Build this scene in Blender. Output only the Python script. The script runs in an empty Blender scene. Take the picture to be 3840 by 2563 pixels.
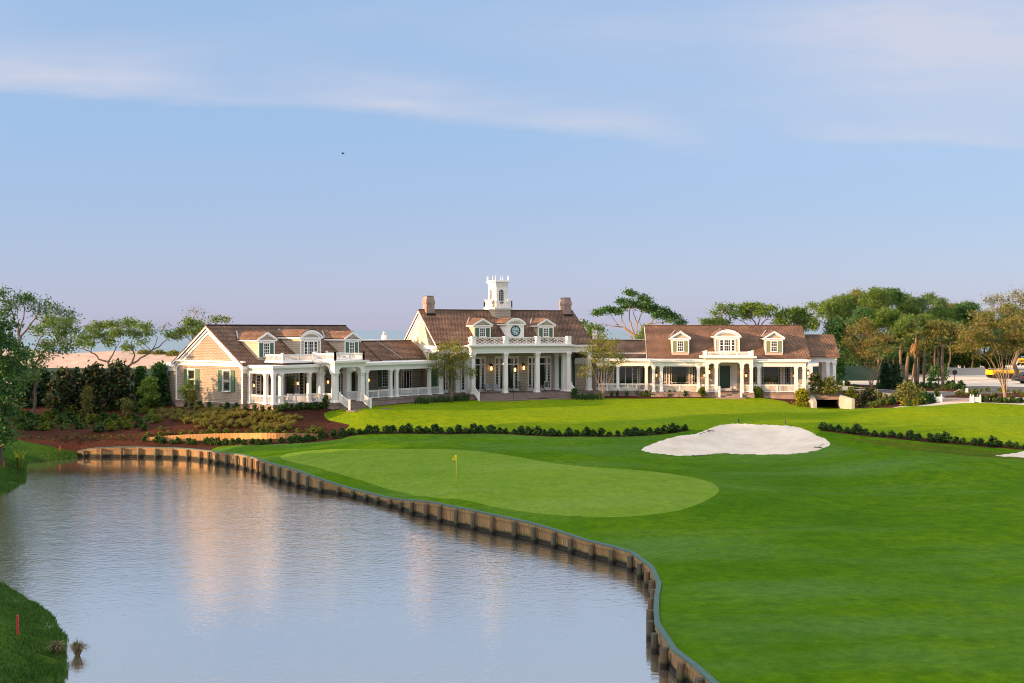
import bpy, math, random
import numpy as np
from mathutils import Vector, Matrix
from mathutils.geometry import delaunay_2d_cdt
random.seed(7)
RNG = np.random.default_rng(7)
SC = bpy.context.scene
COL = SC.collection
FOC, CX, HY, CAMZ = 4400.0, 1920.0, 1237.0, 12.0
R = math.radians
PI = math.pi

# ------------------------------------------------------------------ helpers
def px(x, y, z):
    """photo pixel (3840 wide) -> point at height z"""
    Y = (CAMZ - z) * FOC / (y - HY)
    return ((x - CX) / FOC * Y, Y, z)

def pxY(x, y, Y):
    """photo pixel -> point at distance Y"""
    return ((x - CX) / FOC * Y, Y, CAMZ - (y - HY) / FOC * Y)

def tag(o, label=None, cat=None, group=None, kind=None):
    if label: o['label'] = label
    if cat: o['category'] = cat
    if group: o['group'] = group
    if kind: o['kind'] = kind
    return o

WLOC = {}
def empty(name, loc=(0, 0, 0), rz=0.0):
    o = bpy.data.objects.new(name, None)
    o.empty_display_size = 0.3
    COL.objects.link(o)
    o.location = loc
    o.rotation_euler = (0, 0, rz)
    WLOC[o.name] = Vector(loc)
    return o

def thing(name, label, cat, loc=(0, 0, 0), rz=0.0, group=None):
    return tag(empty(name, loc, rz), label, cat, group)

def kids(o):
    return [c for c in bpy.data.objects if c.parent == o]

KIDS = {}
def clone(root, loc, rz=0.0, s=1.0, label=None, group=None):
    c = root.copy()
    COL.objects.link(c)
    c.location = loc
    c.rotation_euler = (0, 0, rz)
    c.scale = (s, s, s) if not isinstance(s, tuple) else s
    if label: c['label'] = label
    if group: c['group'] = group
    def rec(a, b):
        for ch in KIDS.get(a.name, []):
            d = ch.copy()
            COL.objects.link(d)
            d.parent = b
            rec(ch, d)
    rec(root, c)
    return c

class MB:
    """collects boxes, bars, tubes; links them as ONE mesh"""
    def __init__(self):
        self.v = []; self.f = []; self.sm = []
    def face(self, pts, smooth=False):
        n = len(self.v)
        self.v += [tuple(p) for p in pts]
        self.f.append(list(range(n, n + len(pts)))); self.sm.append(smooth)
    def hexa(self, p):
        """8 points: bottom 4 ccw, top 4 ccw"""
        n = len(self.v)
        self.v += [tuple(q) for q in p]
        for f in ((3, 2, 1, 0), (4, 5, 6, 7), (0, 1, 5, 4), (1, 2, 6, 5), (2, 3, 7, 6), (3, 0, 4, 7)):
            self.f.append([n + i for i in f]); self.sm.append(False)
    def box(self, F, u0, u1, v0, v1, z0, z1):
        self.hexa([F.p(u0, v0, z0), F.p(u1, v0, z0), F.p(u1, v1, z0), F.p(u0, v1, z0),
                   F.p(u0, v0, z1), F.p(u1, v0, z1), F.p(u1, v1, z1), F.p(u0, v1, z1)])
    def taper(self, F, u, v, a0, a1, z0, z1):
        self.hexa([F.p(u - a0, v - a0, z0), F.p(u + a0, v - a0, z0), F.p(u + a0, v + a0, z0), F.p(u - a0, v + a0, z0),
                   F.p(u - a1, v - a1, z1), F.p(u + a1, v - a1, z1), F.p(u + a1, v + a1, z1), F.p(u - a1, v + a1, z1)])
    def bar(self, p, q, w, h=None):
        h = h or w
        p, q = Vector(p), Vector(q); d = (q - p).normalized()
        a = Vector((0, 0, 1)).cross(d)
        a = a.normalized() if a.length > 1e-4 else Vector((1, 0, 0))
        b = d.cross(a)
        a = a * w / 2; b = b * h / 2
        self.hexa([p - a - b, p + a - b, p + a + b, p - a + b, q - a - b, q + a - b, q + a + b, q - a + b])
    def prism(self, poly, F, v0, v1):
        """poly of (u,z), ccw seen from -v; extruded from v0 to v1"""
        n = len(poly); k = len(self.v)
        self.v += [tuple(F.p(u, v0, z)) for u, z in poly] + [tuple(F.p(u, v1, z)) for u, z in poly]
        self.f.append([k + i for i in range(n)]); self.sm.append(False)
        self.f.append([k + n + i for i in reversed(range(n))]); self.sm.append(False)
        for i in range(n):
            j = (i + 1) % n
            self.f.append([k + j, k + i, k + n + i, k + n + j]); self.sm.append(False)
    def tube(self, pts, rad, n=6, cap=True):
        pts = [Vector(p) for p in pts]
        if not hasattr(rad, '__len__'): rad = [rad] * len(pts)
        k = len(self.v); ref = Vector((0.3, 0.9, 0.1))
        for i, p in enumerate(pts):
            d = (pts[min(i + 1, len(pts) - 1)] - pts[max(i - 1, 0)])
            d = d.normalized() if d.length > 1e-6 else Vector((0, 0, 1))
            a = d.cross(ref)
            if a.length < 0.05: a = d.cross(Vector((1, 0, 0)))
            a.normalize(); b = d.cross(a)
            for j in range(n):
                t = 2 * PI * j / n
                self.v.append(tuple(p + (a * math.cos(t) + b * math.sin(t)) * rad[i]))
        for i in range(len(pts) - 1):
            for j in range(n):
                j2 = (j + 1) % n
                self.f.append([k + i * n + j, k + i * n + j2, k + (i + 1) * n + j2, k + (i + 1) * n + j]); self.sm.append(True)
        if cap:
            self.f.append([k + j for j in reversed(range(n))]); self.sm.append(False)
            m = k + (len(pts) - 1) * n
            self.f.append([m + j for j in range(n)]); self.sm.append(False)
    def lathe(self, prof, c=(0, 0, 0), n=10):
        c = Vector(c); k = len(self.v)
        for r, z in prof:
            for j in range(n):
                t = 2 * PI * j / n
                self.v.append((c.x + r * math.cos(t), c.y + r * math.sin(t), c.z + z))
        for i in range(len(prof) - 1):
            for j in range(n):
                j2 = (j + 1) % n
                self.f.append([k + i * n + j, k + i * n + j2, k + (i + 1) * n + j2, k + (i + 1) * n + j]); self.sm.append(True)
        self.f.append([k + j for j in reversed(range(n))]); self.sm.append(False)
        m = k + (len(prof) - 1) * n
        self.f.append([m + j for j in range(n)]); self.sm.append(False)
    def build(self, name, mat, parent=None, label=None):
        org = WLOC.get(parent.name, Vector((0, 0, 0))) if parent else Vector((0, 0, 0))
        me = bpy.data.meshes.new(name)
        V = np.array(self.v, dtype=float)
        me.from_pydata((V - np.array(org)).tolist(), [], self.f)
        me.polygons.foreach_set('use_smooth', self.sm)
        uv = me.uv_layers.new(name='uv')
        buf = np.zeros((len(me.loops), 2), dtype=np.float32)
        i = 0; vv = self.v
        for f in self.f:
            nx = ny = nz = 0.0; m = len(f)
            for a in range(m):
                p, q = vv[f[a]], vv[f[(a + 1) % m]]
                nx += (p[1] - q[1]) * (p[2] + q[2]); ny += (p[2] - q[2]) * (p[0] + q[0]); nz += (p[0] - q[0]) * (p[1] + q[1])
            L = math.sqrt(nx * nx + ny * ny + nz * nz) + 1e-12; nx /= L; ny /= L; nz /= L
            if abs(nz) > 0.97: t = (1., 0., 0.); b = (0., 1., 0.)
            else:
                h = math.hypot(nx, ny); t = (-ny / h, nx / h, 0.)
                b = (-nz * t[1], nz * t[0], nx * t[1] - ny * t[0])
            for a in range(m):
                p = vv[f[a]]
                buf[i, 0] = p[0] * t[0] + p[1] * t[1]; buf[i, 1] = p[0] * b[0] + p[1] * b[1] + p[2] * b[2]; i += 1
        uv.data.foreach_set('uv', buf.ravel())
        me.materials.append(mat)
        o = bpy.data.objects.new(name, me)
        COL.objects.link(o)
        if parent:
            o.parent = parent
            KIDS.setdefault(parent.name, []).append(o)
        WLOC[o.name] = org.copy()
        if label: o['label'] = label
        return o

class Frame:
    def __init__(self, x=0.0, y=0.0, deg=0.0):
        self.x, self.y, self.a = x, y, R(deg); self.deg = deg
        self.c, self.s = math.cos(self.a), math.sin(self.a)
    def p(self, u, v, z):
        return Vector((self.x + u * self.c - v * self.s, self.y + u * self.s + v * self.c, z))
    def sub(self, u, v, ddeg):
        q = self.p(u, v, 0)
        return Frame(q.x, q.y, self.deg + ddeg)
W0 = Frame()

# ------------------------------------------------------------------ materials
def newmat(name):
    m = bpy.data.materials.new(name); m.use_nodes = True
    nt = m.node_tree
    b = nt.nodes['Principled BSDF']
    return m, nt, b

def N(nt, typ, **kw):
    n = nt.nodes.new(typ)
    for k, v in kw.items():
        if k.startswith('i_'):
            n.inputs[k[2:].replace('_', ' ')].default_value = v
        else:
            setattr(n, k, v)
    return n

def rgba(c): return (c[0], c[1], c[2], 1.0)

def mixc(nt, fac, a, b):
    m = nt.nodes.new('ShaderNodeMix'); m.data_type = 'RGBA'
    for sock, val in ((0, fac), (6, a), (7, b)):
        if hasattr(val, 'is_output'): nt.links.new(val, m.inputs[sock])
        elif sock == 0: m.inputs[0].default_value = val
        else: m.inputs[sock].default_value = rgba(val)
    return m.outputs[2]

def ramp(nt, src, stops):
    r = nt.nodes.new('ShaderNodeValToRGB')
    e = r.color_ramp.elements
    while len(e) < len(stops): e.new(0.5)
    for i, (p, c) in enumerate(stops):
        e[i].position = p; e[i].color = rgba(c) if hasattr(c, '__len__') else (c, c, c, 1)
    nt.links.new(src, r.inputs[0])
    return r.outputs[0]

def noise(nt, vec, scale, detail=4.0, rough=0.55):
    n = N(nt, 'ShaderNodeTexNoise'); n.inputs['Scale'].default_value = scale
    n.inputs['Detail'].default_value = detail; n.inputs['Roughness'].default_value = rough
    if vec is not None: nt.links.new(vec, n.inputs['Vector'])
    return n.outputs['Fac']

def bump(nt, bsdf, h, strength, dist):
    b = N(nt, 'ShaderNodeBump'); b.inputs['Strength'].default_value = strength; b.inputs['Distance'].default_value = dist
    nt.links.new(h, b.inputs['Height']); nt.links.new(b.outputs[0], bsdf.inputs['Normal'])
    return b

def pos(nt): return N(nt, 'ShaderNodeNewGeometry').outputs['Position']
def uvs(nt): return N(nt, 'ShaderNodeTexCoord').outputs['UV']

def m_plain(name, c, rough=0.6, var=0.12, scale=1.5, bmp=0.0, metal=0.0, spec=0.4, bscale=20):
    m, nt, b = newmat(name)
    p = pos(nt)
    f = noise(nt, p, scale, 5)
    lo = tuple(x * (1 - var) for x in c); hi = tuple(min(1, x * (1 + var)) for x in c)
    nt.links.new(mixc(nt, f, lo, hi), b.inputs['Base Color'])
    b.inputs['Roughness'].default_value = rough; b.inputs['Metallic'].default_value = metal
    b.inputs['Specular IOR Level'].default_value = spec
    if bmp: bump(nt, b, noise(nt, p, bscale, 4), bmp, 0.05)
    return m

def m_brick(name, c1, c2, mortar, bw, rh, ms, rough=0.85, bmp=0.4, dist=0.02, offset=0.5, var=0.25, nscale=0.6):
    m, nt, b = newmat(name)
    v = uvs(nt)
    t = N(nt, 'ShaderNodeTexBrick'); t.offset = offset
    nt.links.new(v, t.inputs['Vector'])
    t.inputs['Color1'].default_value = rgba(c1); t.inputs['Color2'].default_value = rgba(c2)
    t.inputs['Mortar'].default_value = rgba(mortar)
    for k, val in (('Scale', 1.0), ('Brick Width', bw), ('Row Height', rh), ('Mortar Size', ms), ('Mortar Smooth', 0.2), ('Bias', 0.0)):
        t.inputs[k].default_value = val
    f = noise(nt, v, nscale, 6)
    f2 = noise(nt, v, 9.0, 3)
    col = mixc(nt, 1.0, t.outputs['Color'], t.outputs['Color'])
    mm = N(nt, 'ShaderNodeHueSaturation')
    r1 = N(nt, 'ShaderNodeMapRange', i_From_Min=0.25, i_From_Max=0.75, i_To_Min=1 - var, i_To_Max=1 + var)
    ad = N(nt, 'ShaderNodeMath', operation='MULTIPLY_ADD'); nt.links.new(f2, ad.inputs[0]); ad.inputs[1].default_value = 0.35
    nt.links.new(f, ad.inputs[2])
    sb = N(nt, 'ShaderNodeMath', operation='SUBTRACT'); nt.links.new(ad.outputs[0], sb.inputs[0]); sb.inputs[1].default_value = 0.175
    nt.links.new(sb.outputs[0], r1.inputs['Value'])
    nt.links.new(r1.outputs[0], mm.inputs['Value']); nt.links.new(col, mm.inputs['Color'])
    nt.links.new(mm.outputs[0], b.inputs['Base Color'])
    b.inputs['Roughness'].default_value = rough; b.inputs['Specular IOR Level'].default_value = 0.25
    inv = N(nt, 'ShaderNodeMath', operation='SUBTRACT'); inv.inputs[0].default_value = 1.0
    nt.links.new(t.outputs['Fac'], inv.inputs[1])
    if bmp: bump(nt, b, inv.outputs[0], bmp, dist)
    return m

def m_emit(name, c, s):
    m, nt, b = newmat(name)
    b.inputs['Base Color'].default_value = rgba(c)
    b.inputs['Emission Color'].default_value = rgba(c); b.inputs['Emission Strength'].default_value = s
    return m

def m_leaf(name, stops, trans=0.35, rough=0.55, patch=None):
    """per-leaf random colour; leaves pass some light"""
    m, nt, b = newmat(name)
    a = N(nt, 'ShaderNodeAttribute', attribute_name='rnd')
    col = ramp(nt, a.outputs['Fac'], stops)
    if patch:
        f = noise(nt, pos(nt), patch[0], 2)
        fr = N(nt, 'ShaderNodeMapRange', i_From_Min=0.42, i_From_Max=0.62)
        nt.links.new(f, fr.inputs['Value'])
        mul = N(nt, 'ShaderNodeMath', operation='MULTIPLY'); nt.links.new(fr.outputs[0], mul.inputs[0]); mul.inputs[1].default_value = patch[2]
        col = mixc(nt, mul.outputs[0], col, patch[1])
    nt.links.new(col, b.inputs['Base Color'])
    b.inputs['Roughness'].default_value = rough; b.inputs['Specular IOR Level'].default_value = 0.25
    tr = N(nt, 'ShaderNodeBsdfTranslucent'); nt.links.new(col, tr.inputs['Color'])
    mx = N(nt, 'ShaderNodeMixShader'); mx.inputs[0].default_value = trans
    nt.links.new(b.outputs[0], mx.inputs[1]); nt.links.new(tr.outputs[0], mx.inputs[2])
    nt.links.new(mx.outputs[0], nt.nodes['Material Output'].inputs['Surface'])
    return m

M = {}
def setup_mats():
    M['white'] = m_plain('white_paint', (0.80, 0.79, 0.77), 0.5, 0.05, 0.8)
    M['whiteroof'] = m_plain('white_membrane', (0.72, 0.72, 0.72), 0.6, 0.08, 0.8)
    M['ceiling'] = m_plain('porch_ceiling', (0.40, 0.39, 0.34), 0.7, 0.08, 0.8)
    M['shingle'] = m_brick('wall_shingles', (0.39, 0.335, 0.275), (0.325, 0.28, 0.225), (0.15, 0.12, 0.085), 0.22, 0.17, 0.018, bmp=0.5, dist=0.02, var=0.14)
    M['clap'] = m_brick('clapboards', (0.50, 0.43, 0.34), (0.47, 0.40, 0.315), (0.20, 0.165, 0.125), 5.0, 0.2, 0.018, bmp=0.5, dist=0.02, var=0.08)
    M['cream'] = m_brick('cream_boards', (0.62, 0.53, 0.40), (0.60, 0.51, 0.38), (0.38, 0.32, 0.24), 5.0, 0.22, 0.01, bmp=0.4, dist=0.02, var=0.07)
    M['roof'] = m_brick('cedar_shakes', (0.285, 0.162, 0.10), (0.165, 0.096, 0.066), (0.035, 0.024, 0.02), 0.19, 0.25, 0.03, bmp=0.9, dist=0.05, offset=0.37, var=0.5, nscale=0.45)
    M['brick'] = m_brick('red_brick', (0.31, 0.195, 0.165), (0.22, 0.135, 0.115), (0.40, 0.36, 0.33), 0.24, 0.085, 0.011, bmp=0.4, dist=0.01, var=0.3, nscale=1.2)
    M['brickedge'] = m_brick('brick_rowlock', (0.21, 0.145, 0.12), (0.16, 0.105, 0.09), (0.30, 0.26, 0.23), 0.075, 0.24, 0.012, bmp=0.4, dist=0.01, var=0.3, nscale=1.2)
    M['floor'] = m_brick('porch_brick', (0.17, 0.12, 0.10), (0.13, 0.09, 0.08), (0.2, 0.17, 0.15), 0.22, 0.11, 0.01, bmp=0.2, dist=0.01, var=0.3)
    M['shutter'] = m_brick('green_shutter', (0.095, 0.19, 0.115), (0.085, 0.175, 0.105), (0.05, 0.11, 0.065), 3.0, 0.09, 0.02, bmp=0.5, dist=0.02, var=0.08)
    M['sageshutter'] = m_brick('sage_shutter', (0.22, 0.27, 0.13), (0.20, 0.25, 0.12), (0.12, 0.15, 0.07), 3.0, 0.09, 0.02, bmp=0.5, dist=0.02, var=0.08)
    M['greendoor'] = m_plain('green_door', (0.02, 0.06, 0.04), 0.35, 0.1, 1.0)
    m, nt, b = newmat('window_glass')
    b.inputs['Base Color'].default_value = (0.012, 0.018, 0.014, 1); b.inputs['Roughness'].default_value = 0.05
    f = noise(nt, pos(nt), 0.8, 2); nt.links.new(mixc(nt, f, (0.006, 0.01, 0.008), (0.03, 0.04, 0.03)), b.inputs['Base Color'])
    b.inputs['Specular IOR Level'].default_value = 0.5
    M['glass'] = m
    M['black'] = m_plain('black_metal', (0.012, 0.012, 0.012), 0.45, 0.1, 3)
    M['bronze'] = m_plain('bronze_metal', (0.05, 0.03, 0.02), 0.4, 0.1, 3, metal=0.6)
    M['flame'] = m_emit('lantern_flame', (1.0, 0.46, 0.14), 2.2)
    M['metal'] = m_plain('galvanised', (0.62, 0.62, 0.62), 0.35, 0.1, 4, metal=0.8)
    M['flash'] = m_plain('lead_flashing', (0.35, 0.31, 0.32), 0.5, 0.1, 2, metal=0.3)
    M['clockface'] = m_plain('clock_face', (0.42, 0.62, 0.62), 0.5, 0.05, 2)
    M['clockgreen'] = m_plain('clock_green', (0.012, 0.06, 0.06), 0.4, 0.1, 2)
    M['concrete'] = m_plain('concrete', (0.36, 0.34, 0.32), 0.85, 0.2, 1.2, 0.3)
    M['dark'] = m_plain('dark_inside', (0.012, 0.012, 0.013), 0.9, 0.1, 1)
    M['bluecushion'] = m_plain('blue_cushion', (0.30, 0.37, 0.47), 0.9, 0.08, 5)
    M['tealcushion'] = m_plain('grey_teal_cushion', (0.11, 0.16, 0.17), 0.9, 0.08, 5)
    M['whitewood'] = m_plain('white_wood', (0.66, 0.62, 0.55), 0.6, 0.06, 3)
    M['blackwood'] = m_plain('black_wood', (0.012, 0.016, 0.014), 0.4, 0.06, 3)
    M['bark'] = m_plain('oak_bark', (0.13, 0.095, 0.07), 0.95, 0.35, 3.5, 0.6)
    M['barkdark'] = m_plain('dark_bark', (0.10, 0.075, 0.058), 0.95, 0.3, 3.5, 0.6)
    M['barkpale'] = m_plain('crape_bark', (0.27, 0.20, 0.13), 0.8, 0.3, 2.5, 0.3)
    M['barktwig'] = m_plain('grey_twig', (0.24, 0.20, 0.165), 0.9, 0.2, 2.5, 0.3)
    M['palmbark'] = m_brick('palm_trunk', (0.24, 0.18, 0.125), (0.18, 0.135, 0.095), (0.09, 0.066, 0.048), 0.3, 0.16, 0.03, bmp=0.8, dist=0.05, var=0.3)
    M['yellow'] = m_plain('yellow_paint', (0.75, 0.42, 0.012), 0.4, 0.12, 1.5)
    M['flagyellow'] = m_plain('yellow_flag', (0.85, 0.68, 0.02), 0.7, 0.06, 3)
    M['poleyellow'] = m_plain('yellow_pole', (0.80, 0.60, 0.03), 0.4, 0.05, 3)
    M['redstake'] = m_plain('red_stake', (0.42, 0.05, 0.03), 0.6, 0.15, 4)
    M['rubber'] = m_plain('rubber', (0.02, 0.02, 0.02), 0.8, 0.1, 4)
    M['cargrey'] = m_plain('grey_car_paint', (0.06, 0.065, 0.075), 0.25, 0.05, 2, metal=0.4)
    M['taillight'] = m_plain('tail_light', (0.35, 0.02, 0.02), 0.25, 0.05, 2)
    M['greenrail'] = m_plain('pale_green_rail', (0.22, 0.26, 0.13), 0.4, 0.08, 3)
    M['screen'] = m_plain('green_mesh', (0.02, 0.055, 0.045), 0.9, 0.25, 0.6)
    M['dirtred'] = m_plain('red_soil', (0.30, 0.15, 0.09), 0.95, 0.3, 0.8, 0.5)
    M['dirtgrey'] = m_plain('grey_gravel', (0.27, 0.25, 0.23), 0.95, 0.25, 2.5, 0.5)
    M['bird'] = m_plain('bird_black', (0.015, 0.015, 0.018), 0.7, 0.1, 9)

    # ---- foliage
    G = lambda *s: list(s)
    M['oak'] = m_leaf('oak_leaves', G((0.0, (0.042, 0.095, 0.02)), (0.5, (0.092, 0.18, 0.03)), (0.85, (0.15, 0.25, 0.036)), (1.0, (0.23, 0.32, 0.05))), 0.4)
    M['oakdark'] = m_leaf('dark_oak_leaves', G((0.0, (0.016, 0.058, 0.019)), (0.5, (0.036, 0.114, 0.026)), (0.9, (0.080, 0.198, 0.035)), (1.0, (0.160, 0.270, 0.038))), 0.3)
    M['oakolive'] = m_leaf('olive_leaves', G((0.0, (0.056, 0.082, 0.023)), (0.5, (0.138, 0.162, 0.036)), (0.85, (0.244, 0.244, 0.049)), (1.0, (0.356, 0.308, 0.082))), 0.4)
    M['pine'] = m_leaf('pine_tufts', G((0.0, (0.023, 0.069, 0.027)), (0.5, (0.058, 0.127, 0.039)), (1.0, (0.137, 0.215, 0.049))), 0.25)
    M['crape'] = m_leaf('crape_leaves', G((0.0, (0.072, 0.111, 0.016)), (0.5, (0.156, 0.208, 0.023)), (0.85, (0.260, 0.273, 0.029)), (1.0, (0.390, 0.312, 0.039))), 0.45)
    M['crapewarm'] = m_leaf('bronze_leaves', G((0.0, (0.06, 0.075, 0.015)), (0.5, (0.14, 0.15, 0.022)), (0.85, (0.22, 0.20, 0.03)), (1.0, (0.32, 0.22, 0.05))), 0.45)
    M['magnolia'] = m_leaf('magnolia_leaves', G((0.0, (0.012, 0.027, 0.012)), (0.6, (0.030, 0.063, 0.019)), (0.86, (0.053, 0.083, 0.022)), (0.9, (0.180, 0.098, 0.033)), (1.0, (0.240, 0.120, 0.045))), 0.15, 0.35)
    M['bright'] = m_leaf('bright_leaves', G((0.0, (0.10, 0.18, 0.03)), (0.6, (0.18, 0.29, 0.05)), (1.0, (0.30, 0.40, 0.07))), 0.45)
    M['shrub'] = m_leaf('hedge_leaves', G((0.0, (0.014, 0.042, 0.011)), (0.5, (0.035, 0.091, 0.018)), (0.88, (0.077, 0.161, 0.028)), (1.0, (0.224, 0.280, 0.049))), 0.3)
    M['shrubyellow'] = m_leaf('yellow_green_leaves', G((0.0, (0.09, 0.12, 0.008)), (0.5, (0.21, 0.24, 0.012)), (1.0, (0.40, 0.37, 0.02))), 0.4)
    M['shrublime'] = m_leaf('lime_leaves', G((0.0, (0.055, 0.095, 0.012)), (0.5, (0.12, 0.17, 0.018)), (1.0, (0.24, 0.26, 0.03))), 0.4)
    M['conifer'] = m_leaf('conifer_leaves', G((0.0, (0.007, 0.027, 0.012)), (0.6, (0.018, 0.060, 0.021)), (1.0, (0.045, 0.112, 0.030))), 0.15)
    M['grassblade'] = m_leaf('fountain_grass', G((0.0, (0.10, 0.12, 0.02)), (0.5, (0.20, 0.21, 0.035)), (1.0, (0.33, 0.30, 0.07))), 0.45)
    M['reed'] = m_leaf('green_blades', G((0.0, (0.033, 0.078, 0.023)), (0.5, (0.065, 0.143, 0.039)), (1.0, (0.143, 0.234, 0.065))), 0.4)
    M['bankgrass'] = m_leaf('bank_grass', G((0.0, (0.022, 0.075, 0.012)), (0.5, (0.045, 0.125, 0.018)), (1.0, (0.095, 0.18, 0.024))), 0.4)
    M['drygrass'] = m_leaf('dry_blades', G((0.0, (0.06, 0.04, 0.03)), (0.5, (0.19, 0.16, 0.08)), (1.0, (0.35, 0.31, 0.16))), 0.3)
    M['iris'] = m_leaf('iris_blades', G((0.0, (0.06, 0.13, 0.015)), (0.6, (0.15, 0.24, 0.03)), (0.9, (0.28, 0.34, 0.04)), (0.93, (0.85, 0.65, 0.02)), (1.0, (0.9, 0.7, 0.03))), 0.4)
    M['palmleaf'] = m_leaf('palm_fronds', G((0.0, (0.04, 0.065, 0.015)), (0.5, (0.09, 0.125, 0.025)), (1.0, (0.19, 0.21, 0.045))), 0.35)
    M['palmdead'] = m_leaf('dead_fronds', G((0.0, (0.16, 0.09, 0.035)), (0.5, (0.28, 0.165, 0.065)), (1.0, (0.40, 0.25, 0.11))), 0.3)
setup_mats()
# ------------------------------------------------------------------ terrain
CAPLINE = [(290,1692),(325,1684),(361,1680),(443,1676),(513,1676),(584,1678),(659,1679.5),(712,1682.5),(757,1687),(792,1690.6),(830,1696.5),(891,1702),(922,1707.5),
 (949,1714),(976,1723),(1003,1732.5),(1035,1742),(1070,1751),(1106,1760.5),(1148,1775.5),(1202,1795),(1263,1815),(1321,1832),(1382,1847),(1428,1859),
 (1470,1868),(1501,1872),(1531,1874),(1577,1877),(1626,1883),(1688,1896),(1753,1908),(1833,1926),(1898,1939),(1987,1958.5),(2067,1981),(2144,2006),
 (2198,2024),(2288,2045),(2370,2069),(2444,2124),(2473,2184.6),(2463.6,2239),(2461.6,2282),(2465.5,2337),(2530,2434.8),(2604,2489.5),(2678.6,2556),(2770,2640),(2900,2740)]
CAPZ = ([290,330,361,443,762,922,1106,1202,1263,1321,1432,1501,1531,1577,1688,1833,1987,2144,2217,2353,3000],
        [.55,.8,.9,1.0,1.0,1.25,1.3,1.05,.78,.66,.6,.68,.88,1.05,1.2,1.18,1.08,.98,.92,.90,.90])
def capz(x): return float(np.interp(x, *CAPZ))
BULK = [px(x, y, capz(x)) for x, y in CAPLINE]

CTRL = []
def C(x, y, z): CTRL.append(px(x, y, z))
for (x, y), b in zip(CAPLINE, BULK):
    CTRL.append((b[0] + (0.25 if y > 2100 else 0.05), b[1] + (0.0 if y > 2100 else 0.3), b[2] - 0.06))
for t in [(1710,1825,1.4),(1500,1690,1.75),(1300,1692,1.72),(1100,1700,1.45),(1700,1690,1.8),(2100,1745,1.78),(2500,1780,1.65),(2690,1835,1.55),(2300,1940,1.3),(2510,1925,1.35),
 (1950,1800,1.62),(2150,1790,1.78),(1400,1760,1.4),(1250,1740,1.38),(1600,1850,1.25),(1900,1905,1.2),
 (1330,1628,2.3),(1600,1627,2.3),(1900,1630,2.3),(2250,1638,2.25),(2500,1627,2.4),(2590,1612,2.65),(1900,1660,2.0),(2250,1670,2.0),
 (1500,1580,3.0),(2000,1560,3.1),(2400,1560,3.1),(1300,1531,3.7),(1600,1510,3.8),(2000,1498,3.83),(2600,1494,3.85),(2821,1491.7,3.85),(2950,1508,3.6),
 (1219,1551,3.5),(1236,1578,2.95),(1290,1560,3.25),(3040,1524,3.25),(3100,1529,3.1),(3180,1531,3.12),(3250,1533,3.25),(3445,1524,3.6),(3650,1511,4.0),(3840,1520,3.9),
 (3085,1617,2.7),(3350,1642,2.3),(3650,1670,1.95),(3840,1684,1.8),(3400,1570,3.1),(3700,1580,3.05),(3840,1600,2.75),(2800,1560,3.2),(3100,1570,3.05),
 (2800,1703,1.55),(2530,1707,1.5),(2950,1703,1.6),(3066,1687,1.85),(2405,1687,1.75),(2775,1588,3.1),(2930,1596,3.0),(2650,1612,2.75),(3028,1613,2.8),(3112,1660,2.3),(2530,1637,2.35),(2760,1660,1.8),(2900,1650,2.0),
 (3400,1690,2.5),(3250,1704,2.2),(3600,1712,2.25),(3150,1712,1.75),(3840,1745,1.75),(3300,1800,1.45),(3600,1850,1.35),
 (3000,1900,1.25),(3500,1950,1.4),(2700,2100,1.0),(3300,2200,1.1),(3800,2100,1.3),(3000,2500,.9),(3800,2500,1.0),(2700,1950,1.1),(2900,1820,1.25),(2800,1760,1.35),(2850,1980,1.25),
 (400,1600,2.2),(400,1560,2.9),(660,1525,3.75),(911,1537,3.9),(1023,1544,3.88),(1023,1562,3.5),(1000,1600,2.75),(800,1600,2.6),(1100,1590,2.9),(1130,1560,3.5),(130,1565,2.9),(130,1530,3.5),(300,1520,3.75),(550,1515,3.8),(100,1640,1.7),(300,1640,1.7),
 (550,1662,1.4),(900,1657,1.5),(1190,1642,1.9),(560,1640,1.75),(1000,1622,2.05),(150,1690,.75),(250,1690,.7),
 (0,1860,-.1),(50,1833,-.1),(92,1810,-.1),(240,1710,.3),(190,1712,.35),(270,1704,.4),(96,1783,-.1),(88,1760,-.1),(96,1735,-.1),(153,1732,-.1),(283,1718,-.1),(0,1745,1.1),(-60,1760,1.4),(40,1760,.75),(-300,1800,1.5),
 (0,2194,-.08),(80,2236,-.08),(165,2289,-.08),(218,2336,-.08),(251,2410,-.08),(245,2500,-.08),(233,2563,-.08),(200,2700,-.08),(0,2400,.95),(-200,2350,1.3),(100,2480,.75),(100,2700,.8),(-250,2130,-.08),
 (3400,1465,4.35),(3700,1450,4.45),(3700,1400,4.7),(3500,1500,4.08),(3200,1460,4.3),(3840,1480,4.35),(3380,1525,3.65)]:
    C(*t)
CTRL += [(-46,105,.7),(-44.6,103.8,.45),(-42.6,99,.5),(-40,93,.5),(36,102,1.6),(30,101.5,1.65),(42,101,1.6),(-90,150,4.2),(-90,120,3.3),(-80,104,2.0),(-120,200,4.3),(0,200,4.3),(0,160,4.0),(-30,150,3.9),(60,160,4.45),(30,165,4.3),(100,150,4.4),(100,110,3.5),(100,70,2.),(80,45,1.2),
 (25,26,.8),(40,24,.9),(-60,25,1.2),(-100,45,1.5),(-110,85,2.0),(150,60,2.),(150,200,4.6),(-200,100,3.),(-200,250,4.5),(200,250,4.6),(0,260,4.2),(-200,0,2.),(200,0,2.),(0,2,.8),(-30,10,.9),(22,140,3.9),(10,142,3.9),(-8,138,3.85),(-18.2,119.9,3.95),(-15.66,118.05,3.72),(-11.9,122.7,3.76),(-17,119.1,3.8),(-13,124.5,3.8)]
CT = np.array(CTRL)

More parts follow.
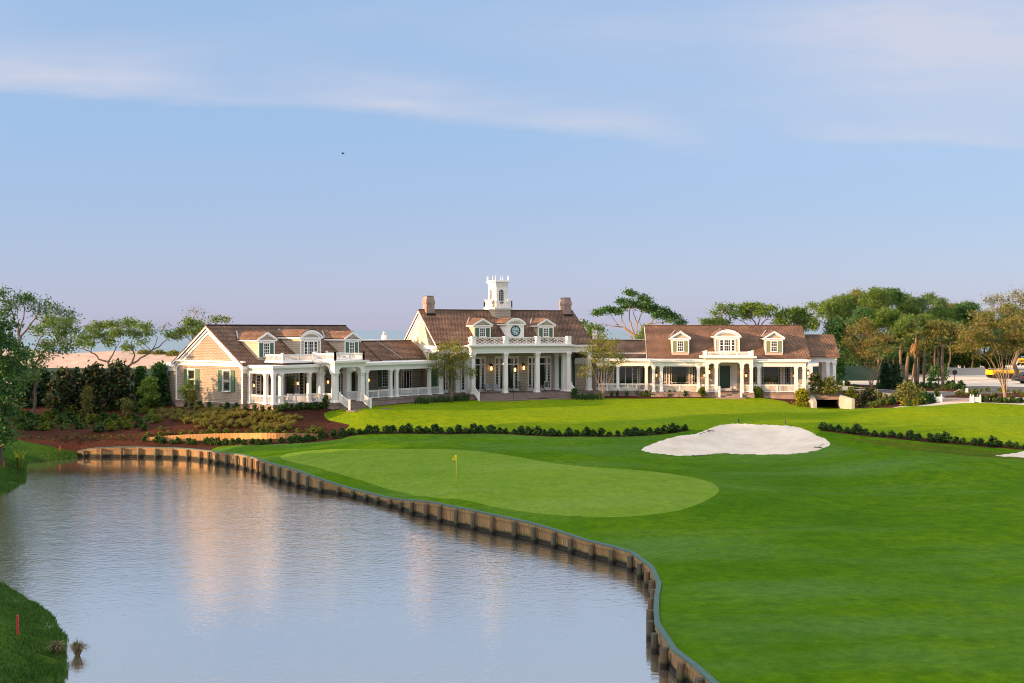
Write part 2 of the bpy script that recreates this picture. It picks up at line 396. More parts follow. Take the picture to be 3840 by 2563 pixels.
def tps_fit(P, lam=0.02):
    n = len(P); S = 50.0
    X = P[:, :2] / S
    d = np.linalg.norm(X[:, None] - X[None], axis=2)
    K = d * d * np.log(d + 1e-9) + lam * 0.01 * np.eye(n)
    Q = np.c_[np.ones(n), X]
    A = np.block([[K, Q], [Q.T, np.zeros((3, 3))]])
    w = np.linalg.solve(A, np.r_[P[:, 2], 0, 0, 0])
    return X, w, S
TX, TW, TS = tps_fit(CT)
SHORE_N = [px(290,1718,0), px(283,1719,0),px(220,1724,0),px(153,1731.6,0),px(110,1734,0),px(96,1740,0),px(88,1762,0),px(96,1783,0),px(92,1810,0),px(50,1833,0),px(0,1860,0),px(-120,1900,0),px(-330,1960,0),
           px(-360,2080,0),px(-230,2130,0),px(0,2194,0),px(38,2212,0),px(80,2236,0),px(124,2265,0),px(165,2289,0),px(200,2322,0),px(224,2366,0),px(248,2395,0),px(238,2440,0),px(245,2484,0),px(245,2528,0),px(233,2563,0),px(190,2700,0),px(150,3000,0)]
def height(xy):
    xy = np.atleast_2d(np.asarray(xy, dtype=float))
    out = np.empty(len(xy))
    for i in range(0, len(xy), 4000):
        q = xy[i:i + 4000] / TS
        d = np.linalg.norm(q[:, None] - TX[None], axis=2)
        out[i:i + 4000] = (d * d * np.log(d + 1e-9)) @ TW[:-3] + TW[-3] + q @ TW[-2:]
    x, y = xy[:, 0], xy[:, 1]
    # low undulation of the lawn
    out += (0.05 * np.sin(x * 0.42 + 0.9 * np.sin(y * 0.13)) * np.sin(y * 0.33 + 0.3 * x) + 0.13 * np.sin(x * 0.21 + 1.3 * np.sin(y * 0.09) + 1.0) * np.sin(y * 0.17 - 0.12 * x) * np.clip((x - 9) / 6, 0, 1) * np.clip((100 - y) / 10, 0, 1)) * np.clip((y - 45) / 20, 0, 1)
    # the turf meets the top of the pond wall
    k = np.nonzero((y < 114) & (y > 20) & (x > -42) & (x < 24))[0]
    if len(k):
        q = xy[k]; best = np.full(len(k), 1e9); zb = np.zeros(len(k))
        for a, b in zip(BULK[:-1], BULK[1:]):
            a2, d = np.array(a[:2]), np.array(b[:2]) - np.array(a[:2])
            t = np.clip(((q - a2) @ d) / (d @ d), 0, 1); r = np.linalg.norm(q - a2 - t[:, None] * d, axis=1)
            m = r < best; best[m] = r[m]; zb[m] = a[2] + (b[2] - a[2]) * t[m]
        w = np.exp(-(best / 0.9) ** 2); out[k] = out[k] * (1 - w) + (zb - .05) * w
    # and slopes under water along the natural bank
    k = np.nonzero((y < 116) & (y > 15) & (x < -8) & (x > -70))[0]
    if len(k):
        q = xy[k]; best = np.full(len(k), 1e9)
        for a, b in zip(SHORE_N[:-1], SHORE_N[1:]):
            a2, d = np.array(a[:2]), np.array(b[:2]) - np.array(a[:2])
            t = np.clip(((q - a2) @ d) / (d @ d), 0, 1); best = np.minimum(best, np.linalg.norm(q - a2 - t[:, None] * d, axis=1))
        w = np.exp(-(best / 0.75) ** 2); out[k] = out[k] * (1 - w) - .08 * w
    return out
def H(x, y): return float(height([(x, y)])[0])

def gpx(x, y):
    """photo pixel -> point where that sight line meets the terrain"""
    def march(Ys):
        Z = CAMZ - (y - HY) / FOC * Ys
        h = height(np.c_[(x - CX) / FOC * Ys, Ys])
        hit = np.nonzero(Z <= h)[0]
        if len(hit) == 0: return Ys[-1], Ys[-1], 1.0
        i = hit[0]
        if i == 0: return Ys[0], Ys[0], 1.0
        a, b = Z[i - 1] - h[i - 1], Z[i] - h[i]
        return Ys[i - 1], Ys[i], a / (a - b + 1e-9)
    y0, y1, t = march(np.r_[np.arange(25, 180, 1.5), np.arange(180, 300, 4.0)])
    if y1 > y0: y0, y1, t = march(np.linspace(y0, y1, 9))
    Yy = y0 + t * (y1 - y0); Xx = (x - CX) / FOC * Yy
    return (float(Xx), float(Yy), H(Xx, Yy))

def smooth_poly(P, step=0.5, closed=True):
    P = [np.array(p[:2], float) for p in P]; n = len(P); out = []
    for i in range(n if closed else n - 1):
        p0, p1, p2, p3 = P[(i - 1) % n] if closed or i > 0 else P[0], P[i], P[(i + 1) % n], P[(i + 2) % n] if closed or i + 2 < n else P[-1]
        m = max(1, int(np.linalg.norm(p2 - p1) / step))
        for k in range(m):
            t = k / m
            out.append(0.5 * ((2 * p1) + (-p0 + p2) * t + (2 * p0 - 5 * p1 + 4 * p2 - p3) * t * t + (-p0 + 3 * p1 - 3 * p2 + p3) * t ** 3))
    if not closed: out.append(P[-1])
    return np.array(out)
def lin_poly(P, step=1.5):
    P = [np.array(p[:2], float) for p in P]; out = []
    for i in range(len(P)):
        a, b = P[i], P[(i + 1) % len(P)]; m = max(1, int(np.linalg.norm(b - a) / step))
        for k in range(m): out.append(a + (b - a) * k / m)
    return np.array(out)

GREEN_PX = [(1052,1712),(1083,1701),(1140,1692),(1236,1686),(1351,1684),(1466,1683.7),(1615,1684.5),(1730,1688),(1826,1697),(1921,1710.5),(1998,1724),(2075,1737),(2151,1747),(2266,1755),(2415,1766),(2530,1779.5),
 (2606,1793),(2664,1810),(2691,1827),(2696.5,1837),(2687,1854),(2645,1879),(2587,1902),(2511,1921),(2415,1933.5),(2300,1940),(2151,1936),(2036,1928),(1921,1913),(1826,1895),(1730,1874),(1615,1865),(1524,1850),(1447,1833),(1370,1806),(1313,1791),(1236,1768),(1160,1747),(1083,1730),(1056,1720)]
BUNK_PX = [(2405,1687.5),(2422,1674),(2472,1655),(2530,1637.7),(2599,1628),(2645,1614),(2675,1601),(2721,1591),(2775,1588.7),(2855,1592),(2932,1595),(2982,1601),(3028,1613),(3066,1634),(3097,1647),(3112,1661),(3108,1672),(3066,1687),(3009,1698),(2913,1704),(2798,1703),(2721,1700),(2664,1703),(2606,1709),(2530,1707),(2453,1699),(2415,1692)]
LAWN_PX = [(792,1687),(815,1677),(853,1672),(968,1670),(1121,1662.6),(1236,1653),(1290,1642),(1318,1618),(1312,1594),(1275,1586),(1236,1578),(1219,1565),(1216,1551.5),(1232,1544),(1275,1536),(1351,1528),(1466,1519),(1600,1511),(1700,1506),(1790,1501),(1990,1499.5),(2140,1498.5),(2300,1495),(2600,1493.7),(2821,1492),(2895,1498),(2950,1508),(2962,1516),(2996,1521),(3037,1525),(3100,1529),(3180,1531.5),(3250,1532.5),(3350,1529.5),(3445,1524),(3560,1516),(3650,1511.5),(3750,1514),(3840,1520),(4000,1535),(4300,1570)]
bulk2 = [b[:2] for b in BULK]
poly_green = smooth_poly([gpx(*p) for p in GREEN_PX], 0.4)
poly_bunk = smooth_poly([gpx(*p) for p in BUNK_PX], 0.22)
poly_bunk = poly_bunk + RNG.normal(size=poly_bunk.shape) * 0.018
poly_bunk2 = smooth_poly([(40.2,97.4),(41.6,99.0),(44.5,99.7),(49,99.4),(52,97.8),(50,95.6),(45,95.2),(41.4,96.0)], 0.4)
lawn_top = [gpx(*p) for p in LAWN_PX]
bpts = [b for b, c in zip(bulk2, CAPLINE) if c[0] >= 792]
poly_lawn = np.vstack([smooth_poly(lawn_top, 0.5, closed=False), np.array([(110, 70), (110, 8), (19, 8)]), np.array(bpts[::-1])])
poly_lawn = lin_poly(poly_lawn, 1.0)
HEDGE1_PX = [(1262,1648),(1300,1636),(1345,1629),(1450,1625),(1600,1625),(1700,1627),(1850,1625),(1960,1630),(2090,1636),(2250,1637),(2350,1636),(2420,1633),(2500,1626),(2590,1612)]
HEDGE2_PX = [(3078,1612),(3150,1621),(3250,1632),(3350,1641),(3450,1651),(3550,1661),(3650,1669),(3760,1676),(3840,1683),(3960,1692)]
def strip(P, w0, w1):
    Q = smooth_poly([gpx(*p) for p in P], 0.6, closed=False)
    T = np.gradient(Q, axis=0); T /= np.linalg.norm(T, axis=1)[:, None]
    Nn = np.c_[-T[:, 1], T[:, 0]]
    return np.vstack([Q - Nn * w0, (Q + Nn * w1)[::-1]]), Q
poly_h1, LINE_H1 = strip(HEDGE1_PX, 0.45, 1.0)
poly_h2, LINE_H2 = strip(HEDGE2_PX, 0.45, 0.95)
shore = smooth_poly(SHORE_N, 0.4, closed=False)
bl = lin_poly(np.array(bulk2 + [(bulk2[-1][0], bulk2[-1][1] - 0.01)]), 0.8)
cut = int(np.argmin(np.linalg.norm(bl - np.array(bulk2[-1]), axis=1)))
bl = bl[:cut + 1]
poly_pond = np.vstack([bl, [(14.5, 20), (-12, 20)], shore[::-1]])
poly_bank = lin_poly([px(296,1690,.6)[:2], px(230,1676,.95)[:2], px(150,1664,1.25)[:2], px(60,1652,1.5)[:2], (-58,112), (-75,100), (-75,18), (-11,18)] + [tuple(p) for p in shore[::-1]] + [px(300,1730,0)[:2]], 1.0)
poly_mulch = lin_poly([(-75,100),(-44,100),(-36,92),(-22,80),(-10,92),(47,104),(47,131),(52,138),(46,150),(-75,150)], 1.0)
poly_path = lin_poly([gpx(*p) for p in [(3330,1533),(3385,1523.5),(3484,1512.5),(3540,1509),(3700,1510),(3840,1513),(4200,1523),(4200,1550),(3840,1527),(3650,1518),(3445,1530)]], 0.8)
poly_pave = lin_poly([gpx(*p) for p in [(3290,1470),(3360,1479),(3460,1490),(3520,1494.5),(3650,1495.5),(3840,1492.5),(4200,1490),(4200,1522),(3840,1512),(3700,1509),(3540,1508),(3484,1511.5),(3380,1494),(3300,1488)]], 0.8)
poly_road = lin_poly([gpx(*p) for p in [(3270,1460),(3380,1466),(3450,1468),(3577,1471),(3600,1460),(3619,1450),(3700,1449),(3840,1451),(4300,1452),(4300,1471),(3840,1471),(3640,1477),(3550,1485),(3530,1493.5),(3460,1489),(3400,1484),(3350,1477),(3290,1475)]], 0.8)
poly_isl = lin_poly([gpx(*p) for p in [(3180,1441),(3380,1447),(3560,1441),(3625,1441),(3615,1450),(3598,1459),(3575,1470.5),(3450,1467),(3380,1465),(3270,1459),(3180,1462)]], 0.8)
poly_isl2 = lin_poly([gpx(*p) for p in [(3548,1484.5),(3640,1477),(3840,1471.5),(4300,1471.5),(4300,1489),(3840,1491.5),(3650,1494.5),(3540,1492.5)]], 0.8)
poly_bed3 = lin_poly([gpx(*p) for p in [(3650,1507),(3680,1500),(3760,1499),(3840,1500),(3850,1508),(3830,1512),(3700,1511)]], 0.6)

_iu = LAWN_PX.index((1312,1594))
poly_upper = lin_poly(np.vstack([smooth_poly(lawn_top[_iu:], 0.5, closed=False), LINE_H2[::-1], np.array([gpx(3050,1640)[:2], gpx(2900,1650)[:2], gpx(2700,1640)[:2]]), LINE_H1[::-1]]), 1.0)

def inside(P, pts):
    x, y = pts[:, 0], pts[:, 1]; c = np.zeros(len(pts), bool)
    n = len(P); j = n - 1
    for i in range(n):
        xi, yi = P[i]; xj, yj = P[j]
        if yi != yj:
            k = ((yi > y) != (yj > y)) & (x < (xj - xi) * (y - yi) / (yj - yi) + xi)
            c ^= k
        j = i
    return c
def dist_to(P, pts):
    out = np.full(len(pts), 1e9)
    for i in range(len(P)):
        a, b = P[i], P[(i + 1) % len(P)]
        d = b - a; L = d @ d + 1e-12
        t = np.clip(((pts - a) @ d) / L, 0, 1)
        out = np.minimum(out, np.linalg.norm(pts - a - t[:, None] * d, axis=1))
    return out

poly_rough = smooth_poly([gpx(*q) for q in [(3160,1640),(3300,1652),(3450,1664),(3650,1681),(3840,1697),(4050,1712),(4050,1738),(3840,1728),(3700,1716),(3560,1703),(3420,1689),(3300,1670)]], 0.5)
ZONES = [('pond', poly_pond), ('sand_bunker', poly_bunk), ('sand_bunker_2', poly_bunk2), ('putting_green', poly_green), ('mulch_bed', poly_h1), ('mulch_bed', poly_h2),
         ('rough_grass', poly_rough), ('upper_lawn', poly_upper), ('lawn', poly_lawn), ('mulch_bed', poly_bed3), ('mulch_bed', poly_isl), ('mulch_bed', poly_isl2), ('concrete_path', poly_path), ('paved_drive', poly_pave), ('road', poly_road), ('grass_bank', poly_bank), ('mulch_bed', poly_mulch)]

def m_grass(name, lo, hi, dark, blue, bstr=0.9, fine=14.0, mow=None):
    m, nt, b = newmat(name)
    p = pos(nt)
    big = noise(nt, p, 0.09, 5, 0.6); mid = noise(nt, p, 0.9, 5, 0.6); fin = noise(nt, p, fine, 3, 0.7)
    col = mixc(nt, ramp(nt, big, [(0.32, 0.0), (0.68, 1.0)]), lo, hi)
    col = mixc(nt, ramp(nt, mid, [(0.38, 0.0), (0.72, 0.9)]), col, dark)
    st = N(nt, 'ShaderNodeMapping'); st.inputs['Scale'].default_value = (0.05, 0.16, 0.1); st.inputs['Rotation'].default_value = (0, 0, 0.5); nt.links.new(p, st.inputs['Vector'])
    col = mixc(nt, ramp(nt, noise(nt, st.outputs[0], 1.0, 6, 0.65), [(0.48, 0.0), (0.72, 0.75)]), col, blue)
    fr = ramp(nt, fin, [(0.3, 0.72), (0.7, 1.22)])
    fr = mixc(nt, 0.5, fr, ramp(nt, noise(nt, p, 2.6, 4, 0.75), [(0.3, 0.62), (0.7, 1.4)]))
    mu = N(nt, 'ShaderNodeMix', data_type='RGBA', blend_type='MULTIPLY'); mu.inputs[0].default_value = 1.0
    nt.links.new(col, mu.inputs[6]); nt.links.new(fr, mu.inputs[7])
    nt.links.new(mu.outputs[2], b.inputs['Base Color'])
    b.inputs['Roughness'].default_value = 0.9; b.inputs['Specular IOR Level'].default_value = 0.02
    # upright blades: every few centimetres the turf faces another way
    nz = N(nt, 'ShaderNodeTexNoise'); nz.inputs['Scale'].default_value = fine * 2.5; nz.inputs['Detail'].default_value = 2; nt.links.new(p, nz.inputs['Vector'])
    va = N(nt, 'ShaderNodeVectorMath', operation='SUBTRACT'); nt.links.new(nz.outputs['Color'], va.inputs[0]); va.inputs[1].default_value = (.5, .5, .5)
    vb = N(nt, 'ShaderNodeVectorMath', operation='MULTIPLY'); nt.links.new(va.outputs[0], vb.inputs[0]); vb.inputs[1].default_value = (bstr * 7, bstr * 7, 0)
    vc = N(nt, 'ShaderNodeVectorMath', operation='ADD'); nt.links.new(vb.outputs[0], vc.inputs[0]); nt.links.new(N(nt, 'ShaderNodeNewGeometry').outputs['Normal'], vc.inputs[1])
    vd = N(nt, 'ShaderNodeVectorMath', operation='NORMALIZE'); nt.links.new(vc.outputs[0], vd.inputs[0]); nt.links.new(vd.outputs[0], b.inputs['Normal'])
    return m

def m_mulch():
    m, nt, b = newmat('pine_mulch')
    p = pos(nt)
    f = noise(nt, p, 7.0, 6, 0.75); g = noise(nt, p, 0.35, 3)
    col = ramp(nt, f, [(0.25, (0.016, 0.006, 0.004)), (0.5, (0.062, 0.021, 0.012)), (0.62, (0.13, 0.05, 0.028)), (0.78, (0.24, 0.115, 0.07))])
    col = mixc(nt, ramp(nt, g, [(0.4, 0.0), (0.65, 0.5)]), col, (0.045, 0.02, 0.014))
    nt.links.new(col, b.inputs['Base Color']); b.inputs['Roughness'].default_value = 0.95; b.inputs['Specular IOR Level'].default_value = 0.1
    bump(nt, b, f, 0.9, 0.25)
    return m

def m_sand(name, a, c, streak=0.3):
    m, nt, b = newmat(name)
    p = pos(nt)
    f = noise(nt, p, 0.45, 5, 0.6); g = noise(nt, p, 5.0, 5, 0.7)
    st = N(nt, 'ShaderNodeMapping'); st.inputs['Scale'].default_value = (0.25, 1.6, 1.0); nt.links.new(p, st.inputs['Vector'])
    col = mixc(nt, ramp(nt, f, [(0.35, 0.0), (0.7, 1.0)]), a, c)
    col = mixc(nt, ramp(nt, noise(nt, st.outputs[0], 1.2, 6, 0.7), [(0.55, 0.0), (0.75, streak)]), col, tuple(x * 0.55 for x in c))
    nt.links.new(col, b.inputs['Base Color']); b.inputs['Roughness'].default_value = 0.95; b.inputs['Specular IOR Level'].default_value = 0.1
    bump(nt, b, g, 0.6, 0.12)
    return m

def build_ground():
    mats = {
        'lawn': m_grass('fairway_grass', (0.062, 0.165, 0.004), (0.125, 0.25, 0.005), (0.05, 0.145, 0.006), (0.11, 0.22, 0.055), 1.5),
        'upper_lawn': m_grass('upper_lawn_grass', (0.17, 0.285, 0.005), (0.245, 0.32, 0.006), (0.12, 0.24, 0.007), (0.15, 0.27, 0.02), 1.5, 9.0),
        'putting_green': m_grass('green_turf', (0.15, 0.265, 0.024), (0.19, 0.30, 0.03), (0.125, 0.235, 0.024), (0.19, 0.29, 0.06), 1.0, 22.0),
        'rough_grass': m_grass('olive_rough', (0.085, 0.15, 0.010), (0.13, 0.17, 0.015), (0.06, 0.10, 0.012), (0.10, 0.15, 0.03), 1.5, 6.0),
        'grass_bank': m_grass('rough_grass', (0.030, 0.095, 0.010), (0.065, 0.12, 0.012), (0.022, 0.06, 0.012), (0.04, 0.08, 0.03), 1.0, 6.0),
        'mulch_bed': m_mulch(), 'sand_bunker': m_sand('bunker_sand', (0.68, 0.61, 0.53), (0.55, 0.48, 0.41), 0.35),
        'concrete_path': m_plain('pale_concrete', (0.42, 0.40, 0.37), 0.9, 0.12, 0.8, 0.2),
        'paved_drive': m_brick('paving', (0.36, 0.27, 0.23), (0.30, 0.23, 0.20), (0.22, 0.18, 0.16), 0.4, 0.2, 0.012, bmp=0.2, var=0.2),
        'road': m_plain('asphalt', (0.075, 0.078, 0.088), 0.9, 0.2, 3.0, 0.3),
        'ground': m_sand('sandy_ground', (0.68, 0.60, 0.51), (0.56, 0.48, 0.40), 0.2),
    }
    pts = []
    xs = np.arange(-60, 62, 1.1); ys = np.arange(32, 152, 1.1)
    g = np.stack(np.meshgrid(xs, ys), -1).reshape(-1, 2); pts.append(g + RNG.uniform(-.12, .12, g.shape))
    xs = np.arange(-140, 141, 4.0); ys = np.arange(2, 262, 4.0)
    g = np.stack(np.meshgrid(xs, ys), -1).reshape(-1, 2)
    k = (np.abs(g[:, 0]) < 62) & (g[:, 1] > 31) & (g[:, 1] < 153); pts.append(g[~k])
    xs = np.arange(-400, 401, 20.0); ys = np.arange(-30, 270, 20.0)
    g = np.stack(np.meshgrid(xs, ys), -1).reshape(-1, 2); k = (np.abs(g[:, 0]) < 141); pts.append(g[~k])
    pts.append(np.array([(-400, -30), (400, -30), (400, 264), (-400, 264), (0, -30)]))
    P = np.vstack(pts); edges = []
    base = len(P); allp = [P]; cnt = base
    for nm, poly in ZONES:
        n = len(poly); allp.append(poly)
        edges += [(cnt + i, cnt + (i + 1) % n) for i in range(n)]; cnt += n
    P = np.vstack(allp)
    r = delaunay_2d_cdt([Vector((float(a), float(b))) for a, b in P], edges, [], 0, 1e-4)
    V = np.array([(v.x, v.y) for v in r[0]]); F = np.array([f for f in r[2] if len(f) == 3])
    cen = V[F].mean(axis=1)
    zone = np.full(len(F), len(ZONES))
    for i in reversed(range(len(ZONES))):
        zone[inside(ZONES[i][1], cen)] = i
    Z = height(V)
    far = np.clip((np.abs(V[:, 0]) - 120) / 80, 0, 1); Z = Z * (1 - far) + 3.5 * far
    Z = np.clip(Z, -0.5, 6.0)
    # dish of the bunkers
    for nm, poly in ZONES:
        if nm.startswith('sand_bunker'):
            k = inside(poly, V)
            idx = np.nonzero(k)[0]
            if len(idx):
                d = dist_to(poly, V[idx]); Z[idx] -= 0.05 + 0.5 * (1 - np.exp(-d / 2.2))
    # vertex normals shared by every sheet
    Pn = np.c_[V, Z]
    fn = np.cross(Pn[F[:, 1]] - Pn[F[:, 0]], Pn[F[:, 2]] - Pn[F[:, 0]])
    fn[fn[:, 2] < 0] *= -1
    vn = np.zeros_like(Pn)
    for c in range(3): np.add.at(vn, F[:, c], fn)
    vn /= np.linalg.norm(vn, axis=1)[:, None] + 1e-12
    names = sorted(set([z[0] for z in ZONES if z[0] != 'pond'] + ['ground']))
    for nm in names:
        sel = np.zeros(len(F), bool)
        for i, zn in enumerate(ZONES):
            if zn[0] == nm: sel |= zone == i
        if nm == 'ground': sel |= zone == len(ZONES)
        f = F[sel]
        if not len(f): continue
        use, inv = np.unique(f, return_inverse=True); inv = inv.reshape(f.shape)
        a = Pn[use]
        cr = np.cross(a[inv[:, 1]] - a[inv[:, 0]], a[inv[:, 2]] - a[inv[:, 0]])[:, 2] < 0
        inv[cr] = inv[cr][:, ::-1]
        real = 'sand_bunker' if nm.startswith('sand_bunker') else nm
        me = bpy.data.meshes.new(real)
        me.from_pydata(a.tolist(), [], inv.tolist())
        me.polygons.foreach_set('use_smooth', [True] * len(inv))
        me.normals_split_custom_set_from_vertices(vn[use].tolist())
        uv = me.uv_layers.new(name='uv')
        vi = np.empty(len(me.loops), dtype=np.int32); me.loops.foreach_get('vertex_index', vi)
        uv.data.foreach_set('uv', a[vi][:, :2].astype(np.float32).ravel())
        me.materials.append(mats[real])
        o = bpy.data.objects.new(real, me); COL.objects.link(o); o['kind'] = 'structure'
build_ground()

def sheet(name, x0, x1, y0, y1, z, mat):
    me = bpy.data.meshes.new(name)
    me.from_pydata([(x0, y0, z), (x1, y0, z), (x1, y1, z), (x0, y1, z)], [], [(0, 1, 2, 3)])
    me.materials.append(mat); o = bpy.data.objects.new(name, me); COL.objects.link(o); o['kind'] = 'structure'
    return o
WATER_IOR = 24.0
def m_water():
    m, nt, b = newmat('pond_water')
    b.inputs['Base Color'].default_value = (0.26, 0.215, 0.165, 1)
    b.inputs['Roughness'].default_value = 0.02; b.inputs['IOR'].default_value = 1.34; b.inputs['Specular IOR Level'].default_value = 0.6
    p = pos(nt)
    st = N(nt, 'ShaderNodeMapping'); st.inputs['Scale'].default_value = (1.0, 1.5, 1.0); st.inputs['Rotation'].default_value = (0, 0, 0.25); nt.links.new(p, st.inputs['Vector'])
    a = noise(nt, st.outputs[0], 2.6, 4, 0.55); c = noise(nt, st.outputs[0], 0.45, 2, 0.5)
    # calm water along the far bank, wind ripples over the rest
    cal = noise(nt, p, 0.05, 2)
    sx = N(nt, 'ShaderNodeSeparateXYZ'); nt.links.new(p, sx.inputs[0])
    mr = N(nt, 'ShaderNodeMapRange', i_From_Min=106.0, i_From_Max=90.0, i_To_Min=0.012, i_To_Max=1.0); mr.interpolation_type = 'SMOOTHSTEP'
    ad = N(nt, 'ShaderNodeMath', operation='MULTIPLY_ADD'); nt.links.new(cal, ad.inputs[0]); ad.inputs[1].default_value = 16.0; nt.links.new(sx.outputs[1], ad.inputs[2])
    sb = N(nt, 'ShaderNodeMath', operation='SUBTRACT'); nt.links.new(ad.outputs[0], sb.inputs[0]); sb.inputs[1].default_value = 8.0
    nt.links.new(sb.outputs[0], mr.inputs['Value'])
    near = N(nt, 'ShaderNodeMapRange', i_From_Min=45.0, i_From_Max=75.0, i_To_Min=0.3, i_To_Max=1.0); nt.links.new(sx.outputs[1], near.inputs['Value'])
    k = N(nt, 'ShaderNodeMath', operation='MULTIPLY'); nt.links.new(mr.outputs[0], k.inputs[0]); nt.links.new(near.outputs[0], k.inputs[1])
    s = N(nt, 'ShaderNodeMath', operation='MULTIPLY_ADD'); nt.links.new(c, s.inputs[0]); s.inputs[1].default_value = 0.8; nt.links.new(a, s.inputs[2])
    bp = bump(nt, b, s.outputs[0], 1.0, 0.05)
    ks = N(nt, 'ShaderNodeMath', operation='MULTIPLY'); nt.links.new(k.outputs[0], ks.inputs[0]); ks.inputs[1].default_value = 0.85
    nt.links.new(ks.outputs[0], bp.inputs['Strength'])
    b.inputs['Specular IOR Level'].default_value = 0.0; b.inputs['Roughness'].default_value = 1.0
    gl = N(nt, 'ShaderNodeBsdfGlossy'); gl.inputs['Roughness'].default_value = 0.03; gl.inputs['Color'].default_value = (.96, .93, .885, 1)
    lw = N(nt, 'ShaderNodeLayerWeight', i_Blend=0.5); nt.links.new(bp.outputs[0], gl.inputs['Normal'])
    fr = N(nt, 'ShaderNodeMapRange', i_From_Min=0.68, i_From_Max=0.93, i_To_Min=0.78, i_To_Max=0.97); nt.links.new(lw.outputs['Facing'], fr.inputs['Value'])
    mx = N(nt, 'ShaderNodeMixShader'); nt.links.new(fr.outputs[0], mx.inputs[0]); nt.links.new(b.outputs[0], mx.inputs[1]); nt.links.new(gl.outputs[0], mx.inputs[2])
    nt.links.new(mx.outputs[0], nt.nodes['Material Output'].inputs['Surface'])
    return m
sheet('pond_water', -75, 17.5, 14, 113, 0.0, m_water())
def m_sea():
    m, nt, b = newmat('sea_water')
    p = pos(nt)
    st = N(nt, 'ShaderNodeMapping'); st.inputs['Scale'].default_value = (0.004, 0.02, 0.01); nt.links.new(p, st.inputs['Vector'])
    f = noise(nt, st.outputs[0], 1.0, 6, 0.6)
    nt.links.new(mixc(nt, f, (0.14, 0.23, 0.31), (0.21, 0.30, 0.37)), b.inputs['Base Color'])
    b.inputs['Roughness'].default_value = 0.45; b.inputs['Specular IOR Level'].default_value = 0.35
    bump(nt, b, noise(nt, st.outputs[0], 12.0, 4, 0.6), 0.4, 3.0)
    return m
sheet('sea', -60000, 60000, 262, 90000, -0.3, m_sea())

def heap(name, x0, x1, y0, y1, fn, mat, nx=60, ny=30):
    vs = []; fs = []
    for j in range(ny + 1):
        for i in range(nx + 1):
            x = x0 + (x1 - x0) * i / nx; y = y0 + (y1 - y0) * j / ny
            vs.append((x, y, fn(x, y)))
    for j in range(ny):
        for i in range(nx):
            a = j * (nx + 1) + i; fs.append((a, a + 1, a + nx + 2, a + nx + 1))
    me = bpy.data.meshes.new(name); me.from_pydata(vs, [], fs); me.polygons.foreach_set('use_smooth', [True] * len(fs))
    me.materials.append(mat); o = bpy.data.objects.new(name, me); COL.objects.link(o); o['kind'] = 'structure'
    return o
def fdune(x, y):
    e = min(1, max(0, (x + 200) / 40)) * min(1, max(0, (-40 - x) / 22))
    return 2.5 + e * 5.2 * math.exp(-((y - 236) / 20) ** 2) * (1 + 0.05 * math.sin(x * .3) + 0.04 * math.sin(x * .11 + 1)) - 1.5 * max(0, (y - 250) / 12)
heap('sand_dune', -200, -30, 196, 262, fdune, m_sand('dune_sand', (0.50, 0.385, 0.32), (0.38, 0.285, 0.235), 0.8), 90, 40)
# ------------------------------------------------------------------ clubhouse
FM = Frame(1.11, 139.6, 26); FL = Frame(-27.27, 118.96, 51); FR = Frame(26.0, 140.9, -4)
FZ = 4.5
HOUSE = thing('clubhouse', 'long white and beige shingled clubhouse with brown shake roofs, porches and a clock tower', 'clubhouse', (1.11, 139.6, 3.8))
def P_(mb, name, mat, parent=None, label=None): return mb.build(name, M[mat], parent or HOUSE, label)
def bx(name, mat, F, u0, u1, v0, v1, z0, z1, parent=None):
    m = MB(); m.box(F, u0, u1, v0, v1, z0, z1); return P_(m, name, mat, parent)

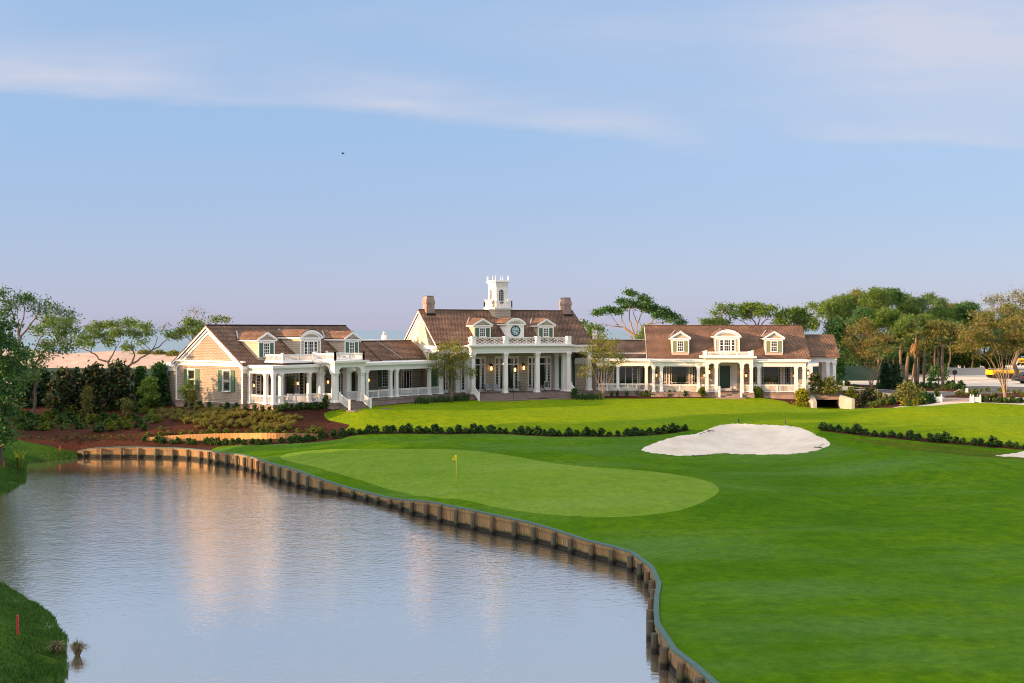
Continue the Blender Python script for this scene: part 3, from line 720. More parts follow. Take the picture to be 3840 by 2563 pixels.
def gable(F, u0, u1, v0, v1, z0, ze, zr, vr, slope, wallmat, oh=0.45, ohg=0.35, rakes=(True, True), flatback=None, rtrim=True):
    """walls with gable ends + two roof slopes; eave at front v0-oh; ridge at vr"""
    zb = ze if flatback is None else zr
    w = MB()
    if flatback is None:
        prof = [(v0, z0), (v1, z0), (v1, ze), (vr, zr - 0.25), (v0, ze)]
    else:
        prof = [(v0, z0), (v1, z0), (v1, zr - 0.28), (vr, zr - 0.28), (v0, ze)]
    n = len(prof)
    A = [F.p(u0, v, z) for v, z in prof]; B = [F.p(u1, v, z) for v, z in prof]
    w.face(A[::-1]); w.face(B)
    for i in range(n): w.face([A[i], B[i], B[(i + 1) % n], A[(i + 1) % n]][::-1])
    P_(w, 'wall', wallmat)
    t = 0.16
    zf = zr - slope * (vr - (v0 - oh))
    r = MB()
    for (va, za, vb, zb_) in ([(v0 - oh, zf, vr, zr), (v1 + oh, zr - slope * (v1 + oh - vr), vr, zr)] if flatback is None else [(v0 - oh, zf, vr, zr)]):
        a0, a1 = u0 - ohg, u1 + ohg
        q = [F.p(a0, va, za - t), F.p(a1, va, za - t), F.p(a1, vb, zb_ - t), F.p(a0, vb, zb_ - t), F.p(a0, va, za), F.p(a1, va, za), F.p(a1, vb, zb_), F.p(a0, vb, zb_)]
        if va > vb: q = [q[i] for i in (3, 2, 1, 0, 7, 6, 5, 4)]
        r.hexa(q)
    r.bar(F.p(u0 - ohg, vr, zr + 0.015), F.p(u1 + ohg, vr, zr + 0.015), 0.3, 0.07)
    P_(r, 'roof', 'roof')
    if flatback is not None:
        bx('flat_roof', 'whiteroof', F, u0 - .1, u1 + .1, vr + 0.02, v1 + 0.2, zr - 0.22, zr + 0.05)
    # white eaves board and rake boards
    if rtrim:
        c = MB()
        c.box(F, u0 - ohg, u1 + ohg, v0 - oh + 0.06, v0 - 0.003, zf - 0.50, zf - 0.165)
        c.box(F, u0 - 0.05, u1 + 0.05, v0 - 0.06, v0 - 0.004, zf - 0.9, zf - 0.503)
        P_(c, 'cornice', 'white')
    for side, on in zip((0, 1), rakes):
        if not on: continue
        c = MB(); sg = -1 if side == 0 else 1; ue = u0 if side == 0 else u1
        for (va, vb) in ((v0 - oh, vr), (v1 + oh, vr)):
            za = zr - slope * abs(vr - va)
            for (off, th, pr, wd) in ((t + .005, 0.16, ohg + 0.03, 0.08), (t + 0.165, 0.26, 0.2, 0.12), (t + 0.43, 0.36, 0.05, 0.05)):
                ui, uo = ue + sg * (pr - wd), ue + sg * pr
                a, b_ = min(ui, uo), max(ui, uo)
                vi = va if off < 0.3 else va + (oh * 0.9 if va < vb else -oh * 0.9)
                zi = zr - slope * abs(vr - vi)
                q = [F.p(a, vi, zi - off - th), F.p(b_, vi, zi - off - th), F.p(b_, vb, zr - off - th), F.p(a, vb, zr - off - th), F.p(a, vi, zi - off), F.p(b_, vi, zi - off), F.p(b_, vb, zr - off), F.p(a, vb, zr - off)]
                if vi > vb: q = [q[i] for i in (3, 2, 1, 0, 7, 6, 5, 4)]
                c.hexa(q)
        P_(c, 'rake_board', 'white')
    return zf

def column(F, u, v, z0, z1, w=0.36, panel=False):
    m = MB(); h = w / 2
    m.taper(F, u, v, h * 1.38, h * 1.38, z0, z0 + 0.10)
    m.taper(F, u, v, h * 1.30, h * 1.08, z0 + 0.10, z0 + 0.26)
    m.taper(F, u, v, h * 1.02, h * 0.90, z0 + 0.26, z1 - 0.34)
    m.taper(F, u, v, h * 1.06, h * 1.06, z1 - 0.42, z1 - 0.36)
    m.taper(F, u, v, h * 0.98, h * 1.12, z1 - 0.34, z1 - 0.16)
    m.taper(F, u, v, h * 1.30, h * 1.36, z1 - 0.16, z1)
    return P_(m, 'column', 'white')

def railing(p, q, h=0.92, parent=None, mids=0, name='railing', posts=False):
    p, q = Vector(p), Vector(q); L = (q - p).length; d = (q - p) / L
    m = MB(); Z = Vector((0, 0, 1))
    m.bar(p + Z * (h - 0.03), q + Z * (h - 0.03), 0.11, 0.06)
    m.bar(p + Z * (h - 0.13), q + Z * (h - 0.13), 0.05, 0.08)
    m.bar(p + Z * 0.10, q + Z * 0.10, 0.06, 0.08)
    n = max(1, int(L / 0.125))
    for i in range(n):
        a = p + d * (L * (i + 0.5) / n)
        m.bar(a + Z * 0.14, a + Z * (h - 0.17), 0.042)
    for i in range(mids):
        a = p + d * (L * (i + 1) / (mids + 1))
        m.bar(a, a + Z * (h - 0.06), 0.13)
    if posts:
        for a in (p, q):
            m.bar(a, a + Z * (h + 0.10), 0.2); m.bar(a + Z * (h + 0.1), a + Z * (h + 0.16), 0.27)
    return P_(m, name, 'white', parent)

def window(F, u, v, z0, w, h, style='sash', shutters=None, parent=None, shw=0.45):
    """F: frame whose -v side faces out; window centred at u on wall plane v"""
    f = MB(); c = 0.11 if style != 'border' else .075
    f.box(F, u - w / 2 - c, u - w / 2, v - .07, v + .03, z0 - c, z0 + h + c)
    f.box(F, u + w / 2, u + w / 2 + c, v - .07, v + .03, z0 - c, z0 + h + c)
    f.box(F, u - w / 2, u + w / 2, v - .07, v + .03, z0 + h, z0 + h + c * 1.4)
    f.box(F, u - w / 2 - c * 1.5, u + w / 2 + c * 1.5, v - .13, v - .075, z0 + h + c * 1.1, z0 + h + c * 1.7)
    f.box(F, u - w / 2, u + w / 2, v - .075, v + .03, z0 - c, z0)
    f.box(F, u - w / 2 - c * 1.4, u + w / 2 + c * 1.4, v - .14, v - .072, z0 - c * .9, z0 - c * .2)
    t = 0.028
    def vb(x, za, zb, s=t): f.box(F, u + x - s / 2, u + x + s / 2, v - .052, v + .0, za, zb)
    def hb(z, xa, xb, s=t): f.box(F, u + xa, u + xb, v - .05, v + .0, z - s / 2, z + s / 2)
    W2 = w / 2
    if style == 'sash':
        hb(z0 + h / 2, -W2, W2, .06)
        for i in range(1, 3): vb(-W2 + w * i / 3, z0, z0 + h)
        for i in (1, 3): hb(z0 + h * i / 4, -W2, W2)
    elif style == 'sash2':
        hb(z0 + h / 2, -W2, W2, .06)
        for i in range(1, 4): vb(-W2 + w * i / 4, z0, z0 + h)
        for i in (1, 2, 4, 5): hb(z0 + h * i / 6, -W2, W2)
    elif style == 'border':
        e = 0.14; t = .014
        vb = lambda x, za, zb, s=.014: f.box(F, u + x - s / 2, u + x + s / 2, v - .052, v + .0, za, zb)
        hb = lambda z, xa, xb, s=.014: f.box(F, u + xa, u + xb, v - .05, v + .0, z - s / 2, z + s / 2)
        for (a, b_) in ((z0, z0 + h / 2), (z0 + h / 2, z0 + h)):
            hb(a + e * .8, -W2, W2); hb(b_ - e * .8, -W2, W2); vb(-W2 + e, a, b_); vb(W2 - e, a, b_)
            for x in (-.18, 0, .18): vb(x * w, a, a + e * .8); vb(x * w, b_ - e * .8, b_)
            for y in (.36, .64): hb(a + (b_ - a) * y, -W2, -W2 + e); hb(a + (b_ - a) * y, W2 - e, W2)
        hb(z0 + h / 2, -W2, W2, .06)
    elif style == 'bigborder':
        e = 0.2
        hb(z0 + e, -W2, W2); hb(z0 + h - e, -W2, W2); vb(-W2 + e, z0, z0 + h); vb(W2 - e, z0, z0 + h)
        n = max(2, int(w / .3))
        for i in range(1, n): vb(-W2 + w * i / n, z0, z0 + e); vb(-W2 + w * i / n, z0 + h - e, z0 + h)
        n = int(h / .3)
        for i in range(1, n): hb(z0 + h * i / n, -W2, -W2 + e); hb(z0 + h * i / n, W2 - e, W2)
    elif style == 'triple':
        for x in (-w * .25, w * .25): vb(x, z0, z0 + h, .16)
        hb(z0 + h / 2, -W2, W2, .06)
        for x in (-w * .085, w * .085): vb(x, z0, z0 + h)
        for i in (1, 3): hb(z0 + h * i / 4, -W2, W2)
    elif style == 'doors':      # pair of glass doors between sidelights
        s = w * .2
        for x in (-W2 + s, W2 - s): vb(x, z0, z0 + h, .13)
        vb(0, z0, z0 + h, .11); hb(z0 + .14, -W2, W2, .28)
        for k in range(1, 8):
            zz = z0 + .28 + (h - .28) * k / 8; hb(zz, -W2, -W2 + s); hb(zz, W2 - s, W2)
    elif style == 'bigdoors':   # glass door group with a transom row
        s = w * .17; ht = h * .80
        for x in (-W2 + s, W2 - s): vb(x, z0, z0 + h, .14)
        for x in (-W2 + .045, W2 - .045, -W2 + s - .1, W2 - s + .1, -W2 + s + .1, W2 - s - .1): vb(x, z0, z0 + h, .07)
        hb(z0 + ht, -W2, W2, .16); hb(z0 + .14, -W2, W2, .28); hb(z0 + h - .05, -W2, W2, .1)
        for x in (-w * .0, ): vb(x, z0, z0 + ht, .12)
        for k in range(1, 8):
            zz = z0 + .28 + (ht - .28) * k / 8; hb(zz, -W2, -W2 + s); hb(zz, W2 - s, W2)
    fo = P_(f, 'window' if 'door' not in style else 'glass_door', 'white', parent)
    if parent is None:
        g = MB(); g.box(F, u - w / 2, u + w / 2, v - .02, v + .025, z0, z0 + h); P_(g, 'pane', 'glass', fo)
    else:
        g = MB(); g.box(F, u - w / 2, u + w / 2, v - .02, v + .025, z0, z0 + h); P_(g, 'pane', 'glass', parent)
    if shutters:
        for sg in (-1, 1):
            s = MB(); x = u + sg * (w / 2 + c + 0.03 + shw / 2)
            s.box(F, x - shw / 2, x + shw / 2, v - .06, v - .004, z0 - .06, z0 + h + .05)
            for zz in (z0 - .06, z0 + h * .47, z0 + h - .05): s.box(F, x - shw / 2, x + shw / 2, v - .075, v - .061, zz, zz + .1)
            for e in (-1, 1): s.box(F, x + e * (shw / 2 - .03) - .03, x + e * (shw / 2 - .03) + .03, v - .0745, v - .0612, z0 + .041, z0 + h * .47 - .002)
            P_(s, 'shutter', shutters, fo if parent is None else parent)
    return fo

def lantern(F, u, v, z, s=1.0):
    m = MB(); q = F.p(u, v - .2 * s, z)
    m.box(F, u - .05 * s, u + .05 * s, v - .03, v - .002, z - .1 * s, z + .42 * s)
    m.bar(F.p(u, v - .02, z + .36 * s), F.p(u, v - .2 * s, z + .42 * s), .03)
    m.bar(F.p(u, v - .2 * s, z + .42 * s), F.p(u, v - .2 * s, z + .3 * s), .03)
    m.lathe([(.15 * s, .2 * s), (.10 * s, .27 * s), (.05 * s, .34 * s)], q, 6)
    m.lathe([(.10 * s, -.22 * s), (.12 * s, -.18 * s)], q, 6)
    for k in range(6):
        t = PI / 3 * k
        m.bar(q + Vector((.10 * s * math.cos(t), .10 * s * math.sin(t), -.19 * s)), q + Vector((.14 * s * math.cos(t), .14 * s * math.sin(t), .21 * s)), .016)
    o = P_(m, 'wall_lantern', 'black')
    b = MB(); b.lathe([(.03 * s, -.16 * s), (.085 * s, -.12 * s), (.09 * s, .08 * s), (.03 * s, .17 * s)], q, 8); P_(b, 'lamp_flame', 'flame', o)

def dormer(F, u, vf, zb, ze, za, w, slope, vroof, zroof, kind='gable', shut='shutter', wall='clap', clock=False):
    """vf front plane; roof plane: z = zroof + slope*(v - vroof)"""
    hw = w / 2
    vt = lambda z: vroof + (z - zroof) / slope
    b = MB()
    pr = [(vf, zb - .25), (vf, ze), (vt(ze) + .1, ze)]
    for s in (-1, 1):
        x0, x1 = (u - hw, u - hw + .08) if s < 0 else (u + hw - .08, u + hw)
        A = [F.p(x0, v, z) for v, z in pr]; B = [F.p(x1, v, z) for v, z in pr]
        b.face(A); b.face(B[::-1])
        for i in range(3): b.face([A[i], A[(i + 1) % 3], B[(i + 1) % 3], B[i]][::-1])
    b.box(F, u - hw + .08, u + hw - .08, vf, vf + .1, zb - .25, ze)
    d = P_(b, 'dormer', 'white' if clock else wall)
    oh = .22; t = .09
    tr = MB(); r = MB()
    vback = vt(za) + .1
    if kind == 'gable':
        e0 = ze - .02; sl = (za - e0) / (hw + oh)
        for s in (-1, 1):
            ve = vt(e0) + .05
            q = [F.p(u + s * (hw + oh), vf - oh, e0), F.p(u, vf - oh, za), F.p(u, vback, za), F.p(u + s * (hw + oh), ve, e0)]
            q2 = [x + Vector((0, 0, t)) for x in q]
            if s < 0: r.hexa([q[0], q[1], q[2], q[3], *q2])
            else: r.hexa([q[3], q[2], q[1], q[0], q2[3], q2[2], q2[1], q2[0]])
            # raking white boards of the pediment
            for (pv, wd, dz) in ((oh + .02, .11, 0.0), (oh * .55, .09, -.14)):
                a = F.p(u + s * (hw + oh * .98 + dz * .8), vf - pv, e0 + .02); c = F.p(u, vf - pv, za + dz - .02)
                tr.bar(a + Vector((0, 0, -.02)), c + Vector((0, 0, -.04)), .07, wd + .05)
            tr.box(F, *( (u - hw - oh, u - hw) if s < 0 else (u + hw, u + hw + oh)), vf - oh * .8, vt(e0) - .1, e0 - .17, e0 - .02)
        tr.box(F, u - hw - oh, u + hw + oh, vf - oh * .9, vf - .003, e0 - .14, e0 + .0)
        tr.box(F, u - hw - .02, u + hw + .02, vf - .06, vf - .004, e0 - .36, e0 - .143)
        g = MB(); g.prism([(u - hw, e0 + .004), (u + hw, e0 + .004), (u, za - .1)], F, vf - .02, vf + .05); P_(g, 'pediment', wall, d)
    else:
        n = 14; hh = za - ze; wo = hw + oh
        Rr = (wo * wo + hh * hh) / (2 * hh)
        arc = []
        for i in range(n + 1):
            x = -wo + 2 * wo * i / n
            arc.append((u + x, za - Rr + math.sqrt(max(0, Rr * Rr - x * x))))
        for i in range(n):
            (xa, z_a), (xb, z_b) = arc[i], arc[i + 1]
            q = [F.p(xa, vf - oh, z_a), F.p(xb, vf - oh, z_b), F.p(xb, vt(z_b) + .08, z_b), F.p(xa, vt(z_a) + .08, z_a)]
            q2 = [x + Vector((0, 0, t)) for x in q]
            r.hexa(q + q2)
            for (pv, dep, lo, hi) in ((oh + .02, .2, -.24, -.005), (oh * .5, .1, -.42, -.245)):
                k = 1 if lo > -.3 else .93
                a_, b2 = u + (xa - u) * k, u + (xb - u) * k
                tr.hexa([F.p(a_, vf - pv, max(ze - .1, z_a + lo)), F.p(b2, vf - pv, max(ze - .1, z_b + lo)), F.p(b2, vf - .003, max(ze - .1, z_b + lo)), F.p(a_, vf - .003, max(ze - .1, z_a + lo)),
                         F.p(a_, vf - pv, max(ze - .02, z_a + hi)), F.p(b2, vf - pv, max(ze - .02, z_b + hi)), F.p(b2, vf - .003, max(ze - .02, z_b + hi)), F.p(a_, vf - .003, max(ze - .02, z_a + hi))])
        g = MB(); g.prism([(u - hw, ze)] + [(u + (x - u) * .9, z - .3) for x, z in arc if z - .3 > ze][::1] + [(u + hw, ze)][::1], F, vf - .02, vf + .06)
        P_(g, 'pediment', wall, d)
        tr.box(F, u - hw - oh, u + hw + oh, vf - oh * .9, vf - .003, ze - .16, ze - .03)
        tr.box(F, u - hw - .02, u + hw + .02, vf - .06, vf - .004, ze - .4, ze - .163)
        for s in (-1, 1): tr.box(F, *((u - hw - oh, u - hw) if s < 0 else (u + hw, u + hw + oh)), vf - oh * .8, vt(ze) - .1, ze - .17, ze - .02)
    for s in (-1, 1):
        tr.box(F, *((u - hw - .02, u - hw + .1) if s < 0 else (u + hw - .1, u + hw + .02)), vf - .05, vf - .002, zb, ze - .37)
    P_(tr, 'dormer_trim', 'white', d); P_(r, 'dormer_roof', 'roof', d)
    fl = MB()
    for s in (-1, 1): fl.bar(F.p(u + s * (hw + oh * .5), vt(ze) - .1, ze + .12), F.p(u + s * .35, vt(za) + .05, za + .13), .16, .03)
    P_(fl, 'flashing', 'flash', d)
    if clock:
        zc = (zb + ze) / 2 + .02; rr = .60
        tr2 = MB(); tr2.box(F, u - hw + .2, u + hw - .2, vf - .04, vf - .001, zc - .8, zc + .8); P_(tr2, 'clock_panel', 'white', d)
        CFr = Frame(*F.p(u, vf - .05, 0)[:2], F.deg)
        def ring(r0, r1, va, vb, mat, name, par):
            m = MB(); n = 32
            for i in range(n):
                a, c = 2 * PI * i / n, 2 * PI * (i + 1) / n
                q = []
                for vv in (vb, va):
                    for (rad, an) in ((r0, a), (r1, a), (r1, c), (r0, c)):
                        q.append(CFr.p(rad * math.cos(an), vv, zc + rad * math.sin(an)))
                m.hexa(q)
            return P_(m, name, mat, par)
        ck = ring(0.02, rr - .07, -.02, 0, 'clockface', 'clock', HOUSE)
        ring(rr - .07, rr + .05, -.06, 0, 'clockgreen', 'clock_rim', ck)
        ring(rr * .56, rr * .60, -.03, -.0205, 'clockgreen', 'clock_inner_rim', ck)
        nm = MB(); ROM = ['XII', 'I', 'II', 'III', 'IIII', 'V', 'VI', 'VII', 'VIII', 'IX', 'X', 'XI']
        for i, s in enumerate(ROM):
            an = PI / 2 - 2 * PI * i / 12; er = Vector((math.cos(an), math.sin(an))); et = Vector((math.sin(an), -math.cos(an)))
            wd = {'I': .03, 'V': .055, 'X': .055}; tot = sum(wd[c] for c in s); x = -tot / 2
            def ln(x0, r0, x1, r1):
                a = er * r0 + et * x0; b_ = er * r1 + et * x1
                nm.bar(CFr.p(a.x, -.026, zc + a.y), CFr.p(b_.x, -.026, zc + b_.y), .022, .026)
            for c in s:
                m_ = x + wd[c] / 2
                if c == 'I': ln(m_, .37, m_, .51)
                elif c == 'V': ln(x + .006, .51, m_, .37); ln(x + wd[c] - .006, .51, m_, .37)
                else: ln(x + .006, .51, x + wd[c] - .006, .37); ln(x + wd[c] - .006, .51, x + .006, .37)
                x += wd[c]
        P_(nm, 'clock_numerals', 'clockgreen', ck)
        hd = MB()
        for (an, L, wd) in ((R(-14), .34, .075), (R(180), .50, .055)):
            hd.bar(CFr.p(-.1 * math.cos(an), -.05, zc - .1 * math.sin(an)), CFr.p(L * math.cos(an), -.05, zc + L * math.sin(an)), .02, wd)
        P_(hd, 'clock_hands', 'clockgreen', ck)
        sp = MB()
        for an in (0, PI / 2): sp.bar(CFr.p(-.33 * math.cos(an), -.03, zc - .33 * math.sin(an)), CFr.p(.33 * math.cos(an), -.03, zc + .33 * math.sin(an)), .008, .04)
        P_(sp, 'clock_spokes', 'clockgreen', ck)
    elif kind == 'gable':
        window(F, u, vf, zb + .22, .66, (ze - .42) - (zb + .22), 'sash', shut, d, .40)
    else:
        window(F, u, vf, zb + .2, 1.75, (ze - .5) - (zb + .2), 'triple', None, d)
    return d

def arch_wall(F, u0, u1, v0, v1, zt, ops, zs):
    """beam with arched openings: ops = (ua, ub, rise); spring height zs"""
    xs = [(u0, zs)]
    for ua, ub, rise in ops:
        n = 14; rr = min(rise, (ub - ua) / 2)
        xs.append((ua, zs))
        for i in range(1, n):
            if (ub - ua) / 2 - rise < .05:
                t = PI * i / n; xs.append((((ua + ub) / 2) - (ub - ua) / 2 * math.cos(t), zs + rise * math.sin(t)))
            else:
                h = n // 2
                if i <= h: t = PI / 2 * i / h; xs.append((ua + rr - rr * math.cos(t), zs + rise * math.sin(t)))
                else: t = PI / 2 * (n - i) / (n - h); xs.append((ub - rr + rr * math.cos(t), zs + rise * math.sin(t)))
        xs.append((ub, zs))
    xs.append((u1, zs)); m = MB()
    for (a, za), (b, zb) in zip(xs[:-1], xs[1:]):
        if b - a < 1e-4: continue
        m.face([F.p(a, v0, za), F.p(b, v0, zb), F.p(b, v0, zt), F.p(a, v0, zt)])
        m.face([F.p(b, v1, zb), F.p(a, v1, za), F.p(a, v1, zt), F.p(b, v1, zt)])
        m.face([F.p(a, v0, za), F.p(a, v1, za), F.p(b, v1, zb), F.p(b, v0, zb)])
    m.face([F.p(u0, v0, zs), F.p(u0, v0, zt), F.p(u0, v1, zt), F.p(u0, v1, zs)]); m.face([F.p(u1, v0, zs), F.p(u1, v1, zs), F.p(u1, v1, zt), F.p(u1, v0, zt)])
    # raised archivolt
    for ua, ub, rise in ops:
        seg = [q for q in xs if ua - 1e-6 <= q[0] <= ub + 1e-6]
        for (a, za), (b, zb) in zip(seg[:-1], seg[1:]):
            cx = (ua + ub) / 2
            def out(x, z, k=.09):
                d = Vector((x - cx, (z - zs) + .25)); d.normalize(); return (x + d.x * k, z + d.y * k)
            oa, ob = out(a, za), out(b, zb)
            m.hexa([F.p(a, v0 - .03, za), F.p(b, v0 - .03, zb), F.p(b, v0 - .001, zb), F.p(a, v0 - .001, za), F.p(oa[0], v0 - .03, oa[1]), F.p(ob[0], v0 - .03, ob[1]), F.p(ob[0], v0 - .001, ob[1]), F.p(oa[0], v0 - .001, oa[1])])
    return P_(m, 'arched_wall', 'white')

def entab(F, u0, u1, v0, v1, zb, zt, ends=(True, True)):
    """porch beam with stepped cornice along the front edge v0"""
    m = MB(); h = zt - zb
    m.box(F, u0, u1, v0, v0 + .34, zb, zb + h * .52)
    a, b = (u0 - .12 if ends[0] else u0), (u1 + .12 if ends[1] else u1)
    m.box(F, a, b, v0 - .10, v0 + .36, zb + h * .52 + .002, zb + h * .66)
    a, b = (u0 - .30 if ends[0] else u0), (u1 + .30 if ends[1] else u1)
    m.box(F, a, b, v0 - .28, v0 + .38, zb + h * .66 + .002, zt)
    for on, ue in zip(ends, (u0, u1 - .34)):
        if on:
            m.box(F, ue, ue + .34, v0 + .343, v1, zb, zb + h * .52)
            x = (ue - .12, ue + .34) if ue == u0 else (ue, ue + .46)
            m.box(F, x[0], x[1], v0 + .363, v1, zb + h * .52 + .002, zb + h * .66)
            x = (ue - .30, ue + .34) if ue == u0 else (ue, ue + .64)
            m.box(F, x[0], x[1], v0 + .383, v1, zb + h * .66 + .002, zt)
    return P_(m, 'porch_cornice', 'white')

def plinth(F, u0, u1, v0, v1, zt=FZ, zb=2.2):
    bx('foundation', 'brick', F, u0, u1, v0, v1, zb, zt - .26)
    bx('brick_edge', 'brickedge', F, u0 - .04, u1 + .04, v0 - .04, v1, zt - .258, zt - .012)

def steps(F, u0, u1, vtop, n, rise, run, mat='brickedge', zt=FZ):
    m = MB()
    for i in range(n):
        m.box(F, u0, u1, vtop - run * (i + 1), vtop - run * i - (.002 if i else 0), 2.8, zt - rise * (i + 1))
    return P_(m, 'steps', mat)

def stair_rail(F, u, v0, z0, v1, z1):
    a, b = F.p(u, v0, z0), F.p(u, v1, z1); m = MB(); Z = Vector((0, 0, 1))
    for p in (a, b): m.bar(p, p + Z * 1.05, .2); m.bar(p + Z * 1.05, p + Z * 1.12, .26)
    m.bar(a + Z * .9, b + Z * .9, .1, .07); m.bar(a + Z * .12, b + Z * .12, .06, .07)
    n = max(3, int((b - a).length / .12))
    for i in range(1, n): q = a + (b - a) * i / n; m.bar(q + Z * .14, q + Z * .88, .045)
    return P_(m, 'stair_railing', 'white')

# ---------------- left wing (angled 51 deg)
SL = 0.664
zfL = gable(FL, 0, 19, 0, 11.36, FZ - .02, 8.55, 12.5, 5.68, SL, 'shingle', oh=.4)
plinth(FL, -.06, 19, -.06, 11.4)
FG = FL.sub(0, 11.36, -90)      # gable wall seen from outside: u runs back -> front
gt = MB()
for a, b in ((-.02, .24), (11.12, 11.38)): gt.box(FG, a, b, -.05, -.002, FZ, 8.2)
gt.box(FG, -.1, 11.46, -.06, -.003, 8.2, 8.62); gt.box(FG, -.42, 11.78, -.34, -.004, 8.62, 8.8); gt.box(FG, -.05, 11.41, -.05, -.004, FZ - .15, FZ + .02)
P_(gt, 'wall_trim', 'white')
window(FG, 11.36 - 8.6, 0, 5.68, 1.22, 2.08, 'border', 'shutter', None, .62)
window(FG, 11.36 - 2.66, 0, 5.68, 1.22, 2.08, 'border', 'shutter', None, .62)
# lean-to at the back
bx('wall', 'shingle', FG, -3.1, -.003, .9, 8, FZ - .02, 7.5); plinth(FG, -3.1, -.01, .88, 8)
lt = MB(); lt.box(FG, -3.2, -.003, .8, 8, 7.5, 8.0); lt.box(FG, -3.45, -.003, .6, 8, 8.002, 8.45); lt.box(FG, -3.12, -2.8, .85, .897, FZ, 7.49); P_(lt, 'cornice', 'white')
for u in (3.1, 15.1): dormer(FL, u, .15, 9.08, 10.98, 11.75, 2.1, SL, -.4, zfL)
dormer(FL, 9.1, .15, 9.15, 11.2, 11.95, 2.85, SL, -.4, zfL, 'arch')
# porch
PV = -3.9
plinth(FL, .42, 6.3, PV - .3, -.065); plinth(FL, 6.32, 11.2, -6.45, -.065); plinth(FL, 11.22, 25.6, PV - .3, -.065)
bx('porch_floor', 'floor', FL, .42, 6.3, PV - .3, -.002, FZ - .012, FZ); bx('porch_floor', 'floor', FL, 6.302, 11.2, -6.45, -.002, FZ - .012, FZ); bx('porch_floor', 'floor', FL, 11.202, 25.6, PV - .3, .9, FZ - .012, FZ)
for u in (.7, 1.65, 5.35, 13.47, 17.13, 18.07, 23.4): column(FL, u, PV, FZ, 7.58)
for v in (-2.75, -.22): column(FL, .7, v, FZ, 7.58)
for u in (6.9, 10.6): column(FL, u, PV, FZ, 7.62, .62)
for u in (6.9, 10.6): column(FL, u, -6.1, FZ, 7.62, .55)
entab(FL, .53, 6.5, PV - .17, -.01, 7.58, 8.42, (True, False)); entab(FL, 11.0, 25.6, PV - .17, -.01, 7.58, 8.42, (False, False))
bx('porch_roof', 'whiteroof', FL, .3, 6.5, PV + .2, -.07, 8.25, 8.40); bx('porch_roof', 'whiteroof', FL, 11.0, 25.4, PV + .22, .9, 8.25, 8.40)
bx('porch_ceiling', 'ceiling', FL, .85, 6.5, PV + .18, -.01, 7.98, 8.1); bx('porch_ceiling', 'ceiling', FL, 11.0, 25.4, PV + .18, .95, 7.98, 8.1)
# pavilion
arch_wall(FL, 6.62, 10.88, -6.37, -5.83, 8.46, [(7.2, 10.3, .48)], 7.62)
FPs = FL.sub(6.62, -3.62, -90); arch_wall(FPs, 0.0, 2.2, 0.003, .55, 8.46, [(.58, 1.98, .7)], 7.62)
FPr = FL.sub(10.88, -5.9, 90); arch_wall(FPr, 0.0, 2.3, 0.003, .55, 8.46, [(.3, 1.72, .7)], 7.62)
pc = MB(); pc.box(FL, 6.5, 11.0, -6.5, -3.4, 8.463, 8.6); pc.box(FL, 6.28, 11.22, -6.72, -.5, 8.602, 8.82); P_(pc, 'porch_cornice', 'white')
bx('porch_roof', 'whiteroof', FL, 2.3, 6.27, PV + .5, -.45, 8.602, 8.78)
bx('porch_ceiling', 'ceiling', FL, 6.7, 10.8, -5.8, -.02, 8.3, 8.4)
zt = 8.82
railing(FL.p(6.75, -6.3, zt), FL.p(10.75, -6.3, zt), .72, posts=True, mids=1, name='balcony_railing'); railing(FL.p(6.75, -6.3, zt), FL.p(6.75, -3.3, zt), .72, posts=True, name='balcony_railing')
railing(FL.p(10.75, -6.3, zt), FL.p(10.75, -.6, zt), .72, posts=True, name='balcony_railing')
railing(FL.p(2.4, -3.2, 8.76), FL.p(6.6, -3.2, 8.76), .72, posts=True, mids=1, name='balcony_railing'); railing(FL.p(2.4, -3.1, 8.76), FL.p(2.4, -.6, 8.76), .72, name='balcony_railing')
# railings
for a, b, k in ((.9, 1.45, 0), (1.85, 5.15, 1), (5.55, 6.55, 0), (11.0, 13.25, 1), (13.7, 16.9, 1), (17.35, 17.85, 0), (18.3, 23.2, 2), (23.6, 25.5, 0)):
    railing(FL.p(a, PV, FZ), FL.p(b, PV, FZ), mids=k)
railing(FL.p(.7, PV + .2, FZ), FL.p(.7, -2.95, FZ)); railing(FL.p(.7, -2.55, FZ), FL.p(.7, -.42, FZ))
railing(FL.p(6.9, -5.8, FZ), FL.p(6.9, PV - .33, FZ)); railing(FL.p(10.6, -5.8, FZ), FL.p(10.6, PV - .33, FZ))
steps(FL, 7.3, 10.2, -6.45, 4, .17, .36)
stair_rail(FL, 7.25, -6.5, FZ, -7.9, 3.75); stair_rail(FL, 10.25, -6.5, FZ, -7.9, 3.75)
bx('landing', 'floor', FL, 6.8, 12.0, -9.2, -7.9, 3.3, 3.79)
# porch wall openings
for u in (3.0, ): window(FL, u, 0, FZ + .05, 2.6, 2.75, 'doors')
window(FL, 6.1, 0, FZ + .5, 1.5, 2.4, 'bigborder'); window(FL, 9.0, 0, FZ + .05, 3.2, 2.85, 'doors'); window(FL, 12.6, 0, FZ + .05, 1.2, 2.7, 'doors'); window(FL, 15.6, 0, FZ + .05, 2.4, 2.7, 'doors')
for u in (1.2, 4.75, 7.05, 11.3, 14.0, 17.4): lantern(FL, u, 0, 6.3)
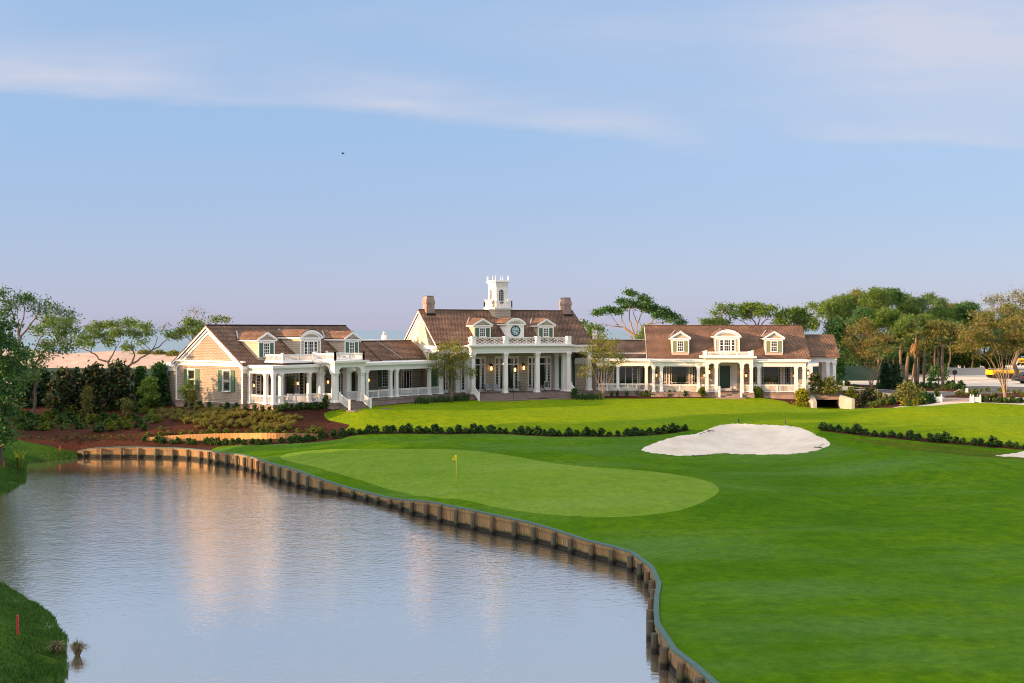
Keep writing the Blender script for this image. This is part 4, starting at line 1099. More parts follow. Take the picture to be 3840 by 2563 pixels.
# connector between left wing and main block
gable(FL, 19.003, 27.3, .9, 9.0, FZ - .02, 8.9, 10.7, 2.7, SL, 'clap', oh=1.3, ohg=-.02, rakes=(False, False), flatback=True)
window(FL, 21.2, .9, FZ + .95, 1.15, 1.9, 'sash2', 'shutter', None, .55); lantern(FL, 19.5, .9, 6.3)
window(FL, 24.6, .9, FZ + .05, 1.6, 2.6, 'doors')
fs = MB(); fs.bar(FL.p(22.6, -.4, 8.67), FL.p(21.4, 2.62, 10.69), .16, .04); P_(fs, 'flashing', 'flash')
fl = MB(); q = FL.p(25.0, 5.0, 10.7); fl.lathe([(.30, .05), (.30, .62), (.24, .64)], q, 12); fl2 = MB(); fl2.lathe([(.2, .64), (.2, .74), (.24, .76), (.24, .84), (.15, .9), (.15, .98), (.18, 1.0), (.18, 1.06)], q, 12)
o = P_(fl, 'roof_vent', 'white'); P_(fl2, 'vent_cap', 'metal', o)
fl = MB(); fl.lathe([(.12, .05), (.12, .75), (.16, .78), (.16, .9)], FL.p(20.2, 5.5, 10.7), 8); P_(fl, 'roof_vent', 'white')

# ---------------- main block (26 deg)
SM = 0.727
zfM = gable(FM, -10.2, 10.2, 4.1, 13.0, FZ - .02, 10.2, 14.42, 6.5, SM, 'cream', oh=3.2, ohg=.38, rakes=(True, True), rtrim=False)
plinth(FM, -10.4, 10.4, .75, 13.1); plinth(FM, -6.95, 6.95, -.55, .72)
bx('porch_floor', 'floor', FM, -10.4, 10.4, .752, 4.095, FZ - .012, FZ); bx('porch_floor', 'floor', FM, -6.95, 6.95, -.55, .75, FZ - .012, FZ)
# front wall panel behind the porch gets clapboards
bx('porch_wall', 'clap', FM, -10.15, 10.15, 4.04, 4.097, FZ, 9.2)
steps(FM, -6.3, 6.3, -.55, 4, .165, .37)
stair_rail(FM, -6.45, -.62, FZ, -2.0, 3.72); stair_rail(FM, 6.45, -.62, FZ, -2.0, 3.72)
bx('landing', 'floor', FM, -6.4, 6.6, -3.4, -2.03, 3.3, 3.845)
hr = MB()
for u in (-2.0, 2.25):
    hr.bar(FM.p(u, -.55, FZ), FM.p(u, -.55, FZ + .95), .045); hr.bar(FM.p(u, -2.0, 3.84), FM.p(u, -2.0, 4.75), .045); hr.bar(FM.p(u, -.5, FZ + .95), FM.p(u, -2.05, 4.75), .05)
P_(hr, 'handrail', 'bronze')
for u in (-6.33, -2.11, 2.11, 6.33): column(FM, u, 0, FZ, 9.22, .5)
for u in (-9.94, 9.94): column(FM, u, 1.2, FZ, 9.22, .5)
for u in (-6.33, 6.33): column(FM, u, 1.2, FZ, 9.22, .42)
for u in (-6.7, 6.7): column(FM, u, 3.75, FZ, 9.22, .5)
# entablature: portico and side bays
e = MB()
e.box(FM, -6.6, 6.6, -.27, .27, 9.22, 9.86); e.box(FM, -6.6, -6.06, .272, 1.0, 9.22, 9.86); e.box(FM, 6.06, 6.6, .272, 1.0, 9.22, 9.86)
e.box(FM, -6.64, 6.64, -.31, -.272, 9.50, 9.55)
e.box(FM, -6.68, 6.68, -.35, 1.0, 9.862, 9.97); e.box(FM, -6.98, 6.98, -.68, 1.0, 10.04, 10.2); e.box(FM, -6.8, 6.8, -.46, 1.0, 9.972, 10.038)
for s in (-1, 1):
    a, b = sorted((s * 6.605, s * 10.25))
    e.box(FM, a, b, .94, 1.46, 9.22, 9.80); a, b = sorted((s * 6.7, s * 10.35)); e.box(FM, a, b, .84, 1.46, 9.802, 9.93); a, b = sorted((s * 7.0, s * 10.6)); e.box(FM, a, b, .62, 1.46, 9.932, 10.10)
    a, b = sorted((s * 9.7, s * 10.25)); e.box(FM, a, b, 1.462, 4.09, 9.22, 9.8)
    a, b = sorted((s * 9.75, s * 10.62)); e.box(FM, a, b, 1.462, 4.9, 9.932, 10.12)
P_(e, 'entablature', 'white')
dn = MB()
for i in range(56): u = -6.66 + 13.32 * i / 55; dn.box(FM, u - .06, u + .06, -.455, -.36, 9.90, 9.969)
for s in (-1, 1):
    for i in range(14): u = s * (6.85 + 3.5 * i / 13); dn.box(FM, u - .06, u + .06, .75, .838, 9.85, 9.925)
P_(dn, 'dentils', 'white')
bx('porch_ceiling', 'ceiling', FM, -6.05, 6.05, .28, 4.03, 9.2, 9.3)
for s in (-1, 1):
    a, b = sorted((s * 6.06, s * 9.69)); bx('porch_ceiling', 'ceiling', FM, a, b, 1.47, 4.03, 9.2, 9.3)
bx('deck', 'whiteroof', FM, -6.6, 6.6, -.4, 1.9, 10.202, 10.26)
# chinoiserie balustrade on the portico
bz = 10.26
def lattice(p, q, h, n, name, th=.055):
    p, q = Vector(p), Vector(q); m = MB(); Z = Vector((0, 0, 1))
    m.bar(p + Z * (h - .035), q + Z * (h - .035), .1, .07); m.bar(p + Z * .07, q + Z * .07, .07, .06)
    for i in range(n):
        a = p + (q - p) * i / n; b = p + (q - p) * (i + 1) / n
        f = lambda s, t: a + (b - a) * s + Z * (.1 + (h - .17) * t)
        for k in range(2 if i else 1): pass
        m.bar(f(0, 0), f(0, 1), .05)
        for L in (((0, 0), (1, 1)), ((0, 1), (1, 0)), ((0, .5), (.5, 1)), ((.5, 1), (1, .5)), ((0, .5), (.5, 0)), ((.5, 0), (1, .5)), ((.25, .75), (.75, .25)) if i % 2 else ((.25, .25), (.75, .75))):
            m.bar(f(*L[0]), f(*L[1]), th * .8, th)
    m.bar(q + Z * .1, q + Z * (h - .07), .05)
    return P_(m, name, 'white')
def post(F, u, v, z, h, w=.5):
    m = MB(); m.taper(F, u, v, w / 2, w / 2, z, z + h); m.taper(F, u, v, w / 2 + .05, w / 2 + .05, z + h, z + h + .07); P_(m, 'balustrade_post', 'white')
for u in (-6.33, -2.11, 2.11, 6.33): post(FM, u, -.15, bz, .9)
for a, b in ((-6.08, -2.36), (-1.86, 1.86), (2.36, 6.08)): lattice(FM.p(a, -.15, bz), FM.p(b, -.15, bz), .85, 3, 'balustrade')
for u in (-6.33, 6.33): lattice(FM.p(u, .12, bz), FM.p(u, 1.3, bz), .85, 1, 'balustrade')
# doors and walls of the portico
for u in (-4.5, 0.0, 4.5): window(FM, u, 4.04, FZ + .03, 3.05, 4.05, 'bigdoors')
for u in (-2.2, 2.2): lantern(FM, u, 4.04, 7.3, 1.5)
for s in (-1, 1): window(FM, s * 8.4, 4.04, FZ + .03, 1.15, 4.0, 'doors', 'shutter', None, .8)
# gable end, left
FMg = FM.sub(-10.2, 13.0, -90)
g = MB(); n = 20; uc, zc = 13 - 6.3, 11.9
for i in range(n):
    a, b = 2 * PI * i / n, 2 * PI * (i + 1) / n
    f = lambda k, t: (uc + .42 * k * math.cos(t), zc + .72 * k * math.sin(t))
    A, B, Cc, D = f(1, a), f(1, b), f(1.17, b), f(1.17, a)
    g.hexa([FMg.p(A[0], -.05, A[1]), FMg.p(B[0], -.05, B[1]), FMg.p(B[0], -.002, B[1]), FMg.p(A[0], -.002, A[1]), FMg.p(D[0], -.05, D[1]), FMg.p(Cc[0], -.05, Cc[1]), FMg.p(Cc[0], -.002, Cc[1]), FMg.p(D[0], -.002, D[1])])
g.box(FMg, uc - .04, uc + .04, -.07, -.003, zc + .85, zc + 1.02); g.box(FMg, uc - .04, uc + .04, -.07, -.003, zc - 1.05, zc - .85)
P_(g, 'gable_ornament', 'cream')
c = MB()
c.box(FMg, 8.3, 9.2, -.3, -.004, 9.35, 9.72); c.box(FMg, 8.2, 12.4, -.42, -.004, 9.73, 9.95); c.box(FMg, 8.3, 12.15, -.25, -.004, 9.952, 10.12)
c.box(FMg, 8.75, 9.0, -.06, -.003, FZ, 9.34)
P_(c, 'cornice_return', 'white')
bx('vent_box', 'white', FMg, 5.0, 5.9, -.4, -.004, 10.75, 11.2)
for u, sh in ((-4.2, 1), (4.3, 1)): dormer(FM, u, 1.95, 11.0, 12.55, 13.32, 2.15, SM, .9, zfM)
dormer(FM, .05, 1.75, 10.95, 12.72, 13.42, 2.3, SM, .9, zfM, 'arch', clock=True)
# chimneys
for u in (-9.3, 9.45):
    m = MB(); m.box(FM, u - .52, u + .52, 5.75, 7.0, 13.0, 15.4)
    m.box(FM, u - .56, u + .56, 5.71, 7.04, 15.1, 15.2); m.box(FM, u - .6, u + .6, 5.67, 7.08, 15.2, 15.3); m.box(FM, u - .56, u + .56, 5.71, 7.04, 15.3, 15.45)
    m.hexa([FM.p(u - .55, 5.72, 15.45), FM.p(u + .55, 5.72, 15.45), FM.p(u + .55, 7.03, 15.45), FM.p(u - .55, 7.03, 15.45), FM.p(u - .43, 5.85, 16.0), FM.p(u + .43, 5.85, 16.0), FM.p(u + .43, 6.9, 16.0), FM.p(u - .43, 6.9, 16.0)])
    o = P_(m, 'chimney', 'brick'); m = MB(); m.box(FM, u - .45, u + .45, 5.83, 6.92, 16.0, 16.07); P_(m, 'chimney_cap', 'dark', o)
    m = MB(); m.box(FM, u - .58, u + .58, 5.5, 5.74, 13.55, 13.95); P_(m, 'flashing', 'dark', o)
# clock tower
TU, TV = 0.0, 6.5
def octa(m, r, ch, z0, z1, r1=None):
    def ring(r): return [(-r + ch, -r), (r - ch, -r), (r, -r + ch), (r, r - ch), (r - ch, r), (-r + ch, r), (-r, r - ch), (-r, -r + ch)]
    A = [FM.p(TU + a, TV + b, z0) for a, b in ring(r)]; B = [FM.p(TU + a, TV + b, z1) for a, b in ring(r1 or r)]
    m.face(A[::-1]); m.face(B)
    for i in range(8): j = (i + 1) % 8; m.face([A[i], A[j], B[j], B[i]])
m = MB(); octa(m, 1.3, .32, 12.6, 14.45); tb = P_(m, 'tower', 'clap')
m = MB(); octa(m, 1.36, .32, 14.452, 14.58); octa(m, 1.5, .36, 14.582, 14.72); P_(m, 'tower_cornice', 'white', tb)
m = MB(); octa(m, .93, .24, 14.722, 17.5); P_(m, 'tower_shaft', 'white', tb)
m = MB(); octa(m, .98, .25, 17.30, 17.36); octa(m, 1.0, .25, 17.502, 17.62); octa(m, 1.04, .25, 17.622, 17.85, 1.06); octa(m, 1.22, .3, 17.852, 18.0); octa(m, 1.12, .28, 18.002, 18.1)
P_(m, 'tower_cornice', 'white', tb)
for k in range(4):
    Ft = Frame(*FM.p(TU, TV, 0)[:2], 26 + 90 * k)
    f = MB()
    for x in (-.62, .62): f.box(Ft, x - .08, x + .08, -.98, -.932, 14.8, 17.29)
    for x in (-.38, .38): f.box(Ft, x - .06, x + .06, -.97, -.932, 15.3, 16.62)
    n = 10
    for i in range(n):
        a, b = PI * i / n, PI * (i + 1) / n
        pts = [(r_ * math.cos(t), 16.62 + r_ * math.sin(t)) for r_, t in ((.32, a), (.32, b), (.44, b), (.44, a))]
        f.hexa([Ft.p(pts[0][0], -.97, pts[0][1]), Ft.p(pts[1][0], -.97, pts[1][1]), Ft.p(pts[1][0], -.932, pts[1][1]), Ft.p(pts[0][0], -.932, pts[0][1]), Ft.p(pts[3][0], -.97, pts[3][1]), Ft.p(pts[2][0], -.97, pts[2][1]), Ft.p(pts[2][0], -.932, pts[2][1]), Ft.p(pts[3][0], -.932, pts[3][1])])
    for x in (-.11, .11): f.box(Ft, x - .012, x + .012, -.95, -.94, 15.3, 16.9)
    for z in (15.55, 15.8, 16.05, 16.3, 16.55): f.box(Ft, -.32, .32, -.951, -.94, z - .012, z + .012)
    P_(f, 'tower_window', 'white', tb)
    g = MB(); poly = [(-.32, 15.2), (.32, 15.2)] + [(.32 * math.cos(PI * i / 10), 16.62 + .32 * math.sin(PI * i / 10)) for i in range(11)]
    g.prism(poly, Ft, -.94, -.931); P_(g, 'tower_pane', 'glass', tb)
    # tower balustrade side
    p0, p1 = Ft.p(-1.28, -1.28, 14.72), Ft.p(1.28, -1.28, 14.72)
    bl_ = MB(); Z = Vector((0, 0, 1))
    bl_.bar(p0 + Z * .74, p1 + Z * .74, .07, .06); bl_.bar(p0 + Z * .1, p1 + Z * .1, .06, .05)
    for x in (0, .2, .32, .68, .8, 1.0):
        q = p0 + (p1 - p0) * x; bl_.bar(q, q + Z * .82, .11 if x in (.2, .8) else .14)
        if x in (0, .2, .8, 1.0): bl_.lathe([(.03, .82), (.07, .9), (.06, .97), (.015, 1.08)], q, 6)
    q0, q1 = p0 + (p1 - p0) * .33, p0 + (p1 - p0) * .67
    for a, b in ((.12, .7), (.7, .12)): bl_.bar(q0 + Z * a, q1 + Z * b, .04)
    P_(bl_, 'tower_balustrade', 'white', tb)
    for sx in (-.85, .85):
        fi = MB(); q = Ft.p(sx, -1.08, 18.1); fi.lathe([(.045, 0), (.055, .08), (.022, .16), (.05, .27), (.04, .36), (.015, .44), (.006, .66)], q, 6); P_(fi, 'finial', 'white', tb)

# ---------------- right connector and right wing (-4 deg)
gable(FR, -18.5, -9.3, 4.8, 11, FZ - .02, 9.0, 10.7, 7.4, SL, 'clap', oh=.5, ohg=-.02, rakes=(False, False), flatback=True)
plinth(FR, -16.2, -9.25, 1.4, 11)
bx('porch_floor', 'floor', FR, -16.2, -9.25, 1.4, 4.79, FZ - .012, FZ)
for u in (-9.75, -13.2): column(FR, u, 1.7, FZ, 7.58)
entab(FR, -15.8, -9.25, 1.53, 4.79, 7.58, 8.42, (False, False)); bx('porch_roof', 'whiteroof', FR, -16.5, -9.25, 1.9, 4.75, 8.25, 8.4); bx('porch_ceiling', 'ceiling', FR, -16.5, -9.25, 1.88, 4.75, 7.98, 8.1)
railing(FR.p(-15.6, 1.7, FZ), FR.p(-13.4, 1.7, FZ), mids=1); railing(FR.p(-13.0, 1.7, FZ), FR.p(-9.95, 1.7, FZ), mids=2); railing(FR.p(-9.55, 1.7, FZ), FR.p(-9.0, 1.7, FZ))
window(FR, -12.2, 4.8, FZ + .05, 2.9, 2.75, 'doors'); window(FR, -15.2, 4.8, FZ + .05, 1.2, 2.75, 'doors'); window(FR, -9.9, 4.8, FZ + .05, .9, 2.75, 'plain')
fl = MB(); q = FR.p(-16.0, 9.0, 10.7); fl.lathe([(.30, .05), (.30, .5), (.26, .52)], q, 12); fl2 = MB(); fl2.lathe([(.36, .52), (.36, .62), (.31, .64), (.31, 1.2), (.34, 1.22), (.34, 1.27)], q, 14)
o = P_(fl, 'roof_vent', 'white'); P_(fl2, 'vent_cap', 'metal', o)

RW = 3.8
zfR = gable(FR, -9.25, 10.0, RW, RW + 11.36, FZ - .02, 8.55, 12.55, RW + 5.68, SL, 'clap', oh=.4)
plinth(FR, -9.25, 10.0, -.32, 15); bx('porch_floor', 'floor', FR, -9.25, 9.4, -.32, 3.79, FZ - .012, FZ)
for u in (-8.95, -8.0, -3.6, 3.6, 8.0, 8.95): column(FR, u, 0, FZ, 7.58)
for u in (-2.62, -1.52, 1.52, 2.62): column(FR, u, -.6, FZ, 7.62, .34)
entab(FR, -9.12, -2.8, -.17, 3.79, 7.58, 8.42, (True, False)); entab(FR, 2.8, 9.12, -.17, 3.79, 7.58, 8.42, (False, True))
bx('porch_roof', 'whiteroof', FR, -9.3, -2.8, .22, 3.74, 8.25, 8.40); bx('porch_roof', 'whiteroof', FR, 2.8, 9.3, .22, 3.74, 8.25, 8.40)
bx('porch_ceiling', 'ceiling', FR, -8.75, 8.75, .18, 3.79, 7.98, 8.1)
plinth(FR, -2.95, 2.95, -.95, -.36); bx('porch_floor', 'floor', FR, -2.95, 2.95, -.95, -.322, FZ - .012, FZ)
arch_wall(FR, -2.82, 2.82, -.78, -.42, 8.46, [(-2.43, -1.71, .36), (-1.33, 1.33, .48), (1.71, 2.43, .36)], 7.62)
pc = MB(); pc.box(FR, -2.95, 2.95, -.9, .2, 8.463, 8.6); pc.box(FR, -3.2, 3.2, -1.12, 3.3, 8.602, 8.82); P_(pc, 'porch_cornice', 'white')
railing(FR.p(-2.75, -.75, zt), FR.p(2.75, -.75, zt), .55, posts=True, mids=2, name='balcony_railing')
for s in (-1, 1): railing(FR.p(s * 2.75, -.7, zt), FR.p(s * 2.75, 3.2, zt), .55, name='balcony_railing')
for a, b, k in ((-8.75, -8.2, 0), (-7.8, -3.8, 1), (-3.4, -2.85, 0), (2.85, 3.4, 0), (3.8, 7.8, 1), (8.2, 8.75, 0)): railing(FR.p(a, 0, FZ), FR.p(b, 0, FZ), mids=k)
for a, b in ((-2.45, -1.7), (1.7, 2.45)): railing(FR.p(a, -.6, FZ), FR.p(b, -.6, FZ))
for s in (-1, 1): railing(FR.p(s * 8.95, .2, FZ), FR.p(s * 8.95, 3.7, FZ))
steps(FR, -1.35, 1.35, -.95, 3, .17, .36); bx('landing', 'brickedge', FR, -1.7, 1.7, -2.55, -2.03, 3.3, 3.98)
for u in (-1.28, 1.28):
    m = MB(); m.taper(FR, u, -1.9, .1, .1, 3.9, 5.2); m.taper(FR, u, -1.9, .13, .13, 5.2, 5.26); P_(m, 'stair_post', 'white')
for s in (-1, 1):
    window(FR, s * 5.6, RW, FZ + .75, 2.3, 2.35, 'bigborder'); window(FR, s * 7.6, RW, FZ + .75, .72, 2.35, 'bigborder'); window(FR, s * 3.6, RW, FZ + .75, .72, 2.35, 'bigborder')
    lantern(FR, s * 8.4, RW, 6.35); lantern(FR, s * 2.55, RW, 6.35); lantern(FR, s * 1.95, RW, 6.75, 1.3)
m = MB(); m.box(FR, -.62, .62, RW - .08, RW - .002, FZ + .3, FZ + 3.0)
for x in (-.32, .32):
    for z0, z1 in ((.5, 1.3), (1.45, 2.8)): m.box(FR, x - .22, x + .22, RW - .1, RW - .081, FZ + z0, FZ + z1)
d_ = P_(m, 'front_door', 'greendoor')
m = MB()
for s in (-1, 1): m.box(FR, *sorted((s * .63, s * .8)), RW - .12, RW - .003, FZ, FZ + 3.1); m.box(FR, *sorted((s * .85, s * 1.5)), RW - .05, RW - .004, FZ, FZ + 3.2); m.box(FR, *sorted((s * .95, s * 1.4)), RW - .07, RW - .051, FZ + .2, FZ + 1.1); m.box(FR, *sorted((s * .95, s * 1.4)), RW - .07, RW - .051, FZ + 1.3, FZ + 2.8)
m.box(FR, -1.5, 1.5, RW - .14, RW - .122, FZ + 3.11, FZ + 3.3); m.box(FR, -.8, .8, RW - .3, RW - .13, FZ - .0, FZ + .28)
P_(m, 'door_frame', 'white', d_)
for u in (-5.45, 6.0): dormer(FR, u, RW + .15, 9.12, 10.98, 11.8, 2.1, SL, RW - .4, zfR, shut='sageshutter')
dormer(FR, .3, RW + .15, 9.2, 11.2, 12.02, 2.95, SL, RW - .4, zfR, 'arch')
# carriage porch at the right end
m = MB(); ez, rz, rv, ts = 8.72, 11.4, 9.5, .1
for (va, za, vb, zb_) in ((5.5, ez, rv, rz), (13.5, ez, rv, rz)):
    q = [FR.p(10.4, va, za - .16), FR.p(14.3, va, za - .16), FR.p(14.3, vb, zb_ - .16), FR.p(10.4, vb, zb_ - .16), FR.p(10.4, va, za), FR.p(14.3, va, za), FR.p(14.3, vb, zb_), FR.p(10.4, vb, zb_)]
    if va > vb: q = [q[i] for i in (3, 2, 1, 0, 7, 6, 5, 4)]
    m.hexa(q)
P_(m, 'roof', 'roof')
m = MB(); m.box(FR, 10.1, 13.95, 5.85, 6.25, 7.95, 8.5); m.box(FR, 13.55, 13.95, 6.252, 13.0, 7.95, 8.5); m.box(FR, 10.1, 14.25, 5.6, 6.28, 8.502, 8.62); m.box(FR, 10.1, 13.55, 12.6, 13.0, 7.95, 8.5)
m.prism([(0, 0), (7.4, 0), (3.7, 2.45)], Frame(*FR.p(13.9, 13.2, 8.5)[:2], FR.deg - 90), 0, .1) if False else None
m.box(FR, 10.1, 13.5, 6.3, 12.6, 8.3, 8.45); P_(m, 'entablature', 'white')
m = MB(); A = [FR.p(13.6, 5.8, 8.5), FR.p(13.6, 13.2, 8.5), FR.p(13.6, 9.5, 11.1)]; B = [FR.p(13.9, 5.8, 8.5), FR.p(13.9, 13.2, 8.5), FR.p(13.9, 9.5, 11.1)]
m.face(A[::-1]); m.face(B)
for i in range(3): m.face([A[i], A[(i + 1) % 3], B[(i + 1) % 3], B[i]])
P_(m, 'gable_wall', 'clap')
for u, v in ((13.7, 6.05), (13.7, 8.2), (13.7, 10.4), (13.7, 12.8), (12.9, 6.05)): column(FR, u, v, 4.3, 7.95, .42)
railing(FR.p(10.2, 8.5, 4.35), FR.p(13.5, 8.5, 4.35))
railing(FR.p(10.2, 4.2, 4.5), FR.p(12.6, 4.6, 4.4))
lantern(FR.sub(10.0, 4.6, 90), 0, 0, 6.6, 1.3)
SHADE = [(-78, y, 1.37 + .10 * ((i * 7) % 3 - 1)) for i, y in enumerate(range(-30, 67, 8))] + [(-90, y, 1.4) for y in range(-26, 62, 8)]
SHADE_PINES = [(-78, 71, 1.0), (-81, 77, 1.0), (-88, 74, 1.1)]
SHADE += [(-61, 108.5, .60), (-66, 113.5, .64)]
# ------------------------------------------------------------------ plants
def leaf_mesh(name, Cn, size, mat, parent=None, aspect=1.9, upb=0.3, kind='diamond', dirs=None):
    Cn = np.asarray(Cn, float); n = len(Cn)
    org = np.array(WLOC.get(parent.name, Vector((0, 0, 0)))) if parent else np.zeros(3)
    nr = RNG.normal(size=(n, 3)); nr /= np.linalg.norm(nr, axis=1)[:, None]
    t = RNG.normal(size=(n, 3)); a = np.cross(nr, t); a /= np.linalg.norm(a, axis=1)[:, None]; b = np.cross(nr, a)
    s = (size * RNG.uniform(0.6, 1.35, n))[:, None]
    a = a * s * aspect / 2; b = b * s / 2
    c = Cn - org
    V = np.stack([c - a, c - b * 1.0 - a * .15, c + a, c + b * 1.0 - a * .15], 1).reshape(-1, 3)
    return quads(name, V, mat, parent)

def quads(name, V, mat, parent=None, rnd=None, tri=False):
    k = 3 if tri else 4
    m = len(V) // k
    me = bpy.data.meshes.new(name)
    me.vertices.add(len(V)); me.vertices.foreach_set('co', V.astype(np.float32).ravel())
    me.loops.add(m * k); me.loops.foreach_set('vertex_index', np.arange(m * k, dtype=np.int32))
    me.polygons.add(m); me.polygons.foreach_set('loop_start', np.arange(0, m * k, k, dtype=np.int32))
    me.update(calc_edges=True)
    at = me.attributes.new('rnd', 'FLOAT', 'FACE')
    at.data.foreach_set('value', (RNG.random(m) if rnd is None else np.asarray(rnd)).astype(np.float32))
    me.materials.append(M[mat])
    o = bpy.data.objects.new(name, me); COL.objects.link(o)
    if parent:
        o.parent = parent; KIDS.setdefault(parent.name, []).append(o); WLOC[o.name] = WLOC.get(parent.name, Vector((0, 0, 0))).copy()
    else: WLOC[o.name] = Vector((0, 0, 0))
    return o

def bend(p, q, k=3, amt=0.12):
    p, q = Vector(p), Vector(q); L = (q - p).length; out = [p]
    w = Vector(RNG.normal(size=3)) * L * amt
    for i in range(1, k):
        t = i / k; out.append(p.lerp(q, t) + w * math.sin(PI * t) + Vector((0, 0, -L * .06 * math.sin(PI * t))))
    out.append(q); return out

LD, LS, TR = 1.8, .74, .72
def tree(name, label, cat, base, trunks, clumps, leafmat, bark, leaf=0.2, dens=1.0, group=None, sub=0.42, twigs=0, limb=0.085, mixmat=None, droop=0.0):
    """trunks: [(points, r0, r1)]; clumps: [(x,y,z,rx,ry,rz[,density])]"""
    base = Vector(base)
    root = thing(name, label, cat, base, 0, group)
    w = MB(); nodes = []
    for pts, r0, r1 in trunks:
        pts = [Vector(p) for p in pts]; n = len(pts)
        fine = []
        for i in range(n - 1):
            for k in range(3): fine.append(pts[i].lerp(pts[i + 1], k / 3))
        fine.append(pts[-1]); m = len(fine)
        for i in range(1, m - 1): fine[i] = fine[i] + Vector(RNG.normal(size=3)) * r0 * .25
        rad = [(r0 + (r1 - r0) * (i / (m - 1)) ** .6) * TR for i in range(m)]
        if pts[0].z < base.z + .5: rad[0] *= 1.35
        w.tube(fine, rad, 7, False)
        nodes += [(p, r) for p, r in zip(fine, rad)][1:]
    allc = []; alld = []
    for cl in clumps:
        x, y, z, rx, ry, rz = cl[:6]; dn = cl[6] if len(cl) > 6 else 1.0
        cc = Vector((x, y, z)); tgt = Vector((x, y, z - rz * .35))
        best = min(nodes, key=lambda q: (q[0] - tgt).length + (2.5 if q[0].z > tgt.z + .3 else 0) + max(0, .05 - q[1]) * 10)
        br = bend(best[0], tgt, 4, .10); rr = max(.03, min(best[1] * .75, limb * (.6 + max(rx, rz) * .3)))
        w.tube(br, [rr, rr * .85, rr * .7, rr * .55, rr * .4], 5, False)
        nodes.append((tgt, rr * .4)); nodes.append((br[2], rr * .7))
        ns = max(4, int(5.0 * (rx * ry * rz) ** (2 / 3) / (sub * sub * 2.6)))
        for i in range(ns):
            d = RNG.normal(size=3); d /= np.linalg.norm(d); rad = RNG.random() ** .45
            sc = np.array((x + d[0] * rx * rad, y + d[1] * ry * rad, z + d[2] * rz * rad - droop * abs(d[0]) * rz))
            if i < 7 or twigs: w.tube(bend(br[-1] if RNG.random() < .6 else br[-2], sc, 2, .1), [rr * .3 + .008, rr * .2 + .006, .008], 3, False)
            for k in range(twigs):
                e = Vector(sc) + Vector(RNG.normal(size=3)) * sub * 1.3; e.z += sub * .5
                w.tube([Vector(sc), e], [.018, .006], 3, False)
            nl = int(30 * LD * dens * dn * RNG.uniform(.6, 1.4))
            if nl: allc.append(sc + RNG.normal(size=(nl, 3)) * np.array((sub, sub, sub * .62)))
    w.build('trunk', M[bark], root)
    if allc:
        A = np.vstack(allc)
        if mixmat:
            k = RNG.random(len(A)) < .5
            leaf_mesh('crown', A, leaf, leafmat, root)
        else: leaf_mesh('crown', A, leaf * LS, leafmat, root)
    return root

def cl(x, y, rx, ry, Y, dY=None, dens=1.0, dep=None):
    """crown clump: photo direction, at its own distance"""
    Yc = Y + (RNG.uniform(-1, 1) * 1.6 if dY is None else dY)
    p = pxY(x, y, Yc); k = Yc / FOC
    return (p[0], p[1], p[2], rx * k, (dep or rx * k * .9), ry * k, dens)
def tp(Y, *P): return [pxY(x, y, Y) for x, y in P]

# ---- trees on the left
Y = 97.5
tree('oak_tree', 'dense dark green tree at the left edge of the picture above the grass bank', 'tree', (-42.6, Y, H(-42.6, Y)), [([(-42.6, Y, .8), (-42.4, Y, 5), (-42.6, Y, 9), (-42.4, Y, 11.5)], .3, .08)],
     [cl(*q, Y) for q in [(15, 1215, 42, 35), (-40, 1290, 70, 60), (30, 1290, 45, 40), (40, 1370, 60, 50), (-20, 1400, 80, 60), (35, 1450, 50, 45), (-30, 1480, 80, 60), (20, 1540, 50, 50), (-50, 1560, 80, 60), (10, 1610, 38, 40), (85, 1330, 28, 26), (-70, 1230, 60, 50), (70, 1400, 30, 30), (-20, 1640, 50, 40), (25, 1650, 30, 32)]], 'oakdark', 'barkdark', .2, 1.5, sub=.45)
Y = 152.0
tree('live_oak', 'tall airy live oak rising highest at the far left, crown open to the sky', 'tree', (pxY(75, 1450, Y)[0], Y, 4.1), [(tp(Y, (75, 1462), (68, 1340), (72, 1270), (60, 1215), (45, 1170)), .42, .12), (tp(Y, (72, 1275), (110, 1225), (140, 1180), (175, 1160)), .22, .07), (tp(Y, (68, 1300), (30, 1240), (5, 1190)), .2, .07), (tp(Y, (70, 1260), (90, 1190), (88, 1140)), .18, .06)],
     [cl(*q, Y) for q in [(5, 1100, 36, 20), (45, 1128, 30, 18), (78, 1116, 36, 18), (125, 1120, 34, 16), (165, 1136, 28, 16), (192, 1158, 26, 18), (228, 1172, 22, 16), (268, 1188, 20, 16), (250, 1205, 20, 12), (30, 1155, 36, 18), (110, 1150, 36, 16), (10, 1180, 24, 16), (150, 1175, 30, 15), (205, 1195, 28, 14)]], 'oakdark', 'bark', .21, .9, twigs=1, sub=.5)
bb = gpx(126, 1567); Y = bb[1]
tree('live_oak', 'slender leaning oak with pale bare trunk standing in the brown mulch', 'tree', bb, [([bb, *tp(Y, (131, 1500), (133, 1430), (124, 1370), (112, 1335))], .27, .12), (tp(Y, (126, 1378), (160, 1320), (205, 1285), (250, 1262)), .14, .05), (tp(Y, (118, 1345), (140, 1290), (165, 1245)), .12, .05), (tp(Y, (115, 1340), (90, 1300), (75, 1270)), .1, .04)],
     [cl(*q, Y) for q in [(190, 1212, 42, 24), (245, 1218, 38, 20), (150, 1235, 34, 24), (210, 1250, 44, 20), (275, 1242, 30, 18), (165, 1290, 32, 22), (235, 1282, 36, 16), (125, 1390, 34, 26), (295, 1262, 20, 12), (90, 1330, 30, 24), (150, 1340, 30, 22), (205, 1312, 28, 16), (255, 1305, 24, 14), (105, 1420, 28, 20)]], 'oak', 'bark', .19, .95, twigs=1, sub=.42)
Y = 165.0
